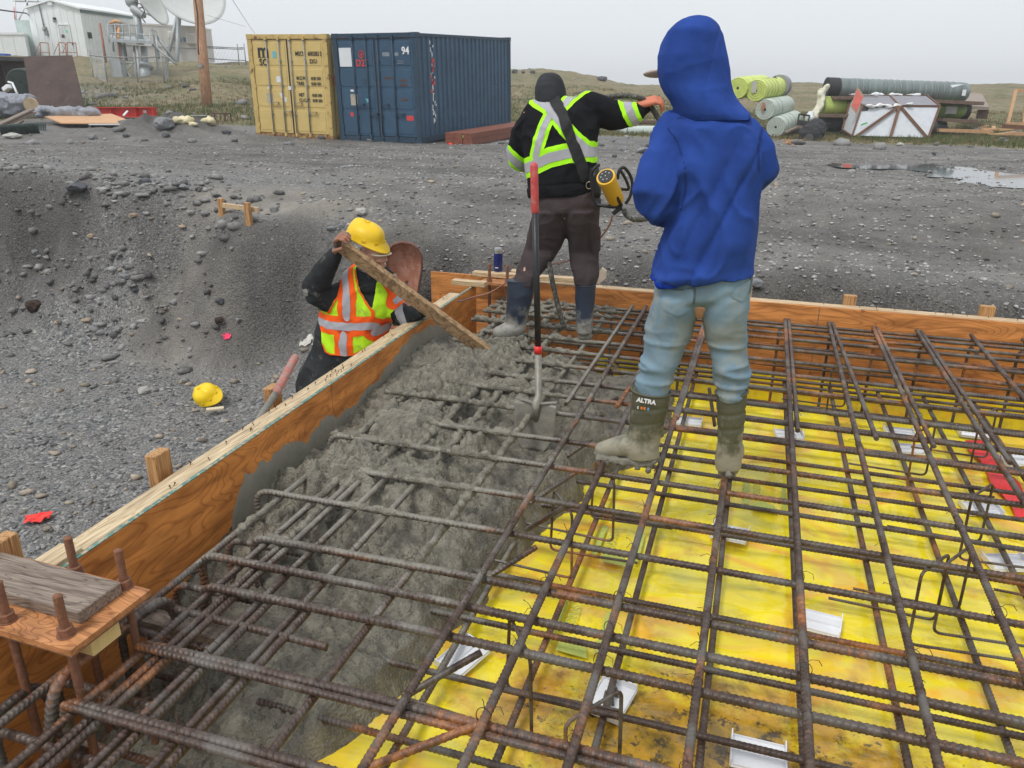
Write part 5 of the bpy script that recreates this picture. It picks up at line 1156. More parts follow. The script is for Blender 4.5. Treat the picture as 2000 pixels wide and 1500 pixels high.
# the vibrator power unit on its strap
YP = mat('yellow_casing', (.75, .44, .03), .35, 0, .06, 10, .1, 60); BLK = mat('black_rubber', (.014, .014, .015), .5, 0, .2, 20, .1, 80); GRM = mat('hose_grey', (.05, .05, .042), .6, 0, .3, 30, .3, 90, col2=(.22, .21, .18), th=.55)
vb = thing('concrete_vibrator', 'yellow motor in a black tube frame slung at the hip of the black-jacketed worker', 'concrete vibrator', ony(1190, 370, 4.72)); YV = 4.70
a, b = ony(1183, 345, YV - .16), ony(1204, 392, YV + .02); vb_ax = (b - a) / np.linalg.norm(b - a)
k = MB(); k.tube([a, a + (b - a) * .12, a + (b - a) * .2, a + (b - a) * .9, b], [.056, .058, .052, .052, .046], 28); mo = k.build('motor_casing', YP, vb, 'auto')
Aa, Bb, Dd = frame(-vb_ax); k = MB(); k.cyl(a - vb_ax * .001, a - vb_ax * .006, .045, 24); k.build('end_cover', BLK, mo)
for i in range(7):
    t = i / 7 * 6.28; c = a - vb_ax * .007 + (Aa * math.cos(t) + Bb * math.sin(t)) * .027 * (i > 0); MB().cyl(c, c - vb_ax * .003, .0042, 8).build('screw', SILV, mo)
def tubeo(nm, pts, r, m, par, n=10, sm=True):
    P = [ony(u, v, y) for u, v, y in pts]; Q = []
    for i in range(len(P) - 1):   # catmull-rom
        p0, p1_, p2_, p3_ = P[max(i - 1, 0)], P[i], P[i + 1], P[min(i + 2, len(P) - 1)]
        for t in np.linspace(0, 1, 9)[:-1]: Q.append(.5 * ((2 * p1_) + (-p0 + p2_) * t + (2 * p0 - 5 * p1_ + 4 * p2_ - p3_) * t * t + (-p0 + 3 * p1_ - 3 * p2_ + p3_) * t ** 3))
    Q.append(P[-1]); return MB().tube(Q, r, n).build(nm, m, par, True)
tubeo('frame_tube', [(1206, 350, YV - .05), (1210, 332, YV - .05), (1220, 328, YV - .03), (1232, 345, YV), (1235, 365, YV), (1230, 385, YV), (1222, 398, YV)], .0095, BLK, vb)
tubeo('frame_tube', [(1212, 333, YV - .05), (1222, 350, YV - .02), (1228, 368, YV), (1220, 370, YV + .03), (1208, 368, YV + .05)], .009, BLK, vb)
tubeo('frame_tube', [(1200, 340, YV - .08), (1195, 358, YV - .09), (1202, 378, YV - .08), (1214, 402, YV - .02)], .010, BLK, vb)
tubeo('frame_tube', [(1170, 322, YV + .03), (1160, 330, YV), (1155, 345, YV), (1158, 375, YV), (1164, 398, YV), (1180, 402, YV), (1200, 404, YV), (1214, 402, YV)], .0105, BLK, vb)
k = MB(); rows(k, [(328, 1152, 1170, YV + .07, .03), (350, 1150, 1172, YV + .06, .04), (375, 1156, 1174, YV + .05, .04), (386, 1160, 1172, YV + .04, .03)]); k.build('hip_pad', BLK, vb, True)
k = MB(); k.box(ony(1202, 399, YV), (.06, .05, .04)); k.cyl(ony(1190, 396, YV), ony(1214, 400, YV), .022, 12); k.cyl(ony(1214, 404, YV), ony(1197, 418, YV - .02), .014, 12); k.build('clamp', BLK, vb, bevel=.003)
MB().tube([ony(1150 + 5 * math.cos(t), 362 + 7 * math.sin(t), YV) for t in np.linspace(0, 5.5, 14)], .0025, 6).build('strap_ring', mat('brass', (.5, .42, .28), .4, .8), vb, True)
tubeo('flexible_hose', [(1218, 408, YV), (1224, 420, YV), (1238, 428, YV), (1256, 428, YV + .06), (1280, 420, YV + .2), (1300, 395, YV + .3), (1308, 340, YV + .38), (1306, 290, YV + .42), (1296, 250, YV + .44), (1280, 222, YV + .45), (1262, 198, YV + .44), (1235, 188, YV + .42), (1195, 189, YV + .5), (1150, 205, YV + .8), (1100, 300, YV + .75), (1075, 420, YV + .55), (1070, 500, YV + .25)], .017, GRM, vb, 12)
tubeo('vibrator_head', [(1072, 512, 4.85), (1078, 545, 4.83), (1088, 590, 4.84), (1101, 640, 4.86)], .017, GRM, vb, 12)
# supply cord: blue to brown, over the back board, along the left form
CORD = mat('supply_cord', (.35, .16, .11), .55, 0, .15, 8, 0, col2=(.05, .12, .2), th=.6)
cd = tubeo('power_cord', [(1196, 421, YV), (1190, 440, YV + .05), (1172, 465, YV + .2), (1140, 495, YV + .45), (1100, 512, 5.2), (1050, 520, 5.0), (1010, 538, 5.0), (960, 570, 5.1), (925, 580, 5.15), (900, 588, 5.2), (860, 593, 5.0), (845, 598, 4.9)], .0055, CORD, None, 8); tag(cd, 'thin brown and blue cord running from the yellow motor to the left form wall', 'power cord')

# ---------------------------------------------------------------- the one outside the form
DARKJ = cloth('muddy_dark_jacket', (.028, .031, .033), var=.4, bump=.5, vs=7, col2=(.12, .115, .1), th=.60); VEST = cloth('vest_yellow', (.50, .86, .02), .75, .08, col2=(.36, .55, .06), th=.6); VOR = cloth('vest_orange', (.95, .12, .012), .7, .06); HAT = mat('hard_hat_yellow', (.80, .52, .012), .42, 0, .05, 9, .15, 40, col2=(.3, .2, .03), th=.70)
HAT2 = mat('hard_hat_clean', (.88, .6, .01), .3, 0, .04, 9, 0)
p3 = thing('person', 'worker in yellow hard hat and orange-trimmed safety vest leaning on the left form wall', 'person', (-2.62, 4.35, -1.0)); Y3 = 4.38
hc3 = ony(729, 500, 4.37); f3 = np.array([.80, -.35, -.50])
def ext3(k):
    k.caps([ony(708, 560, 4.42), ony(690, 650, 4.42), ony(670, 735, 4.42)], [.12, .12, .13])
    A = ony(640, 745, 4.38); B = ony(690, 745, 4.45)
    for q in (A, B): k.caps([q, q + np.array([-.02, .05, -.38]), q + np.array([-.08, -.02, -.72])], [.1, .07, .045])
    limb(k, ((672, 578, 4.38, 20), (620, 566, 4.28, 17), (655, 500, 4.25, 12))); limb(k, ((748, 585, 4.42, 20), (788, 618, 4.46, 16), (826, 603, 4.56, 11)))
head(p3, hc3, f3, (.3, -.1, 1), 1.0, 'body', ext3)
k = MB()
rows(k, [(518, 690, 750, 4.42, .09), (534, 676, 764, 4.42, .115), (552, 664, 770, 4.42, .13), (575, 652, 770, 4.42, .14), (600, 634, 768, 4.42, .15), (630, 624, 756, 4.42, .155), (660, 618, 750, 4.42, .155), (690, 606, 748, 4.42, .16), (715, 594, 742, 4.42, .165), (745, 584, 735, 4.42, .17), (775, 586, 725, 4.42, .165)], pw=2.4)
limb(k, ((668, 575, 4.38, 25), (642, 585, 4.33, 27), (620, 572, 4.28, 27), (618, 560, 4.27, 26))); limb(k, ((618, 562, 4.27, 25), (632, 530, 4.25, 23), (652, 502, 4.24, 18), (656, 494, 4.24, 16)))
limb(k, ((748, 575, 4.42, 26), (768, 602, 4.44, 25), (790, 618, 4.47, 21))); limb(k, ((790, 618, 4.47, 20), (812, 610, 4.52, 17), (824, 604, 4.55, 15)))
j3 = remesh('work_jacket', k, .0085, 4, DARKJ, p3, folds((8, 8, 9), .014, 2.3, 401))
VZ = lambda X, Yy: (560 + X / 3.9475, 380 + Yy / 3.9475)
def pz(pts): return [P2(*VZ(*q), Y3 - .12) for q in pts]
torso3 = [VZ(440, 540), VZ(390, 640), VZ(385, 760), VZ(320, 900), VZ(230, 870), VZ(210, 940), VZ(250, 1040), VZ(275, 1150), VZ(300, 1215), VZ(360, 1235), VZ(500, 1245), VZ(640, 1180), VZ(740, 1100), VZ(750, 940), VZ(810, 880), VZ(805, 780), VZ(780, 690), VZ(740, 650), VZ(660, 700), VZ(645, 900), VZ(560, 760), VZ(500, 600)]
tp3 = [P2(u, v, Y3 - .12) for u, v in torso3]; fr = lambda c, n: (n[:, 1] < .25)
wholeback = lambda c, n: (n[:, 1] > .2) & (c[:, 2] < P2(700, 535, Y3)[1]) & (c[:, 2] > P2(700, 692, Y3)[1]) & (c[:, 0] > P2(640, 600, Y3)[0]) & (c[:, 0] < P2(765, 600, Y3)[0]) & (c[:, 1] > 4.42)
vs_ = patch('safety_vest', j3, lambda c, n: (inpoly(c[:, 0], c[:, 2], tp3) & fr(c, n)) | wholeback(c, n), .010, VEST, p3)
def vline(pts, w, nm, m_, off):
    ln = pz(pts); patch(nm, j3, lambda c, n: nearline(c[:, 0], c[:, 2], ln, w) & fr(c, n) & inpoly(c[:, 0], c[:, 2], tp3), off, m_, vs_)
for pts, w in (([(405, 600), (455, 750), (460, 955)], .130), ([(440, 1080), (440, 1235)], .130), ([(235, 990), (440, 1020), (640, 1020)], .130), ([(745, 660), (775, 800), (770, 860)], .10), ([(640, 1080), (745, 1040)], .125)):
    vline(pts, w, 'vest_trim', VOR, .0125)
for pts, w in (([(405, 600), (455, 750), (460, 955)], .052), ([(440, 1080), (440, 1235)], .052), ([(235, 990), (440, 1020), (640, 1020)], .052), ([(745, 660), (775, 800), (770, 860)], .03), ([(640, 1080), (745, 1040)], .05)):
    vline(pts, w, 'reflective_strip', SILV, .015)
for pts in ([(645, 905), (640, 1160)], [(500, 600), (560, 760), (645, 905)], [(440, 545), (390, 640), (385, 760), (320, 900)], [(275, 1150), (300, 1215), (360, 1235), (500, 1245), (640, 1180), (740, 1100)]): vline(pts, .022, 'vest_piping', VOR, .0135)
# light bands on the sleeves
A_ = ony(812, 610, 4.52)
patch('reflective_strip', j3, lambda c, n: (np.abs((c - ony(792, 617, 4.48)) @ np.array([.9, .1, .25])) < .022) & (c[:, 0] > P2(772, 600, Y3)[0]), .003, SILV, j3)
patch('reflective_strip', j3, lambda c, n: (np.abs((c - ony(612, 566, 4.26)) @ np.array([-.3, 0, .9])) < .022) & (c[:, 0] < P2(632, 560, Y3)[0]), .003, cloth('dirty_tape', (.28, .27, .24)), j3)
# collar, scarf, beard shadow
k = MB(); k.tube([hc3 + np.array(q) for q in ((-.02, .02, -.10), (-.03, .03, -.16), (-.03, .04, -.2))], [.085, .105, .13], 20); k.build('collar', DARKJ, p3, True)
GAIT = cloth('patterned_scarf', (.16, .16, .18), .9, .5, col2=(.5, .5, .52), th=.52, vs=18)
k = MB(); k.ell(hc3 + np.array([-.035, .015, -.035]), (.085, .095, .10)); remesh('headscarf', k, .006, 1, GAIT, p3, lambda co, no: fbm(co * 22, 2, 5) * .006)
# trousers and boots outside the form
k = MB()
for q in (ony(640, 745, 4.38), ony(690, 745, 4.45)): k.caps([q + [0, 0, -.05], q + np.array([-.02, .05, -.38]), q + np.array([-.06, 0, -.6])], [.115, .09, .07])
remesh('trousers', k, .012, 2, DARKJ, p3, folds((8, 8, 9), .01, 2.3, 431))
for q in (ony(640, 745, 4.38), ony(690, 745, 4.45)):
    k = MB(); e = q + np.array([-.07, -.01, -.55]); zg = -.985; k.caps([e, np.array([e[0], e[1], zg + .09])], [.065, .055]); k.caps([np.array([e[0], e[1], zg + .05]), np.array([e[0] + .15, e[1] - .06, zg + .04])], [.045, .042]); remesh('rubber_boot', k, .012, 2, BOOTK, p3)
# helmet
def hard_hat(parent, c, fwd, up, m, nm='hard_hat', thing_=None):
    f = np.array(fwd, float); f /= np.linalg.norm(f); u = np.array(up, float); u -= f * (u @ f); u /= np.linalg.norm(u); r = np.cross(f, u); c = np.array(c); R = []; n = 36
    for z, s in ((-.006, 1.06), (0., 1.05), (.01, 1.), (.03, .98), (.055, .92), (.077, .8), (.091, .6), (.098, .38), (.10, .12)):
        rr = []
        for j in range(n):
            t = 2 * math.pi * j / n; a = math.cos(t) * .108 * s; b = math.sin(t) * .132 * s
            ridge = 1 + .02 * math.exp(-(math.cos(t) / .22) ** 2) * (z > .01)
            br = 0
            if z <= 0: br = .055 * max(0, math.sin(t)) ** 2.2
            rr.append(c + r * a + f * (b + br) + u * (z * ridge - br * .35 + (.012 * math.exp(-(a / .02) ** 2) if z > .05 else 0)))
        R.append(rr)
    k = MB(); k.loft(R, False); k.add([R[-1][j] for j in range(n)], [tuple(range(n))]); o = k.build(nm, m, parent, True); sd = o.modifiers.new('t', 'SOLIDIFY'); sd.thickness = .003; sd.offset = -1
    for t in (.5, 2.64, -.5, -2.64, 1.2, 1.94):
        p = c + r * math.cos(t) * .111 + f * math.sin(t) * .135 + u * .018; d = r * math.cos(t) + f * math.sin(t); MB().box(p, (.004, .026, .016), np.array([d / np.linalg.norm(d), np.cross(u, d), u])).build('slot_tab', m, o, bevel=.001)
    return o
up3 = np.array([.30, -.10, .95]); hc_h = ony(714, 464, 4.37)
hard_hat(p3, hc_h, (.90, -.22, -.30), up3, HAT)
k = MB(); f_ = np.array([.90, -.22, -.30]); f_ /= np.linalg.norm(f_); r_ = np.cross(f_, up3); r_ /= np.linalg.norm(r_); u_ = np.cross(r_, f_); c_ = hc_h + f_ * .125 - u_ * .03
k.poly([c_ + f_ * .085 * math.sin(t) + r_ * .075 * math.cos(t) - u_ * .02 * math.cos(t) ** 2 for t in np.linspace(0, math.pi, 12)], u_ * .005); k.build('cap_brim', cloth('beige_cap', (.46, .41, .30)), p3)
GL3 = cloth('muddy_glove', (.42, .19, .12), .7, .35, col2=(.16, .15, .13), th=.52)
BA, BB = ony(672, 484, 4.20), np.array([-1.56, 4.47, -.085]); bdir = (BB - BA) / np.linalg.norm(BB - BA)
# board he rakes with
bd_ = tag(MB().beam(BA - bdir * .02, BB, .042, .088, (0, -.35, 1)).build('wooden_board', ply_mat('board_wood', (.42, .28, .15), (.26, .16, .08), (3, 3, 3), .3), None, bevel=.003), 'long wooden board held by the hard-hat worker and pushed down into the concrete', 'board')
w1 = ony(657, 490, 4.23); hand(p3, w1 + np.array([0, -.0, .0]), (.35, -.35, .75), (.9, .1, -.35), -1, .8, GL3, 'glove', 1.25)
pb = BA + bdir * ((ony(838, 596, 4.5)[0] - BA[0]) / bdir[0]); w2 = ony(824, 604, 4.52); hand(p3, w2, (.6, -.35, .25), (.3, -.1, -.9), 1, .85, GL3, 'glove', 1.2)
# ================================================================ THINGS ABOUT THE FORM
RUBR = mat('red_grip', (.55, .075, .07), .5, 0, .15, 15, .15, 60, col2=(.5, .16, .14), th=.58); FIB = mat('black_fibreglass', (.02, .021, .023), .4, 0, .2, 20, .1, 60, col2=(.12, .115, .1), th=.66)
STL = mat('shovel_steel', (.23, .22, .19), .5, .3, .2, 12, .3, 60, col2=(.28, .265, .22), th=.5)
sh = thing('shovel', 'long-handled shovel with red grip and red collar standing upright in the concrete', 'shovel', (-.99, 3.56, -.15))
bt = np.array([-.985, 3.54, -.035]); tp_ = ony(1043, 322, 3.66); cl_ = ony(1051, 683, 3.60); gr = ony(1045, 412, 3.65)
MB().tube([cl_, gr], .0165, 12).build('shaft', FIB, sh, True); MB().caps([gr, tp_ - (tp_ - gr) * .03], [.0195, .0195]).build('grip', RUBR, sh, True)
MB().cyl(cl_ + [0, 0, .02], cl_ - [0, 0, .02], .0205, 14).build('collar', mat('red_collar', (.7, .03, .03), .4, 0, .1, 9, 0), sh, True)
sk = ony(1052, 772, 3.585); MB().tube([cl_ - [0, 0, .015], sk, bt + [0, -.01, .05], bt + [0, 0, -.05]], [.0185, .0185, .024, .016], 12).build('socket', STL, sh, True)
V, Fc = [], []; nx, ny = 15, 13
for i in range(ny):
    t = i / (ny - 1)
    for j in range(nx):
        s_ = j / (nx - 1) * 2 - 1; w = .112 * (1 - .9 * max(0, t - .55) ** 1.6 * 2.2); V.append(bt + np.array([s_ * w, -.02 - .05 * t + .028 * (1 - s_ * s_) + .02 * t, .05 - .27 * t + (.004 if i else .0)]))
for i in range(ny - 1):
    for j in range(nx - 1): a = i * nx + j; Fc.append((a, a + 1, a + nx + 1, a + nx))
bl = mesh_obj('blade', V, Fc, STL, sh, True); so_ = bl.modifiers.new('t', 'SOLIDIFY'); so_.thickness = .003
for s_ in (-1, 1): MB().box(bt + np.array([s_ * .065, .0, .055]), (.085, .028, .004), np.array([[1, 0, s_ * .18], [0, 1, 0], [0, 0, 1]])).build('foot_step', STL, bl)

s2 = thing('shovel', 'shovel with worn pink-grey grip leaning against the outside of the left form wall', 'shovel', lp(2.75, -1, .4))
g0, g1, g2 = atd(576, 699, 3.9), atd(541, 764, 3.72), atd(500, 828, 3.6)
MB().caps([g0, g1], [.021, .021]).build('grip', mat('worn_grip', (.42, .16, .13), .7, 0, .2, 22, .3, 60, col2=(.3, .24, .2), th=.52), s2, True)
e = g1 + (g2 - g1) * 5.2; e = g1 + (g2 - g1) / np.linalg.norm(g2 - g1) * 1.0; MB().tube([g1, e], .0165, 12).build('shaft', STL, s2, True)
MB().box(e, (.2, .02, .25)).build('blade', STL, s2, bevel=.005)

hatp = np.array(onz(411, 786, -1.0)); hatp[2] = tz(hatp[0], hatp[1]) + .035
ht = thing('hard_hat', 'yellow hard hat lying on its side alone on the gravel', 'hard hat', hatp); hard_hat(ht, hatp + np.array([-.02, 0, .03]), (.85, -.35, .12), (-.15, -.55, .75), HAT2, 'shell')
def scrap(name, u, v, w, h, m, lab, cat, z=-1.0, seed=1):
    p = np.array(ong(u, v)); rg = np.random.default_rng(seed); V, Fc = [], []; n = 9
    for i in range(n):
        for j in range(n):
            a, b = i / (n - 1) - .5, j / (n - 1) - .5; q = np.array([[a * 3 + seed, b * 3]]); a, b = a * math.sqrt(1 - 2 * b * b), b * math.sqrt(1 - 2 * a * a); f = 1 + .30 * vn(q * .9, 7)[0]
            x, y = p[0] + (a * w + b * .2 * w) * f, p[1] + b * h * f; V.append((x, y, tz(x, y) + .015 + .03 * abs(vn(q * 2, 8)[0])))
    for i in range(n - 1):
        for j in range(n - 1): a = i * n + j; Fc.append((a, a + n, a + n + 1, a + 1))
    o = mesh_obj(name, V, Fc, m); s = o.modifiers.new('t', 'SOLIDIFY'); s.thickness = .002; return tag(o, lab, cat)
REDR = mat('red_cloth', (.80, .06, .05), .8, 0, .15, 10, .4, 40)
scrap('rag', 75, 1020, .15, .12, REDR, 'crumpled bright red rag on the gravel near the left edge', 'rag', seed=5)
scrap('rag', 443, 665, .07, .06, mat('pink_tape', (.85, .07, .16), .6), 'tiny scrap of pink marking tape on the sandy patch', 'tape scrap', seed=4)
scrap('paper', 600, 674, .13, .06, mat('dirty_paper', (.55, .53, .48), .9), 'dirty crumpled paper strip on the sand left of the worker in the vest', 'paper', seed=6)
o = MB().box(np.array(onz(421, 803, -1.)) + [0, 0, .02], (.14, .05, .02), np.array([[.8, .6, 0], [-.6, .8, 0], [0, 0, 1]])).build('wood_chip', mat('pale_chip', (.6, .52, .38), .8), None, bevel=.003); tag(o, 'pale flat wood offcut beside the fallen yellow hard hat', 'wood offcut')
# rusty pan behind the worker
RUST = mat('copper_rust', (.33, .135, .085), .6, .1, .2, 6, .35, 30, col2=(.42, .22, .16), th=.5)
wb = thing('wheelbarrow_tray', 'rust-brown wheelbarrow tray standing on edge behind the worker in the safety vest', 'wheelbarrow tray', onz(790, 640, -.75)); yb = 6.0; V, Fc = [], []
out = [(753, 620), (748, 560), (752, 515), (758, 490), (768, 479), (785, 474), (803, 477), (817, 486), (824, 500), (824, 525), (818, 560), (812, 600), (806, 640), (780, 660)]
C = ony(786, 560, yb); R_ = []
for t, dd in ((1.06, -.01), (1.0, 0), (.93, .04), (.75, .075), (.4, .09), (.05, .09)): R_.append([C + (ony(u, v, yb) - C) * t + np.array([0, dd, 0]) for u, v in out])
k = MB(); k.loft(R_, False); pan = k.build('pan', RUST, wb, True); so_ = pan.modifiers.new('t', 'SOLIDIFY'); so_.thickness = .004; ss = pan.modifiers.new('s', 'SUBSURF'); ss.levels = 1; ss.render_levels = 1
MB().tube([ony(u, v, yb - .012) for u, v in out], .010, 8).build('rolled_rim', mat('rim_rust', (.12, .05, .035), .7), wb, True)
# batter board
bbd = thing('batter_board', 'small wooden batter board of two pegs and a rail on the bank', 'batter board', ong(465, 425)); a = ong(434, 419); b = ong(487, 438); da = (RC.T @ (a - O_))[2]; db = (RC.T @ (b - O_))[2]
MB().box(a + [0, 0, .03], (.06, .045, .26)).build('peg', LUM_Z, bbd, bevel=.003); MB().box(b + [0, 0, .05], (.06, .045, .32)).build('peg', LUM_Z, bbd, bevel=.003)
MB().beam(atd(436, 401, da - .05), atd(505, 410, db - .05), .03, .05).build('rail', LUM_X, bbd, bevel=.003)
# tumbler
tb = thing('tumbler', 'dark blue travel tumbler with steel rim standing on the far corner boards', 'tumbler', (-1.99, 5.86, .16)); c = np.array([-1.985, 5.86, .16])
NAVY = mat('navy_enamel', (.012, .02, .13), .25, 0, .05, 9, 0); STS = mat('stainless', (.6, .6, .6), .28, .9, .05, 9, 0)
k = MB(); k.tube([c, c + [0, 0, .01], c + [0, 0, .15]], [.032, .036, .037], 24); k.build('cup', NAVY, tb, 'auto'); MB().cyl(c + [0, 0, .150], c + [0, 0, .178], .036, 24).build('steel_band', STS, tb, 'auto'); MB().cyl(c + [0, 0, .178], c + [0, 0, .192], .034, 24, .031).build('lid', mat('clear_lid', (.3, .3, .3), .2), tb, 'auto')
MB().box(c + [.0, -.0375, .035], (.028, .002, .006)).build('logo_strip', WHT, tb)
o = MB().poly([ony(u, v, 6.25) for u, v in ((1163, 556), (1167, 535), (1176, 523), (1184, 530), (1183, 545), (1172, 553))], (0, .03, 0)).build('paddle_blade', mat('pale_wood', (.5, .42, .33), .8, 0, .1, 20, .2, 60), None, bevel=.002); tag(o, 'pale rounded wooden blade behind the form beside the black-jacketed worker', 'wooden blade')

# ================================================================ CONTAINERS
def container(lab, loc, rot, body, frame_m, rustm, kind_):
    c = thing('shipping_container', lab, 'shipping container'); w, l, h = 2.438, 6.058, 2.591
    for x in (0.07, w - .07):
        for y in (.06, l - .06): MB().box((x, y, h / 2), (.13, .11, h - .25)).build('corner_post', frame_m, c, bevel=.004)
    for x in (0.085, w - .085):
        for y in (.085, l - .085):
            for z in (.06, h - .06):
                k = MB(); k.box((x, y, z), (.178, .178, .122)); cc = k.build('corner_casting', rustm if kind_ == 'y' and z < 1 else frame_m, c, bevel=.006)
                ys = -.001 if y < 1 else l + .001; MB().box((x, ys, z), (.05, .004, .075)).build('casting_hole', BLK, cc)
                xs_ = -.001 if x < 1 else w + .001; MB().box((xs_, y, z), (.004, .05, .075)).build('casting_hole', BLK, cc)
    for z in (.075, h - .06):
        MB().box((w / 2, .05, z), (w - .36, .1, .13 if z < 1 else .11)).build('end_rail', rustm if z < 1 and kind_ == 'y' else frame_m, c, bevel=.003)
        MB().box((w / 2, l - .05, z), (w - .36, .1, .12)).build('end_rail', frame_m, c)
        for x in (.035, w - .035): MB().box((x, l / 2, z), (.06, l - .36, .15 if z < 1 else .07)).build('side_rail', frame_m, c, bevel=.003)
    for side in (0, 1):    # corrugated sides
        V, Fc, ys = [], [], []; n = 22; p = (l - .24) / n; x0 = .018 if side == 0 else w - .018; sg = 1 if side == 0 else -1
        for i in range(n):
            for f, dd in ((0, 0), (.26, 0), (.38, 1), (.74, 1), (.86, 0)): ys.append((.12 + (i + f) * p, dd))
        ys.append((l - .12, 0))
        for y, dd in ys: V += [(x0 + sg * dd * .036, y, .14), (x0 + sg * dd * .036, y, h - .09)]
        for i in range(len(ys) - 1): a = 2 * i; Fc.append((a, a + 2, a + 3, a + 1))
        s = mesh_obj('side_panel', V, Fc, body, c); s.modifiers.new('t', 'SOLIDIFY').thickness = .003
    MB().box((w / 2, l / 2, h - .025), (w - .15, l - .2, .02)).build('roof', body, c); MB().box((w / 2, l / 2, .15), (w - .15, l - .2, .04)).build('floor', frame_m, c); MB().box((w / 2, l - .06, h / 2), (w - .26, .03, h - .26)).build('end_wall', body, c)
    dw = (w - .30) / 2
    for s in (0, 1):
        x0 = .14 + s * (dw + .02); d = MB().box((x0 + dw / 2, .055, h / 2 + .01), (dw, .045, h - .29)).build('door', body, c, bevel=.004)
        zb = (.17, .78, 1.30, 1.80, 2.44)
        for a, b in zip(zb[:-1], zb[1:]): MB().box((x0 + dw / 2, .029, (a + b) / 2), (dw - .12, .012, b - a - .09)).build('door_panel', body, d, bevel=.005)
        for i in range(5): MB().cyl((x0 + (0 if s == 0 else dw), .02, .32 + i * .48), (x0 + (0 if s == 0 else dw), .02, .42 + i * .48), .02, 8).build('hinge', frame_m, d)
        for q in (.24, .68):
            xr = {(0, .24): .60, (0, .68): .985, (1, .24): 1.33, (1, .68): 1.755}[(s, q)]; r_ = MB().cyl((xr, -.012, .1), (xr, -.012, h - .08), .017, 10).build('lock_rod', GALV if kind_ == 'y' else frame_m, c, True)
            for z in (.16, .62, 1.35, 1.95, h - .14): MB().box((xr, .006, z), (.07, .03, .05)).build('rod_bracket', GALV if kind_ == 'y' else frame_m, r_)
            for z in (.12, h - .1): MB().box((xr, -.015, z), (.06, .05, .09)).build('cam', frame_m, r_)
            zz = .92 if q == .24 else .70; MB().beam((xr, -.03, zz - .05 * 0), (xr + .26, -.035, zz + .02), .028, .016).build('handle', GALV if kind_ == 'y' else frame_m, r_); MB().box((xr + .2, -.02, zz), (.06, .05, .06)).build('handle_latch', frame_m, r_)
        MB().box((x0 + (dw if s == 0 else 0), .03, h / 2), (.018, .01, h - .3)).build('door_gasket', BLK, d)
    MB().box((w / 2, .035, h - .125), (w - .28, .012, .02)).build('rain_gutter', rustm, c)
    return c
def decal(c, x, z, w, h, m, nm='placard', y=.019): return MB().box((x, y, z), (w, .003, h)).build(nm, m, c)
GALV = mat('galvanised', (.30, .30, .285), .55, .4, .25, 14, .15, 40, col2=(.2, .13, .08), th=.62)
YC = mat('yellow_paint', (.62, .46, .17), .55, 0, .08, 3, .15, 30, col2=(.33, .17, .06), th=.70); YF = mat('yellow_frame', (.56, .40, .14), .6, 0, .15, 3, .3, 30, col2=(.16, .075, .035), th=.58); YR = mat('yellow_rust', (.2, .1, .05), .8, 0, .3, 5, .4, 30, col2=(.45, .3, .09), th=.52)
BC = mat('blue_paint', (.034, .085, .145), .5, 0, .18, 2.2, .15, 30, col2=(.085, .13, .17), th=.64); BF = mat('blue_frame', (.024, .055, .09), .55, 0, .2, 3, .25, 30, col2=(.10, .05, .035), th=.64); BR = mat('blue_rust', (.09, .05, .04), .8, 0, .3, 5, .3)
INK = mat('black_ink', (.02, .02, .02), .6, 0, 0, 5, 0); PAPER = mat('white_sheet', (.72, .74, .75), .6, 0, .04, 6, 0); REDP = mat('red_paint', (.62, .06, .05), .6, 0, .15, 9, 0); FADE = mat('faded_print', (.22, .25, .29), .7, 0, .3, 40, 0); DEC = mat('old_decal', (.42, .38, .30), .7, 0, .25, 30, 0); CYAN = mat('cyan_decal', (.15, .45, .5), .6, 0, 0, 5, 0)
yc = container('yellow shipping container with black lettering and rusty bottom, left of the blue one', 0, 0, YC, YF, YR, 'y')
X_, UPZ = (1, 0, 0), (0, 0, 1)
text_part('lettering', 'm', (.30, .012, 2.05), X_, UPZ, .46, INK, yc, .010, 1.0, .002); text_part('lettering', 'SC', (.33, .012, 1.84), X_, UPZ, .22, INK, yc, .005, 1.0, .002); MB().box((.47, .013, 2.03), (.36, .003, .012)).build('logo_rule', INK, yc)
for t, x, z, s in (('MSCU', 1.46, 2.08, .145), ('600283', 1.84, 2.08, .145), ('5', 2.20, 2.08, .145), ('22G1', 1.87, 1.90, .145), ('M.G.W.', 1.44, 1.50, .12), ('TARE', 1.44, 1.37, .12), ('NET', 1.47, 1.09, .12), ('CU.CAP.', 1.47, .96, .12)): text_part('lettering', t, (x, .012, z), X_, UPZ, s, INK, yc, .002, .78, .002)
for z0 in (1.49, 1.36, 1.08, .95):
    for i in range(9): MB().box((1.90 + i * .032 + (.015 if i > 4 else 0), .013, z0 + .045), (.014 if i % 3 else .022, .003, .085 if i % 2 else .07)).build('small_print', INK, yc)
for x, z, w, h, m in ((.82, 2.1, .12, .16, CYAN), (.90, 1.5, .17, .15, PAPER), (.55, 1.28, .09, .05, PAPER), (.55, 1.03, .19, .25, DEC), (1.04, 1.0, .07, .12, PAPER), (1.2, 1.29, .09, .09, PAPER)): decal(yc, x, z, w, h, m)
MB().poly([(.86, .016, 1.16), (1.0, .016, 1.16), (.93, .016, 1.03)], (0, .003, 0)).build('placard', PAPER, yc)
for s in (-1, 1): MB().beam((2.44, .10, 1.5 - s * .12), (2.44, .3, 1.5 + s * .12), .02, .006, (1, 0, 0)).build('red_mark', REDP, yc)
yc.location = (-13.404, 18.787, .395); yc.rotation_euler = (.019, .011, -.033)
bc = container('dark blue shipping container with white 94 and red D27 on its doors', 0, 0, BC, BF, BR, 'b')
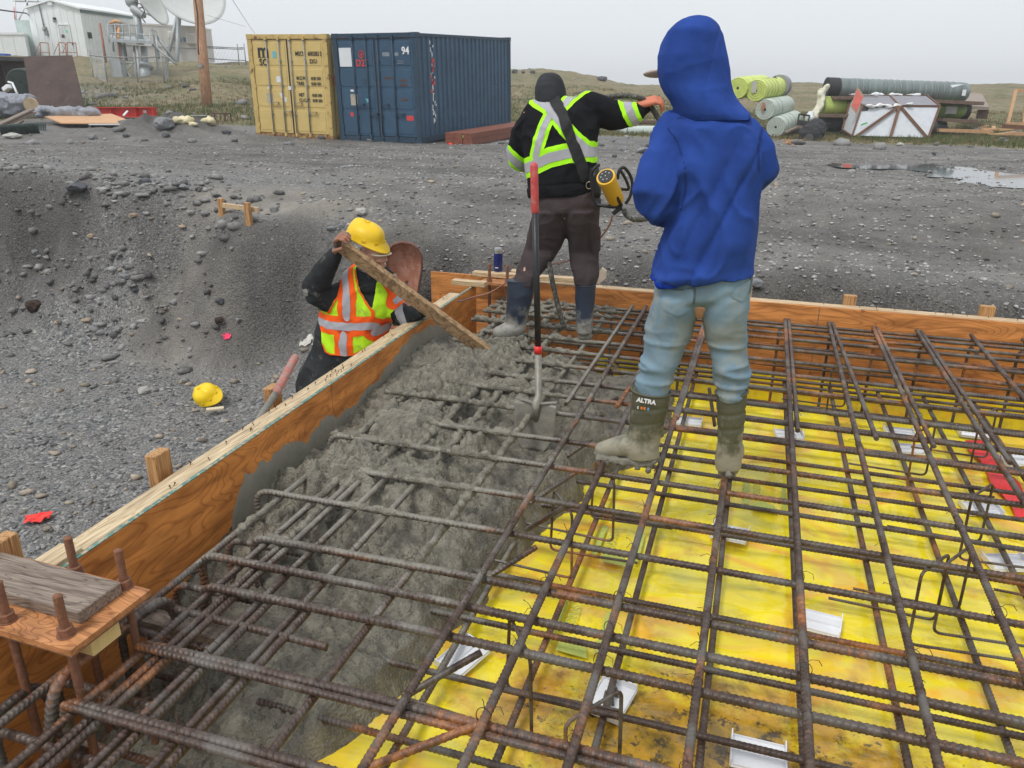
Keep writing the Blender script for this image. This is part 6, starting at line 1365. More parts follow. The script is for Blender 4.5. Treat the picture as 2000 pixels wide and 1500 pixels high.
decal(bc, .36, 2.04, .36, .44, PAPER, 'white_sheet'); text_part('lettering', 'D27', (.66, .012, 1.83), X_, UPZ, .22, REDP, bc, .006, .95, .002); text_part('lettering', '94', (2.0, .012, 2.10), X_, UPZ, .24, WHT, bc, .006, .9, .002)
for t, x, z, s in (('22G1', 1.86, 1.88, .12),): text_part('lettering', t, (x, .012, z), X_, UPZ, s, FADE, bc, 0, .8, .002)
k = MB(); k.tube([(.84 + .075 * math.cos(t), .014, 2.10 + .09 * math.sin(t)) for t in np.linspace(0, 6.283, 17)], .009, 5); k.build('emblem_ring', REDP, bc); MB().box((.84, .014, 2.10), (.1, .003, .02)).build('emblem_bar', REDP, bc); MB().box((.84, .015, 2.10), (.02, .003, .14)).build('emblem_bar', REDP, bc)
for x, z, w, h, m in ((.48, 1.25, .10, .05, PAPER), (.52, 1.03, .21, .27, DEC), (.42, .67, .09, .10, REDP), (2.14, .61, .2, .12, REDP), (1.55, 2.1, .2, .09, FADE), (1.85, 2.1, .1, .08, FADE), (1.58, 1.55, .26, .05, BR), (2.0, 1.5, .2, .05, BR), (2.0, 1.05, .2, .05, BR), (2.0, 1.39, .2, .05, BR)): decal(bc, x, z, w, h, m)
MB().cyl((.90, .012, 1.47), (.90, .018, 1.47), .07, 14).build('vent_dot', BF, bc); MB().poly([(.86, .016, 1.06), (.98, .016, 1.06), (.92, .016, .95)], (0, .003, 0)).build('placard', CYAN, bc)
rg = np.random.default_rng(4)
for i in range(46):
    z = 2.35 - i * .042 + rg.uniform(-.02, .02); m = REDP if rg.random() < .42 and z > 1.2 else WHT; hh = rg.uniform(.015, .09); y0 = .70 + .22 * rg.random()
    MB().box((2.4225, y0, z), (.004, rg.uniform(.01, .05) if m == WHT else rg.uniform(.02, .1), hh)).build('old_lettering', m, bc)
for i in range(26):
    y0 = rg.uniform(.8, 5.9); MB().box((2.4225, .12 + round((y0 - .12) / .2654) * .2654 + .035, rg.uniform(.3, 1.5)), (.004, .012, rg.uniform(.02, .12))).build('paint_scratch', FADE, bc)
bc.location = (-10.808, 18.798, .373); bc.rotation_euler = (.046, .001, -.076)
o = MB().beam(atd(712, 280, 20.9), atd(782, 282, 20.9), .25, .11).build('timber_block', LUM_X, None, bevel=.004); tag(o, 'orange timber block wedged under the blue container doors', 'timber block')
# timber bundle beside the blue container
tbn = thing('timber_bundle', 'stack of red-brown squared timbers lying beside the blue container', 'timber stack'); RW = mat('redwood_timber', (.21, .07, .04), .65, 0, .25, 4, .3, 50, col2=(.13, .045, .03), th=.55, stretch=(1, 6, 1))
for i in range(3):
    for j in range(2): MB().box((.125 + i * .255, 2.6, .12 + j * .15), (.25, 5.2 + (i == 1) * .05, .146)).build('timber', RW, tbn, bevel=.006)
for y in (.3, 2.5, 4.6): MB().box((.38, y, .0), (.8, .1, .09)).build('bearer', RW, tbn)
decal(tbn, .46, .26, .13, .06, mat('green_tag', (.3, .75, .12), .6), 'tag', -.004); MB().ell((.16, -.03, .05), (.07, .04, .05), 10, 8).build('red_ribbon', mat('ribbon_red', (.8, .05, .04), .6), tbn)
q = atd(870, 286, 19.6); tbn.location = (q[0], q[1], q[2]); tbn.rotation_euler = (.035, 0, -.10)

# ================================================================ YARD, RIGHT SIDE
PALEG = mat('pale_green_roll', (.46, .52, .46), .5, 0, .12, 7, .3, 20, col2=(.36, .41, .37), th=.6); LIMER = mat('lime_roll', (.56, .66, .16), .5, 0, .14, 7, .3, 20, col2=(.62, .6, .2), th=.6); GREYR = mat('wrapped_grey_roll', (.17, .205, .20), .3, 0, .3, 1.2, .25, 12, stretch=(7, 1, 1)); GRNR = mat('green_roll', (.20, .30, .08), .45, 0, .25, 3, .2, 20, col2=(.33, .42, .15), th=.58); DARKR = mat('dark_roll', (.075, .085, .08), .5, 0, .25, 6, .2, 20); FELT = mat('felt_dark', (.03, .03, .033), .9, 0, .25, 9, .6, 40)
def roll(name, A, B, r, m, lab, cat, bands=(), bm=None, core=True, group=None, capm=None):
    A = np.array(A, float); B = np.array(B, float); d = (B - A) / np.linalg.norm(B - A); t = thing(name, lab, cat, A - [0, 0, r], group); L_n = np.linalg.norm(B - A)
    n = 26; P = [A + d * L_n * i / n for i in range(n + 1)]; R = [r * (1 + .012 * math.sin(i * 2.1 + r * 9)) for i in range(n + 1)]; R[0] *= .93; R[-1] *= .93
    body = MB().tube(P, R, 30).build('sheet', m, t, 'auto')
    for a, w in bands: MB().tube([A + d * a, A + d * (a + w)], [r * 1.03, r * 1.03], 30).build('band', bm or m, t, 'auto')
    if core:
        X, Y, _ = frame(d)
        for q in (.92, .7, .48, .28): MB().tube([A - d * .004 + (X * math.cos(s) + Y * math.sin(s)) * r * q for s in np.linspace(0, 6.283, 25)], r * .02, 4).build('coil_line', capm or bm or m, body)
        MB().cyl(A - d * .012, A + d * .02, r * .12, 14).build('core_hole', BLK, body)
    return t
PBK = mat('strap_dark', (.05, .055, .05), .6)
GR = 'rolls of lining stacked beside the long wrapped roll'
D0 = 24.6
roll('lining_roll', atd(1441, 172, D0 + .2), atd(1488, 166, D0 + 2.4), .34, LIMER, 'lime yellow roll at the top left of the stack, mostly behind the blue shoulder', 'roll', ((.3, .04), (.9, .03)), LIMER, group=GR)
rl = roll('lining_roll', atd(1477, 177, D0), atd(1522, 170, D0 + 2.4), .345, LIMER, 'lime yellow roll with grey paper label on its end, top of the stack', 'roll', ((.25, .03), (.7, .04), (1.1, .03), (1.5, .04)), mat('lime_dark', (.36, .42, .1), .5), group=GR)
q = atd(1472, 170, D0 - .03); MB().beam(q + [0, 0, .17], q + [.02, 0, -.17], .16, .006, (0, 1, 0)).build('paper_label', mat('grey_label', (.45, .45, .40), .8, 0, .25, 20, .2), rl)
roll('lining_roll', atd(1494, 214, D0), atd(1534, 206, D0 + 2.2), .33, PALEG, 'pale roll with a brown tag on its end, middle of the stack', 'roll', ((.5, .03), (1.0, .03)), mat('pale_band', (.36, .40, .37), .5), group=GR)
q = atd(1490, 208, D0 - .06); MB().box(q, (.10, .02, .24)).build('brown_tag', mat('brown_tag', (.4, .17, .09), .8), rl)
roll('lining_roll', atd(1515, 248, D0), atd(1551, 234, D0 + 2.1), .32, PALEG, 'pale roll with split end lying on the ground at the bottom of the stack', 'roll', ((.4, .03), (.9, .03), (1.4, .03)), mat('pale_band2', (.3, .33, .31), .5), group=GR)
k = MB(); c = atd(1512, 158, D0 + 1.2); k.poly([atd(u, v, D0 + 1.3) for u, v in ((1500, 156), (1514, 148), (1519, 155), (1521, 164), (1506, 163))], (0, .4, .02)); tag(k.build('loose_sheet', mat('grey_flap', (.13, .13, .13), .8), None), 'grey curled sheet sticking up behind the lime rolls', 'sheet')
tag(MB().tube([atd(1520, 168, D0 + 2.), atd(1526, 168, D0 + 2.3)], [.37, .37], 26).build('grey_roll', mat('roll_grey', (.27, .27, .28), .7, 0, .1, 9, .2), None, 'auto'), 'grey roll end just behind the top lime roll', 'roll')
D1 = 26.2
rg_ = roll('long_roll', atd(1616, 171, D1), atd(1884, 180, D1 + .6), .325, GREYR, 'long grey roll in shiny wrap lying on top of the planks', 'roll', [(i * .23 + .9, .012) for i in range(17)], mat('wrap_seam', (.33, .36, .355), .3), core=True)
MB().tube([atd(1613, 171, D1), atd(1636, 172, D1)], [.335, .335], 30).build('black_end_wrap', mat('black_wrap', (.025, .025, .028), .6), rg_, 'auto'); k = MB(); k.poly([atd(u, v, D1 - .32) for u, v in ((1856, 166), (1884, 164), (1870, 168), (1860, 171))], (0, -.004, 0)); k.build('torn_wrap', PAPER, rg_); MB().box(atd(1883, 181, D1 + .22), (.12, .004, .2)).build('label', PAPER, rg_)
rg2 = roll('green_roll', atd(1604, 206, D1 - .2), atd(1886, 216, D1 + .4), .30, GRNR, 'long green roll between the planks under the long grey roll', 'roll', ((.02, .75),), mat('lime_wrap', (.45, .56, .14), .5)); MB().box(atd(1858, 215, D1 - .02), (.34, .004, .24)).build('label', PAPER, rg2)
MB().tube([atd(1874, 216, D1 + .4), atd(1888, 216, D1 + .4)], [.31, .31], 26).build('black_end_wrap', mat('black_wrap2', (.03, .035, .03), .6), rg2, 'auto')
roll('dark_roll', atd(1586, 240, D1 - .2), atd(1640, 242, D1 - .1), .27, DARKR, 'dark grey-green roll on the ground left of the white crate', 'roll', ((.55, .05),), PBK); roll('dark_roll', atd(1800, 247, D1 - .2), atd(1842, 248, D1 - .1), .23, DARKR, 'short dark roll end on the ground right of the white crate', 'roll')
DPL = mat('damp_plank', (.15, .10, .075), .75, 0, .3, 6, .3, 40)
for (a, b, dd, lab) in (((1618, 191), (1700, 192), -.2, 'brown plank under the left end of the long grey roll'), ((1800, 197), (1905, 202), -.2, 'brown plank under the right end of the long grey roll'), ((1590, 225), (1660, 226), -.3, 'brown plank under the left end of the green roll'), ((1826, 233), (1893, 237), -.2, 'brown plank under the right end of the green roll')):
    tag(MB().beam(atd(a[0], a[1], D1 + dd), atd(b[0], b[1], D1 + dd), 1.1, .11, (0, 0, 1)).build('plank', DPL, None, bevel=.006), lab, 'plank')
dk = thing('timber_deck', 'low grey plywood deck sticking out right of the long roll', 'deck', atd(1905, 210, D1 + 1)); P = [atd(u, v, d) for u, v, d in ((1868, 205, D1 + .2), (1932, 209, D1 + .6), (1918, 183, D1 + 6.5), (1890, 182, D1 + 6.5))]
MB().poly(P, (0, 0, -.10)).build('deck_board', mat('grey_ply', (.27, .225, .19), .8, 0, .15, 5, .2), dk); MB().box(P[1] + np.array([-.1, .3, -.25]), (.3, .3, .3)).build('leg', DPL, dk); MB().box(P[0] + np.array([.1, .3, -.25]), (.3, .3, .3)).build('leg', DPL, dk)
FOAM = mat('plastic_foam', (.62, .60, .47), .7, 0, .15, 10, .5, 20)
k = MB(); k.caps([atd(u, v, D1 - .6) for u, v in ((1612, 172), (1604, 182), (1602, 205), (1592, 225))], [.12, .16, .15, .1]); tag(remesh('loose_wrap', k, .04, 1, FOAM, None, lambda co, no: fbm(co * 4, 3, 3) * .09), 'bunch of cream plastic wrap hanging at the left end of the long roll', 'plastic wrap')
k = MB(); k.caps([atd(u, v, D1 - .9) for u, v in ((1584, 222), (1578, 232), (1590, 240))], [.1, .14, .1]); tag(remesh('loose_wrap', k, .04, 1, mat('white_wrap', (.62, .66, .67), .4), None, lambda co, no: fbm(co * 4, 3, 5) * .08), 'bunch of white plastic wrap on the ground at the left end of the green roll', 'plastic wrap')
# the crate
cr_t = thing('crate', 'big tilted crate of grey panels wrapped in white film with brown diagonal timbers', 'crate', atd(1740, 268, 24.2)); BRN = mat('brown_batten', (.15, .075, .045), .75, 0, .25, 8, .3, 40); FILM = mat('white_film', (.56, .59, .62), .45, 0, .07, 5, .5, 9, bdist=.03); PNL = mat('grey_panel', (.24, .235, .26), .6, 0, .1, 3, .1)
FBL, FBR, FTR, FTL, BTL, BTR, BBL = [atd(*q) for q in ((1664, 266, 24.), (1813, 270, 24.1), (1836, 207, 24.3), (1684, 206, 24.2), (1663, 186, 25.7), (1811, 187, 25.9), (1645, 253, 25.4))]; BBR = BTR + (FBR - FTR)
def shr(P, f=.985): c = sum(P) / len(P); return [c + (p - c) * f for p in P]
h8 = shr([FBL, FBR, FTR, FTL, BBL, BBR, BTR, BTL], .97)
k = MB(); k.add(h8, [(0, 1, 2, 3), (5, 4, 7, 6), (4, 0, 3, 7), (1, 5, 6, 2), (4, 5, 1, 0)]); k.build('film_wrap', FILM, cr_t); k = MB(); k.add([h8[3] + [0, 0, .01], h8[2] + [0, 0, .01], h8[6] + [0, 0, .01], h8[7] + [0, 0, .01]], [(0, 1, 2, 3)]); k.build('top_panel', PNL, cr_t)
k = MB(); gt = h8[3] * .97 + h8[0] * .03; k.add([gt + [0, -.02, 0], (h8[3] + h8[2]) / 2 * .97 + (h8[0] + h8[1]) / 2 * .03 + [0, -.02, 0], (h8[3] + h8[2]) / 2 * .84 + (h8[0] + h8[1]) / 2 * .16 + [-.25, -.02, 0], h8[3] * .82 + h8[0] * .18 + [0, -.02, 0]], [(0, 1, 2, 3)]); k.build('gap_shade', PBK, cr_t)  # dark sheet over the film, painted as the shade inside an opening
fm = (FTL + FTR) / 2 + np.array([-.05, 0, 0]); bmid = (FBL + FBR) / 2
for a, b in ((FBL, FTL), (FTL, FTR), (FTR, FBR), (FTL, BTL), (FTR, BTR), (BTL, BTR), (BTL, BBL), (BBL, FBL), (fm, (BTL + BTR) / 2)): MB().beam(a, b, .055, .045, (0, 1, 0)).build('edge_batten', BRN, cr_t, bevel=.004)
for b in (FBL + [.12, 0, 0], bmid + [0, 0, 0], FBR + [-.02, 0, 0]): MB().beam(fm + [0, -.05, 0], b + [0, -.05, 0], .085, .04, (0, 1, 0)).build('diagonal_batten', BRN, cr_t, bevel=.004)
k = MB(); 
for i in range(12): t = i / 11; k.ell(FTL * (1 - t) + fm * t + np.array([.2 * (1 - t), -.02, -.02 * math.sin(i)]) * 1., (.13, .08, .05 + .03 * math.sin(i * 2.)), 8, 6)
k.ell(fm + [.28, 0, .05], (.16, .08, .07)); remesh('crumpled_film', k, .035, 1, mat('film_white2', (.72, .72, .72), .5, 0, .05, 5, .4, 12), cr_t, lambda co, no: fbm(co * 5, 3, 3) * .05)
k = MB(); P = [BTL * (1 - i / 13) + BTR * (i / 13) + np.array([0, 0, .03]) for i in range(14)]
for i, p in enumerate(P): k.ell(p, (.16, .06, .03 + .02 * math.sin(i * 1.9)), 8, 6)
remesh('crumpled_film', k, .035, 1, bpy.data.materials['film_white2'], cr_t, lambda co, no: fbm(co * 5, 3, 9) * .04)
MB().beam(atd(1682, 244, 23.9), atd(1694, 240, 23.9), .05, .01, (0, 1, 0)).build('green_mark', mat('green_mark', (.12, .45, .15), .6), cr_t)
sg = thing('red_board', 'tilted board with red painted face leaning on the left end of the crate', 'painted board', atd(1668, 222, 24.2)); P = [atd(u, v, 24.15) for u, v in ((1675, 169), (1688, 188), (1672, 223), (1661, 208))]
MB().poly(P, (0, .03, 0)).build('plywood_sheet', mat('board_tan', (.36, .24, .17), .8), sg); c = sum(P) / 4; MB().poly([c + (p - c) * .8 + [0, -.006, 0] for p in P], (0, .004, 0)).build('red_paint', mat('faded_red', (.62, .11, .09), .7, 0, .3, 7, .0, col2=(.4, .2, .15), th=.55), sg)
# felt roll, frame and planks
k = MB(); k.caps([atd(1594, 252, 23.5), atd(1582, 266, 22.7)], [.30, .33]); tag(remesh('felt_roll', k, .03, 2, FELT, None, folds((8, 8, 14), .05, 2, 7)), 'sagging dark felt roll lying in front of the pale rolls', 'felt roll')
tag(MB().cyl(atd(1579, 272, 22.3), atd(1582, 268, 22.9), .13, 18, .13).build('felt_core', DARKR, None, 'auto'), 'round dark core inside the mouth of the felt roll', 'roll core')
fr_ = thing('black_frame', 'black rectangular plastic frame standing on planks by the pale rolls', 'frame', atd(1568, 245, 23.2)); C4 = [atd(u, v, 23.2) for u, v in ((1557, 243), (1577, 246), (1581, 226), (1561, 223))]
for i in range(4): MB().beam(C4[i], C4[(i + 1) % 4], .05, .05, (0, 1, 0)).build('frame_bar', BLK, fr_)
MB().poly([C4[0], C4[1], C4[1] * .55 + C4[2] * .45, C4[0] * .55 + C4[3] * .45], (0, .02, 0)).build('panel', BLK, fr_)
for a, b, lab in (((1534, 259), (1562, 246), 'pale plank sloping beside the lowest pale roll'), ((1556, 246), (1580, 248), 'short plank under the black frame')): tag(MB().beam(atd(a[0], a[1], 23.), atd(b[0], b[1], 23.), .14, .05).build('plank', LUM_OLD, None), lab, 'plank')
CH_ = mat('wood_chips', (.5, .27, .13), .8, 0, .3, 9)
k = MB(); rg = np.random.default_rng(7)
for i in range(40): p = ong(rg.uniform(1532, 1566), rg.uniform(274, 283)); k.beam(p + [0, 0, .02], p + rg.normal(size=3) * [.12, .08, .02] + [0, 0, .03], .04, .012)
kind(k.build('wood_chips', CH_, None), 'stuff')
# white pipe and boards left of the blue figure
roll('white_pipe', atd(1208, 257, 26), atd(1310, 257, 26.4), .19, mat('white_pipe', (.50, .56, .52), .5, 0, .08, 9, .1), 'white pipe-like roll lying on the grass left of the blue hooded person', 'roll', ((.25, .02), (1.4, .02)), DARKR)
tag(MB().beam(atd(1240, 237, 29), atd(1300, 238, 29), .5, .10).build('plank', DPL, None), 'brown boards lying behind the white pipe', 'plank')
# far right frame and lumber
wf = thing('timber_stand', 'raw wooden frame with tall posts at the right edge of the yard', 'timber frame', atd(1985, 246, 24)); TW_ = mat('raw_timber', (.52, .32, .17), .7, 0, .15, 6, .2, 40)
for a, b in (((1984, 176), (1968, 243)), ((1984, 176), (2060, 182)), ((1966, 241), (2060, 246)), ((2003, 205), (2000, 240)), ((2060, 182), (2045, 246))): MB().beam(atd(a[0], a[1], 24), atd(b[0], b[1], 24), .09, .09, (0, 1, 0)).build('timber', TW_, wf, bevel=.004)
MB().beam(atd(1966, 247, 23.6), atd(2060, 252, 23.6), .5, .12).build('skid', BRN, wf)
for i in range(15):
    u0 = rg.uniform(1898, 1968); v0 = rg.uniform(249, 268); a = ong(u0, v0 + 3) + [0, 0, .05 + .03 * (i % 4)]; ang = rg.uniform(-.6, .9) + (1.2 if i % 4 == 0 else 0); L0 = rg.uniform(.5, 1.4)
    tag(MB().beam(a, a + np.array([math.cos(ang) * L0, math.sin(ang) * L0 * .8, rg.uniform(-.02, .12)]), .12, .04).build('lumber_piece', TW_, None), 'loose board in the scattered lumber pile left of the raw wooden frame', 'board', 'boards in the scattered lumber pile')
for i in range(3): tag(MB().beam(atd(1832, 252 + i * 2, 25), atd(1935, 255 + i * 2.5, 25.5), .1, .04).build('lumber_piece', TW_, None), 'long thin board lying between crate and lumber pile', 'board', 'long boards right of the crate')

# ================================================================ YARD, LEFT SIDE
def polyat(pts, d, dep): return [atd(u, v, dep) for u, v in pts]
BPL = mat('brown_weathered_ply', (.062, .038, .03), .8, 0, .35, 2.2, .25, 20, col2=(.16, .10, .075), th=.66, stretch=(1, 1, .5))
tag(MB().poly([atd(u, v, d) for u, v, d in ((46, 110, 25.6), (140, 108, 25.6), (165, 212, 24.4), (62, 214, 24.4))], (0, .03, .0)).build('plywood_sheet', BPL, None), 'big dark brown plywood sheet leaning upright in the yard at left', 'plywood sheet')
op = thing('open_shed', 'dark brown open-fronted box store at the left edge of the yard', 'store box', atd(20, 215, 27)); a = ong(-60, 222); k = MB()
P0, P1 = atd(-110, 112, 26), atd(54, 118, 27)
MB().beam(P0, P1, 2.4, .12, (0, 0, 1)).build('roof_slab', mat('tar_roof', (.07, .065, .07), .8), op); MB().beam(P0 + [0, 1.2, -.9], P1 + [0, 1.2, -.9], .06, 1.8, (0, 0, 1)).build('back_wall', BPL, op); MB().box((P1 + [-.05, .1, -.85]), (.08, 2.2, 1.7)).build('side_wall', BPL, op)
tag(MB().beam(atd(-5, 106, 25.8), atd(16, 107, 25.8), .3, .06).build('blue_tarp', mat('tarp_blue', (.05, .13, .5), .5), None), 'scrap of blue tarp on the roof of the open store box', 'tarp')
roll('green_drum', atd(40, 160, 25.6), atd(52, 158, 26.4), .42, mat('dark_green', (.03, .05, .04), .5), 'dark green drum lying in the open store box', 'drum')
TARP = mat('grey_tarp', (.25, .265, .30), .5, 0, .2, 4, .5, 12, col2=(.36, .33, .27), th=.62, bdist=.03)
k = MB(); k.caps([atd(-20, 207, 23.4), atd(20, 204, 23.4), atd(54, 200, 23.6)], [.34, .33, .27]); tag(remesh('tarp_bundle', k, .035, 2, TARP, None, folds((4, 4, 9), .10, 1.6, 511)), 'big grey tarp bundle at the left edge in front of the plywood sheet', 'tarp bundle')
k = MB(); k.caps([atd(72, 224, 22.2), atd(85, 216, 22.6), atd(110, 220, 22.4)], [.12, .16, .13]); k.caps([atd(112, 218, 22.4), atd(135, 217, 22.4), atd(160, 220, 22.4), atd(186, 219, 22.4)], [.14, .17, .13, .12]); tag(remesh('tarp_bundle', k, .03, 1, TARP, None, folds((5, 5, 9), .08, 1.6, 515)), 'low crumpled grey tarp below the plywood sheet', 'tarp bundle')
tag(MB().tube([atd(60, 205, 23.3), atd(62, 204, 23.4)], [.2, .2], 20).build('paper_end', mat('kraft', (.5, .38, .24), .8), None, 'auto'), 'tan round end at the right of the grey tarp bundle', 'roll end')
wp = thing('white_machine', 'white and black hand tool with a hose among the junk in the store box', 'tool', atd(15, 170, 25)); MB().box(atd(14, 172, 25), (.28, .2, .14), np.array([[.9, 0, .43], [0, 1, 0], [-.43, 0, .9]])).build('housing', WP, wp, bevel=.02); MB().tube([atd(u, v, 25) for u, v in ((16, 160), (24, 162), (30, 175), (36, 188))], .035, 8).build('hose', WP, wp, True)
for i, (a, b) in enumerate((((-10, 247), (62, 214)), ((-10, 253), (66, 220)), ((-8, 262), (40, 236)))): tag(MB().beam(atd(a[0], a[1], 20.6), atd(b[0], b[1], 21.6), .2, .045).build('plank', LUM_OLD, None), ('upper', 'middle', 'lowest')[i] + ' of the grey planks sloping at the left edge', 'plank')
# half culvert
cv = thing('half_culvert', 'corrugated dark green half culvert lying on the ground at left', 'culvert', atd(45, 272, 19.8)); V, Fc = [], []; A_, B_ = atd(6, 244, 19.9), atd(80, 240, 20.1); d = (B_ - A_) / np.linalg.norm(B_ - A_); side = np.cross(d, [0, 0, 1.]); n = 60; K = 16
for i in range(n + 1):
    c = A_ + (B_ - A_) * i / n; rr = .36 + .014 * math.sin(i * math.pi / 2)
    for j in range(K + 1): t = math.pi * (1.02 + .96 * j / K) ; V.append(c + side * rr * 1.1 * math.cos(t) + np.array([0, 0, 1.]) * rr * (math.sin(t)) + [0, 0, .03])
for i in range(n):
    for j in range(K): a = i * (K + 1) + j; Fc.append((a, a + K + 1, a + K + 2, a + 1))
mesh_obj('corrugated_shell', V, Fc, mat('green_steel', (.045, .065, .06), .4, .3, .2, 8, .1), cv, True).modifiers.new('t', 'SOLIDIFY').thickness = .012
# red channel, ply sheet, strips
REDS = mat('red_steel', (.60, .045, .028), .45, 0, .1, 6, .1, 30, col2=(.4, .03, .02), th=.62)
rb = thing('steel_channel', 'long bright red steel channel lying in the yard at left', 'steel beam', atd(245, 226, 24)); a, b = atd(188, 219, 24.3), atd(306, 219, 23.9); MB().beam(a, b, .025, .30, (0, 0, 1)).build('web', REDS, rb)
for s in (-1, 1): MB().beam(a + [0, -.08, s * .14], b + [0, -.08, s * .14], .18, .022, (0, 0, 1)).build('flange', REDS, rb)
for t in (.3, .7, .98): c = a + (b - a) * t; MB().box(c + [0, -.07, 0], (.02, .14, .27)).build('stiffener', REDS, rb)
MB().box(a * .18 + b * .82 + [0, -.03, .02], (.12, .01, .08)).build('label', PAPER, rb)
tag(MB().poly([atd(u, v, d) for u, v, d in ((88, 229, 22.2), (218, 224, 22.9), (268, 243, 20.9), (120, 242, 21.2))], (0, 0, .03)).build('plywood_sheet', mat('orange_ply', (.55, .32, .17), .7, 0, .1, 4, .1), None), 'orange plywood sheet lying flat below the red steel channel', 'plywood sheet')
tag(MB().beam(atd(175, 243, 20.8), atd(292, 243, 20.9), .12, .03).build('white_strip', PAPER, None), 'thin white strip lying in front of the orange plywood sheet', 'strip')
tag(MB().beam(atd(241, 226, 22.5), atd(249, 217, 22.8), .05, .03).build('pale_stick', PAPER, None), 'short pale stick against the red steel channel', 'stick')
for i, (u, v, s) in enumerate(((352, 240, .3), (362, 238, .22), (404, 241, .24), (380, 248, .12))):
    k = MB(); p = ong(u, v) + [0, 0, .05]; k.ell(p, (s, s * .5, s * .25)); tag(remesh('foam_scrap', k, .035, 1, mat('foam_yellow', (.68, .6, .38), .8), None, lambda co, no: fbm(co * 6, 3, 2) * .12), ('larger', 'second', 'flat yellowish', 'smallest')[i] + ' foam scrap in the litter left of the yellow container', 'foam scrap')
tag(MB().beam(ong(388, 231) + [0, 0, .06], ong(410, 234) + [0, 0, .06], .4, .02).build('clear_sheet', mat('dull_plastic', (.42, .47, .48), .3), None), 'clear plastic sheet on the grass left of the yellow container', 'plastic sheet')
rf = thing('rusty_frame', 'small rusty steel frame on the grass left of the yellow container', 'steel frame', ong(430, 235)); q = ong(430, 236)
for x in (-.32, .32):
    for y in (-.15, .15): MB().beam(q + [x, y, 0], q + [x, y, .22], .035, .035).build('leg', BR, rf)
    MB().beam(q + [x, -.15, .22], q + [x, .15, .22], .035, .035).build('rail', BR, rf)
for y in (-.15, .15): MB().beam(q + [-.32, y, .22], q + [.32, y, .22], .035, .035).build('rail', BR, rf)
# utility pole
pole = thing('utility_pole', 'tall tan wooden utility pole with a cable running down it', 'utility pole', ong(405, 207)); b0 = ong(405, 207); dp = (RC.T @ (b0 - O_))[2]; t0_ = b0 + (atd(386, -5, dp * .985) - b0) * 1.7
PW = mat('pole_wood', (.42, .235, .135), .8, 0, .2, 3, .4, 30, stretch=(5, 5, .4), col2=(.26, .14, .09), th=.55)
pd = (t0_ - b0); MB().tube([b0 - pd * .05, b0 + pd * .3, b0 + pd * .6, t0_], [.205, .19, .178, .16], 18).build('post', PW, pole, True)
MB().tube([b0 + pd * t + np.array([.05 * math.sin(t * 16) + .02, -.21 + .03 * t, 0]) for t in np.linspace(.28, 1, 40)], .022, 6).build('cable', BLK, pole, True); MB().box(b0 + pd * .22 + [.02, -.22, 0], (.16, .05, .16)).build('plate', GALV, pole)
# buildings
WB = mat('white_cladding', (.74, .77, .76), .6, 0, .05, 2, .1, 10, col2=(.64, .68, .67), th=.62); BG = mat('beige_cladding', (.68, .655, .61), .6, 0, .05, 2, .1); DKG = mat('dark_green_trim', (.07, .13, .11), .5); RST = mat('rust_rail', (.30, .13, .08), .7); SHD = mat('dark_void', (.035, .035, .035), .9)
def building(lab, A, B, C, h, m, ridge=0, z0=0, nm='building'):
    t = thing(nm, lab, 'building', A); D = A + C - B; up = np.array([0, 0, 1.]); k = MB(); Q = [A, B, C, D]; k.add(Q + [q + up * h for q in Q], [(0, 1, 5, 4), (1, 2, 6, 5), (2, 3, 7, 6), (3, 0, 4, 7)])
    if ridge: r0 = (A + B) / 2 + up * (h + ridge); r1 = (C + D) / 2 + up * (h + ridge); k.add([A + up * h, B + up * h, r0], [(0, 1, 2)]); k.add([C + up * h, D + up * h, r1], [(0, 1, 2)])
    w = k.build('wall', m, t); rf = MB(); ov = (B - C) / np.linalg.norm(B - C) * .25; 
    if ridge:
        for P, Q_ in ((A, D), (B, C)):
            e = (P - (A + B) / 2) / np.linalg.norm(P - (A + B) / 2) * .2; rf = MB(); rf.poly([P + up * (h - .03) + e + ov, r0 + ov + up * .02, r1 - ov + up * .02, Q_ + up * (h - .03) + e - ov], up * .10); rf.build('roof', m, t)
        MB().box(r0 + up * -.05, (.35, .3, .35)).build('ridge_cap', m, t)
    else: c = (A + B + C + D) / 4; MB().poly([c + (q - c) * 1.01 + up * h for q in Q], up * .12).build('roof', m, t)
    # cladding ribs
    for P, Q_ in ((A, B), (B, C)):
        L0 = np.linalg.norm(Q_ - P); nn = int(L0 / .6); nrm = np.cross((Q_ - P) / L0, up)
        for i in range(1, nn): c = P + (Q_ - P) * i / nn; MB().beam(c + nrm * .012, c + nrm * .012 + up * (h - .03), .03, .02, nrm).build('cladding_rib', m, w)
    return t, w
A, B, C = atd(72, 116, 50), atd(173, 121, 48), atd(283, 119, 58)
mb_, w_ = building('white gabled cabin building on stilts with a door in its end wall', A, B, C, 3.02, WB, .42); nrm = np.cross((B - A) / np.linalg.norm(B - A), [0, 0, 1.]); fu = (B - A) / np.linalg.norm(B - A)
def onf(t, z, o=.03): return A + (B - A) * t + np.array([0, 0, z]) + nrm * o
axf = np.array([fu, nrm, [0, 0, 1.]])
d_ = MB().box(onf(.66, 1.03), (.95, .05, 2.0), axf).build('door', mat('door_white', (.56, .59, .58), .5), mb_, bevel=.01); MB().box(onf(.78, 1.0, .08), (.05, .06, .14), axf).build('handle', BLK, d_); MB().box(onf(.62, 1.45, .06), (.28, .02, .2), axf).build('brown_sign', BR, d_); MB().box(onf(.70, 1.75, .06), (.22, .02, .16), axf).build('green_sign', mat('mint', (.25, .6, .45), .6), d_)
for s in (-1, 1): MB().box(onf(.66, 1.03, .04) + fu * s * .52, (.06, .06, 2.1), axf).build('door_frame', WB, d_)
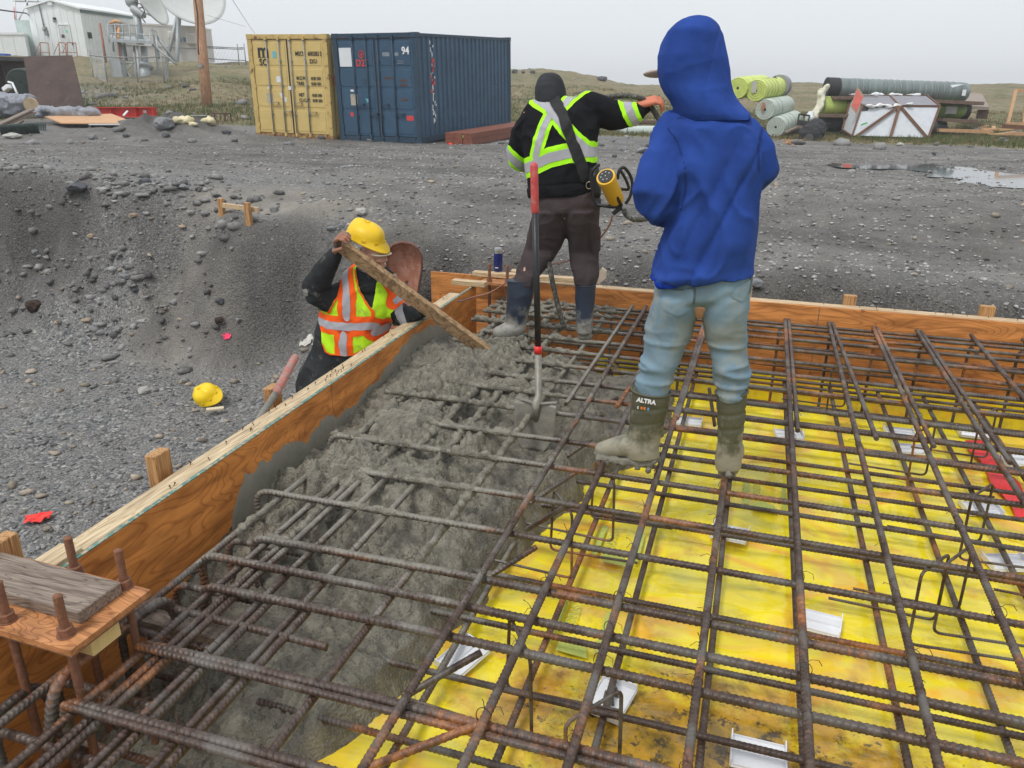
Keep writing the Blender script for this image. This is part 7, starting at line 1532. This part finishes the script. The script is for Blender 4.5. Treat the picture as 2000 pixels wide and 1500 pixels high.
MB().box(onf(.66, 2.12, .04), (1.1, .06, .06), axf).build('door_frame', WB, d_)
MB().box(onf(.52, 2.45, .08), (.14, .12, .14), axf).build('flood_lamp', SHD, mb_); MB().box(onf(.52, 2.3, .12), (.12, .1, .18), axf).build('lamp_head', GALV, mb_); MB().cyl(onf(.3, 1.72, .1), onf(.3, 1.95, .1), .13, 12).build('electric_meter', GALV, mb_, True); MB().box(onf(.315, 1.6, .08), (.2, .12, .3), axf).build('meter_box', GALV, mb_)
MB().cyl(onf(.29, 1.9, .07), onf(.24, 4.6, .07), .035, 8).build('service_mast', GALV, mb_, True)
g1 = (C - B) / np.linalg.norm(C - B); ng = np.cross(g1, [0, 0, 1.]); MB().beam(B + ng * .05 + np.array([0, 0, 2.92]), C + ng * .05 + np.array([0, 0, 2.92]), .06, .18).build('eave_trim', DKG, mb_)
MB().beam(B * .5 + A * .5 + [0, 0, -.18] + nrm * .02, B + [0, 0, -.18] + nrm * .02, .06, .3).build('skirt_beam', mat('orange_beam', (.30, .12, .07), .7), mb_); MB().beam(B + ng * .02 + np.array([0, 0, -.18]), C + ng * .02 + [0, 0, -.18], .06, .3).build('skirt_beam', bpy.data.materials['orange_beam'], mb_)
MB().box((A + C) / 2 - [0, 0, .8], (4., 8, 1.), np.array([fu, g1, [0, 0, 1.]])).build('underfloor_shade', SHD, mb_); MB().box(B + ng * .08 + g1 * .7 + np.array([0, 0, 1.55]), (.12, .25, .35)).build('wall_box', SHD, mb_)  # near-black block painted as the shade under the floor
# stair rails
for u0, u1 in ((76, 95), (113, 128), (129, 149)):
    sr = thing('stair_railing', {76: 'leftmost', 113: 'middle', 129: 'rightmost'}[u0] + ' rust-red stair railing before the white gabled building', 'railing', atd(u0, 118, 46)); P = [atd(u0 + 2, 83, 46), atd(u1 - 1, 84, 46), atd(u1 + 3, 118, 46), atd(u0 + 4, 118, 46)]
    for i in range(4): MB().cyl(P[i], P[(i + 1) % 4], .03, 6).build('rail', RST, sr, True)
    MB().cyl(P[0] * .45 + P[3] * .55, P[1] * .45 + P[2] * .55, .022, 6).build('rail', RST, sr, True); MB().cyl(P[0], P[0] + (atd(u0 - 8, 106, 46) - P[0]), .02, 6).build('handrail', RST, sr, True)
# white trailer and green panel
t2, _ = building('low white trailer at the left edge beside the gabled building', atd(-60, 112, 46), atd(56, 112, 46), atd(66, 109, 56), 1.25, WB); MB().box(atd(17, 78, 45.9), (.12, .15, .3)).build('pipe_bend', GALV, t2); MB().box(atd(40, 82, 45.9), (.14, .04, .08)).build('red_sign', REDP, t2); MB().box(atd(17, 97, 45.9), (.24, .04, .04)).build('label', DEC, t2)
tag(MB().poly([atd(u, v, 50.6) for u, v in ((28, 39), (60, 39), (76, 112), (44, 112))], (0, .8, 0)).build('grey_hut', mat('mint_grey', (.38, .45, .43), .7, 0, .18, 1.2, .1), None), 'tall pale grey-green hut squeezed left of the gabled building', 'hut')
A2, B2_, C2 = atd(250, 118, 54), atd(394, 124, 55.5), atd(420, 122, 62)
t3, w3 = building('long low beige cabin behind the dish tower', A2, B2_, C2, 2.35, BG); f2 = (B2_ - A2) / np.linalg.norm(B2_ - A2); n2 = np.cross(f2, [0, 0, 1.]); MB().beam(A2 + n2 * .04 + [0, 0, .98], B2_ + n2 * .04 + [0, 0, .98], .05, .04).build('belt_seam', mat('seam', (.3, .3, .3), .7), t3)
for t, z, w, h, m in ((.66, 1.78, .7, .5, BG), (.9, 1.6, .7, .75, BG)): q = A2 + (B2_ - A2) * t + [0, 0, z]; MB().box(q + n2 * .2, (w, .35, h), np.array([f2, n2, [0, 0, 1.]])).build('wall_vent', m, t3, bevel=.08)
MB().box(A2 + (B2_ - A2) * .82 + n2 * .05 + np.array([0, 0, 1.55]), (.32, .03, .26), np.array([f2, n2, [0, 0, 1.]])).build('blue_sign', mat('sign_blue', (.08, .2, .42), .6), t3); MB().box(A2 + (B2_ - A2) * .74 + n2 * .05 + np.array([0, 0, 1.5]), (.28, .03, .24), np.array([f2, n2, [0, 0, 1.]])).build('notice', DEC, t3)
MB().box((A2 + B2_) / 2 + np.array([0, 1, -.35]), (4.9, 2, .6), np.array([f2, n2, [0, 0, 1.]])).build('underfloor_shade', SHD, t3)  # solid near-black block stands in for the shade behind the piles
for i in range(7): MB().box(A2 + (B2_ - A2) * (i + .5) / 7 + n2 * .02 + [0, 0, -.25], (.12, .12, .5)).build('pile', GALV, t3)
# dish tower
DT = 40.; GS = mat('grey_steel', (.40, .43, .435), .55, .3, .12, 3, .1)
def tub(nm, pts, r, m, par, n=8): return MB().tube([atd(u, v, DT + dd) for u, v, dd in pts], r, n).build(nm, m, par, True)
tw = thing('dish_tower', 'grey steel tower platform carrying the smaller satellite dish', 'tower', atd(270, 172, DT))
for u0, v0, u1, v1, dd in ((239, 160, 234, 50, 0), (246, 158, 240, 88, 0), (265, 163, 262, 90, .2), (222, 100, 217, 48, .4), (312, 158, 300, 60, 1), (272, 168, 268, 90, -.3)): tub('post', ((u0, v0, dd), (u1, v1, dd)), .055, GS, tw)
tub('column', ((282, 165, .5), (283, 128, .5)), .26, GS, tw, 16); tub('column_flange', ((283, 132, .5), (283, 126, .5)), .42, GS, tw, 16); tub('column', ((283, 126, .5), (281, 92, .5)), .17, GS, tw, 16); tub('column_foot', ((283, 166, .5), (283, 160, .5)), .5, GS, tw, 12)
tub('mast', ((274, 85, .4), (266, 22, .2)), .2, GS, tw, 14)
MB().poly([atd(u, v, DT + d) for u, v, d in ((220, 82, -.6), (298, 86, -.6), (290, 78, 1.6), (216, 76, 1.6))], (0, 0, .14)).build('deck', GS, tw)
for v in (48, 64): tub('guard_rail', ((210, v, -.5), (270, v + 2, -.5)), .028, GS, tw)
for u in (210, 224, 238, 252, 266, 280, 292): tub('guard_post', ((u + (85 - 48) * .09, 83, -.55), (u, 48 if u < 270 else 64, -.5)), .028, GS, tw)
tub('guard_rail', ((268, 66, -.5), (298, 70, -.5)), .028, GS, tw)
for a, b in (((238, 150), (262, 120)), ((270, 120), (240, 126)), ((262, 160), (240, 128))): tub('cross_brace', ((a[0], a[1], .1), (b[0], b[1], .1)), .04, GS, tw)
MB().box(atd(219, 57, DT), (.38, .3, .42)).build('equipment_box', GS, tw); MB().box(atd(232, 135, DT), (.7, .4, .9)).build('cabinet', GS, tw); k = MB(); k.caps([atd(u, v, DT - .3) for u, v in ((214, 45), (225, 41), (235, 43))], [.05, .09, .06]); k.build('orange_strap', mat('strap_orange', (.65, .38, .18), .8), tw, True); tub('orange_strap', ((232, 55, -.4), (231, 80, -.4)), .07, bpy.data.materials['strap_orange'], tw)
tub('rust_pole', ((207, 122, -.4), (195, 46, -.4)), .06, RST, tw); tub('rust_pole', ((236, 125, -.3), (227, 47, -.3)), .06, RST, tw)
def dish(parent, C, axis, R, depth, m, nm='reflector'):
    X, Y, D = frame(axis); Rg = []
    for i in range(13):
        r = R * (i + .2) / 12.2; Rg.append([np.array(C) + (X * math.cos(t) + Y * math.sin(t)) * r + D * depth * (r / R) ** 2 for t in np.linspace(0, 2 * math.pi, 41)[:-1]])
    k = MB(); k.loft(Rg, False); o = k.build(nm, m, parent, True); o.modifiers.new('t', 'SOLIDIFY').thickness = .05; MB().tube([Rg[-1][j % 40] for j in range(41)], .05, 6).build('rim', m, parent, True); return X, Y, D
DW = mat('dish_white', (.60, .61, .57), .5, 0, .06, 2, .05); DW2 = mat('dish_big_white', (.62, .64, .62), .5, 0, .05, 2, .05)
C1 = atd(283, 8, DT + .2); X, Y, D = dish(tw, C1, (.86, .22, .42), 1.25, .38, DW)
for t in (0, 2.1, 4.2): MB().cyl(C1 - D * .5, C1 + (X * math.cos(t) + Y * math.sin(t)) * .8 + D * .12, .04, 6).build('back_strut', GS, tw, True)
k = MB(); k.ell(atd(257, 2, DT), (.35, .3, .35)); k.caps([atd(262, 18, DT), atd(280, 30, DT)], [.22, .15]); k.build('feed_gear', GS, tw, True)
MB().tube([atd(u, v, DT - .6) for u, v in ((262, 4), (275, 8), (283, 22), (276, 34), (284, 44))], .03, 6).build('cable', BLK, tw, True)
tub('leg_brace', ((296, 58, .5), (344, 122, 1.)), .075, GS, tw); tub('leg_brace', ((298, 87, .3), (345, 126, .3)), .06, GS, tw); tub('leg_brace', ((303, 60, .5), (311, 115, .4)), .06, GS, tw)
# big dish with trussed back
bd2 = thing('satellite_dish', 'large white satellite dish with dark trussed back behind the utility pole', 'satellite dish', atd(372, 118, 52)); C2_ = atd(362, -12, 53.); X, Y, D = dish(bd2, C2_, (.80, -.42, .46), 2.55, .62, DW2)
DKT = mat('dark_truss', (.05, .055, .065), .6); hub = C2_ - D * 1.3
for i in range(14):
    t = i / 14 * 2 * math.pi; e = C2_ + (X * math.cos(t) + Y * math.sin(t)) * 2.45 + D * .5; m_ = C2_ + (X * math.cos(t) + Y * math.sin(t)) * 1.7 - D * .35; q = C2_ + (X * math.cos(t) + Y * math.sin(t)) * 1.2 + D * .1; t2_ = (i + 1) / 14 * 2 * math.pi; m2_ = C2_ + (X * math.cos(t2_) + Y * math.sin(t2_)) * 1.7 - D * .35
    for a, b in ((hub, m_), (m_, e), (m_, q), (m_, m2_), (hub + D * .8, m_)): MB().cyl(a, b, .045, 5).build('truss_bar', DKT, bd2, True)
for t in (.6, 2.6, 4.7): MB().cyl(C2_ + (X * math.cos(t) + Y * math.sin(t)) * 2.2 + D * .42, C2_ + D * 2.1, .035, 5).build('feed_leg', GS, bd2, True)
MB().cyl(hub, atd(345, 125, 53), .16, 10).build('mount_leg', GS, bd2, True); MB().cyl(hub, atd(325, 125, 54), .12, 10).build('mount_leg', GS, bd2, True); MB().cyl(C2_ + D * 2.3, C2_ + D * 2.7, .16, 10).build('feed_horn', DW2, bd2, True)
# fences of wire mesh
FW = mat('fence_wire', (.33, .34, .34), .5, .4, .1, 5, 0)
def wire_fence(lab, pts, h, par_name='wire_fence', spacing=.14, rails=(0.02, 1.), infill=True):
    t = thing(par_name, lab, 'fence', pts[0]); up = np.array([0, 0, 1.])
    for p in pts: MB().cyl(p, p + up * (h + .25), .035, 8).build('post', GALV, t, True)
    for a, b in zip(pts[:-1], pts[1:]):
        for r in rails: MB().cyl(a + up * h * r, b + up * h * r, .034, 6).build('rail', GALV, t, True)
        if infill:
            L0 = np.linalg.norm(b - a); k = MB(); n = int((L0 + h) / spacing)
            for i in range(n):
                s = i * spacing
                for sg_ in (0, 1):
                    x0, z0 = (s, 0) if s < L0 else (L0, s - L0); x1, z1 = (s - h, h) if s > h else (0, s)
                    P = [a + (b - a) * (x / L0 if sg_ == 0 else 1 - x / L0) + up * z for x, z in ((x0, z0), (x1, z1))]; k.tube(P, .005, 3, False)
            kind(k.build('wire_mesh', FW, t), 'stuff')
    return t
wire_fence('galvanised mesh cage fence round the foot of the dish tower', [atd(186, 168, DT), atd(212, 173, DT - 1.2), atd(272, 175, DT - 1.2), atd(323, 173, DT - 1.2), atd(334, 171, DT + .6)], 1.5)
gt = thing('ladder', 'galvanised steel ladder in the left corner of the mesh cage', 'ladder', atd(198, 168, DT - .3))
for u in (190, 204): MB().cyl(atd(u + 1, 168, DT - .5), atd(u - 3, 110, DT - .5), .03, 6).build('stile', GALV, gt, True)
for v in (120, 132, 150, 158): MB().cyl(atd(188, v, DT - .5), atd(203, v + 1, DT - .5), .025, 6).build('rung', GALV, gt, True)
wire_fence('far wire fence on the rise between utility pole and yellow container', [atd(406, 127, 56), atd(468, 131, 54), atd(481, 131, 53)], 1.25, rails=(.35, .93, 1.), infill=True, spacing=.4)
# roof-top masts and wires
ms = thing('lattice_mast', 'thin red and white lattice mast top behind the gabled building', 'mast', atd(30, 60, 60)); 
for a, b, m in (((32, 40), (26, -20), WHT), ((30, 38), (28, 14), REDP), ((36, 40), (60, -10), WHT), ((50, 0), (62, 28), BLK), ((26, 2), (108, 4), GS), ((90, 0), (98, 14), GS), ((108, 4), (110, 16), GS), ((116, 0), (120, 14), GS)): MB().cyl(atd(a[0], a[1], 58), atd(b[0], b[1], 58), .06, 6).build('strut', m, ms, True)
def wire(nm, pts, r, lab): o = MB().tube([atd(u, v, d) for u, v, d in pts], r, 4).build(nm, BLK, None, True); tag(o, lab, 'cable')
wire('service_cable', ((-40, 14, 40), (20, 22, 44), (52, 26, 48), (58, 32, 50)), .04, 'thick black cable sagging to the corner of the gabled building'); wire('guy_wire', ((452, -4, 40), (480, 40, 48), (498, 66, 55)), .013, 'thin guy wire slanting down above the yellow container')
wire('guy_wire', ((405, 30, 50), (480, 52, 52)), .008, 'faint upper wire running right from the utility pole')
# grass tufts at the yard margins
def tufts(name, N, seed, m, dens, hh=(.05, .16)):
    rng = np.random.default_rng(seed); fa = math.atan2(.9535, -.3015); a = fa - rng.uniform(-.72, .72, N); r = rng.uniform(19, 46, N); x = r * np.cos(a); y = r * np.sin(a); k = rng.uniform(0, 1, N) < dens(x, y); x, y = x[k], y[k]; n = len(x)
    B = 5; z = terrain(x, y); V = np.zeros((n, B, 3, 3)); h = rng.uniform(*hh, (n, B)); t = rng.uniform(0, 6.28, (n, B)); ox = rng.normal(0, .06, (n, B)); oy = rng.normal(0, .06, (n, B)); ln = rng.uniform(-.07, .07, (n, B))
    for q, (w, zz) in enumerate(((-.012, 0), (.012, 0), (0, 1))):
        V[:, :, q, 0] = x[:, None] + ox + np.cos(t) * w + ln * zz; V[:, :, q, 1] = y[:, None] + oy + np.sin(t) * w; V[:, :, q, 2] = z[:, None] - .01 + h * zz
    F = np.arange(n * B * 3).reshape(-1, 3); kind(me_obj(name, grid_mesh(name, V.reshape(-1, 3), F), m), 'stuff')
gc = lambda x, y: cover(x, y)[:, 0]
tufts('grass', 26000, 31, mat('grass_dry', (.16, .135, .06), .9, 0, .3, 3, 0, island=.8), lambda x, y: gc(x, y) * .8); tufts('grass', 16000, 32, mat('grass_green', (.06, .10, .025), .9, 0, .3, 3, 0, island=.8), lambda x, y: gc(x, y) * (fbm(np.c_[x, y] * .25, 2, 66) > .0), (.05, .2))

# ================================================================ DRIZZLE HAZE
hm = bpy.data.materials.new('haze'); hm.use_nodes = True; hn = hm.node_tree; hn.nodes.clear(); hv = hn.nodes.new('ShaderNodeVolumePrincipled'); hv.inputs['Color'].default_value = (.93, .95, .97, 1); hv.inputs['Density'].default_value = .0018; ho = hn.nodes.new('ShaderNodeOutputMaterial'); hn.links.new(hv.outputs[0], ho.inputs['Volume'])
kind(MB().box((0, 0, -5.), (1200, 1200, 40)).build('haze', hm), 'stuff')
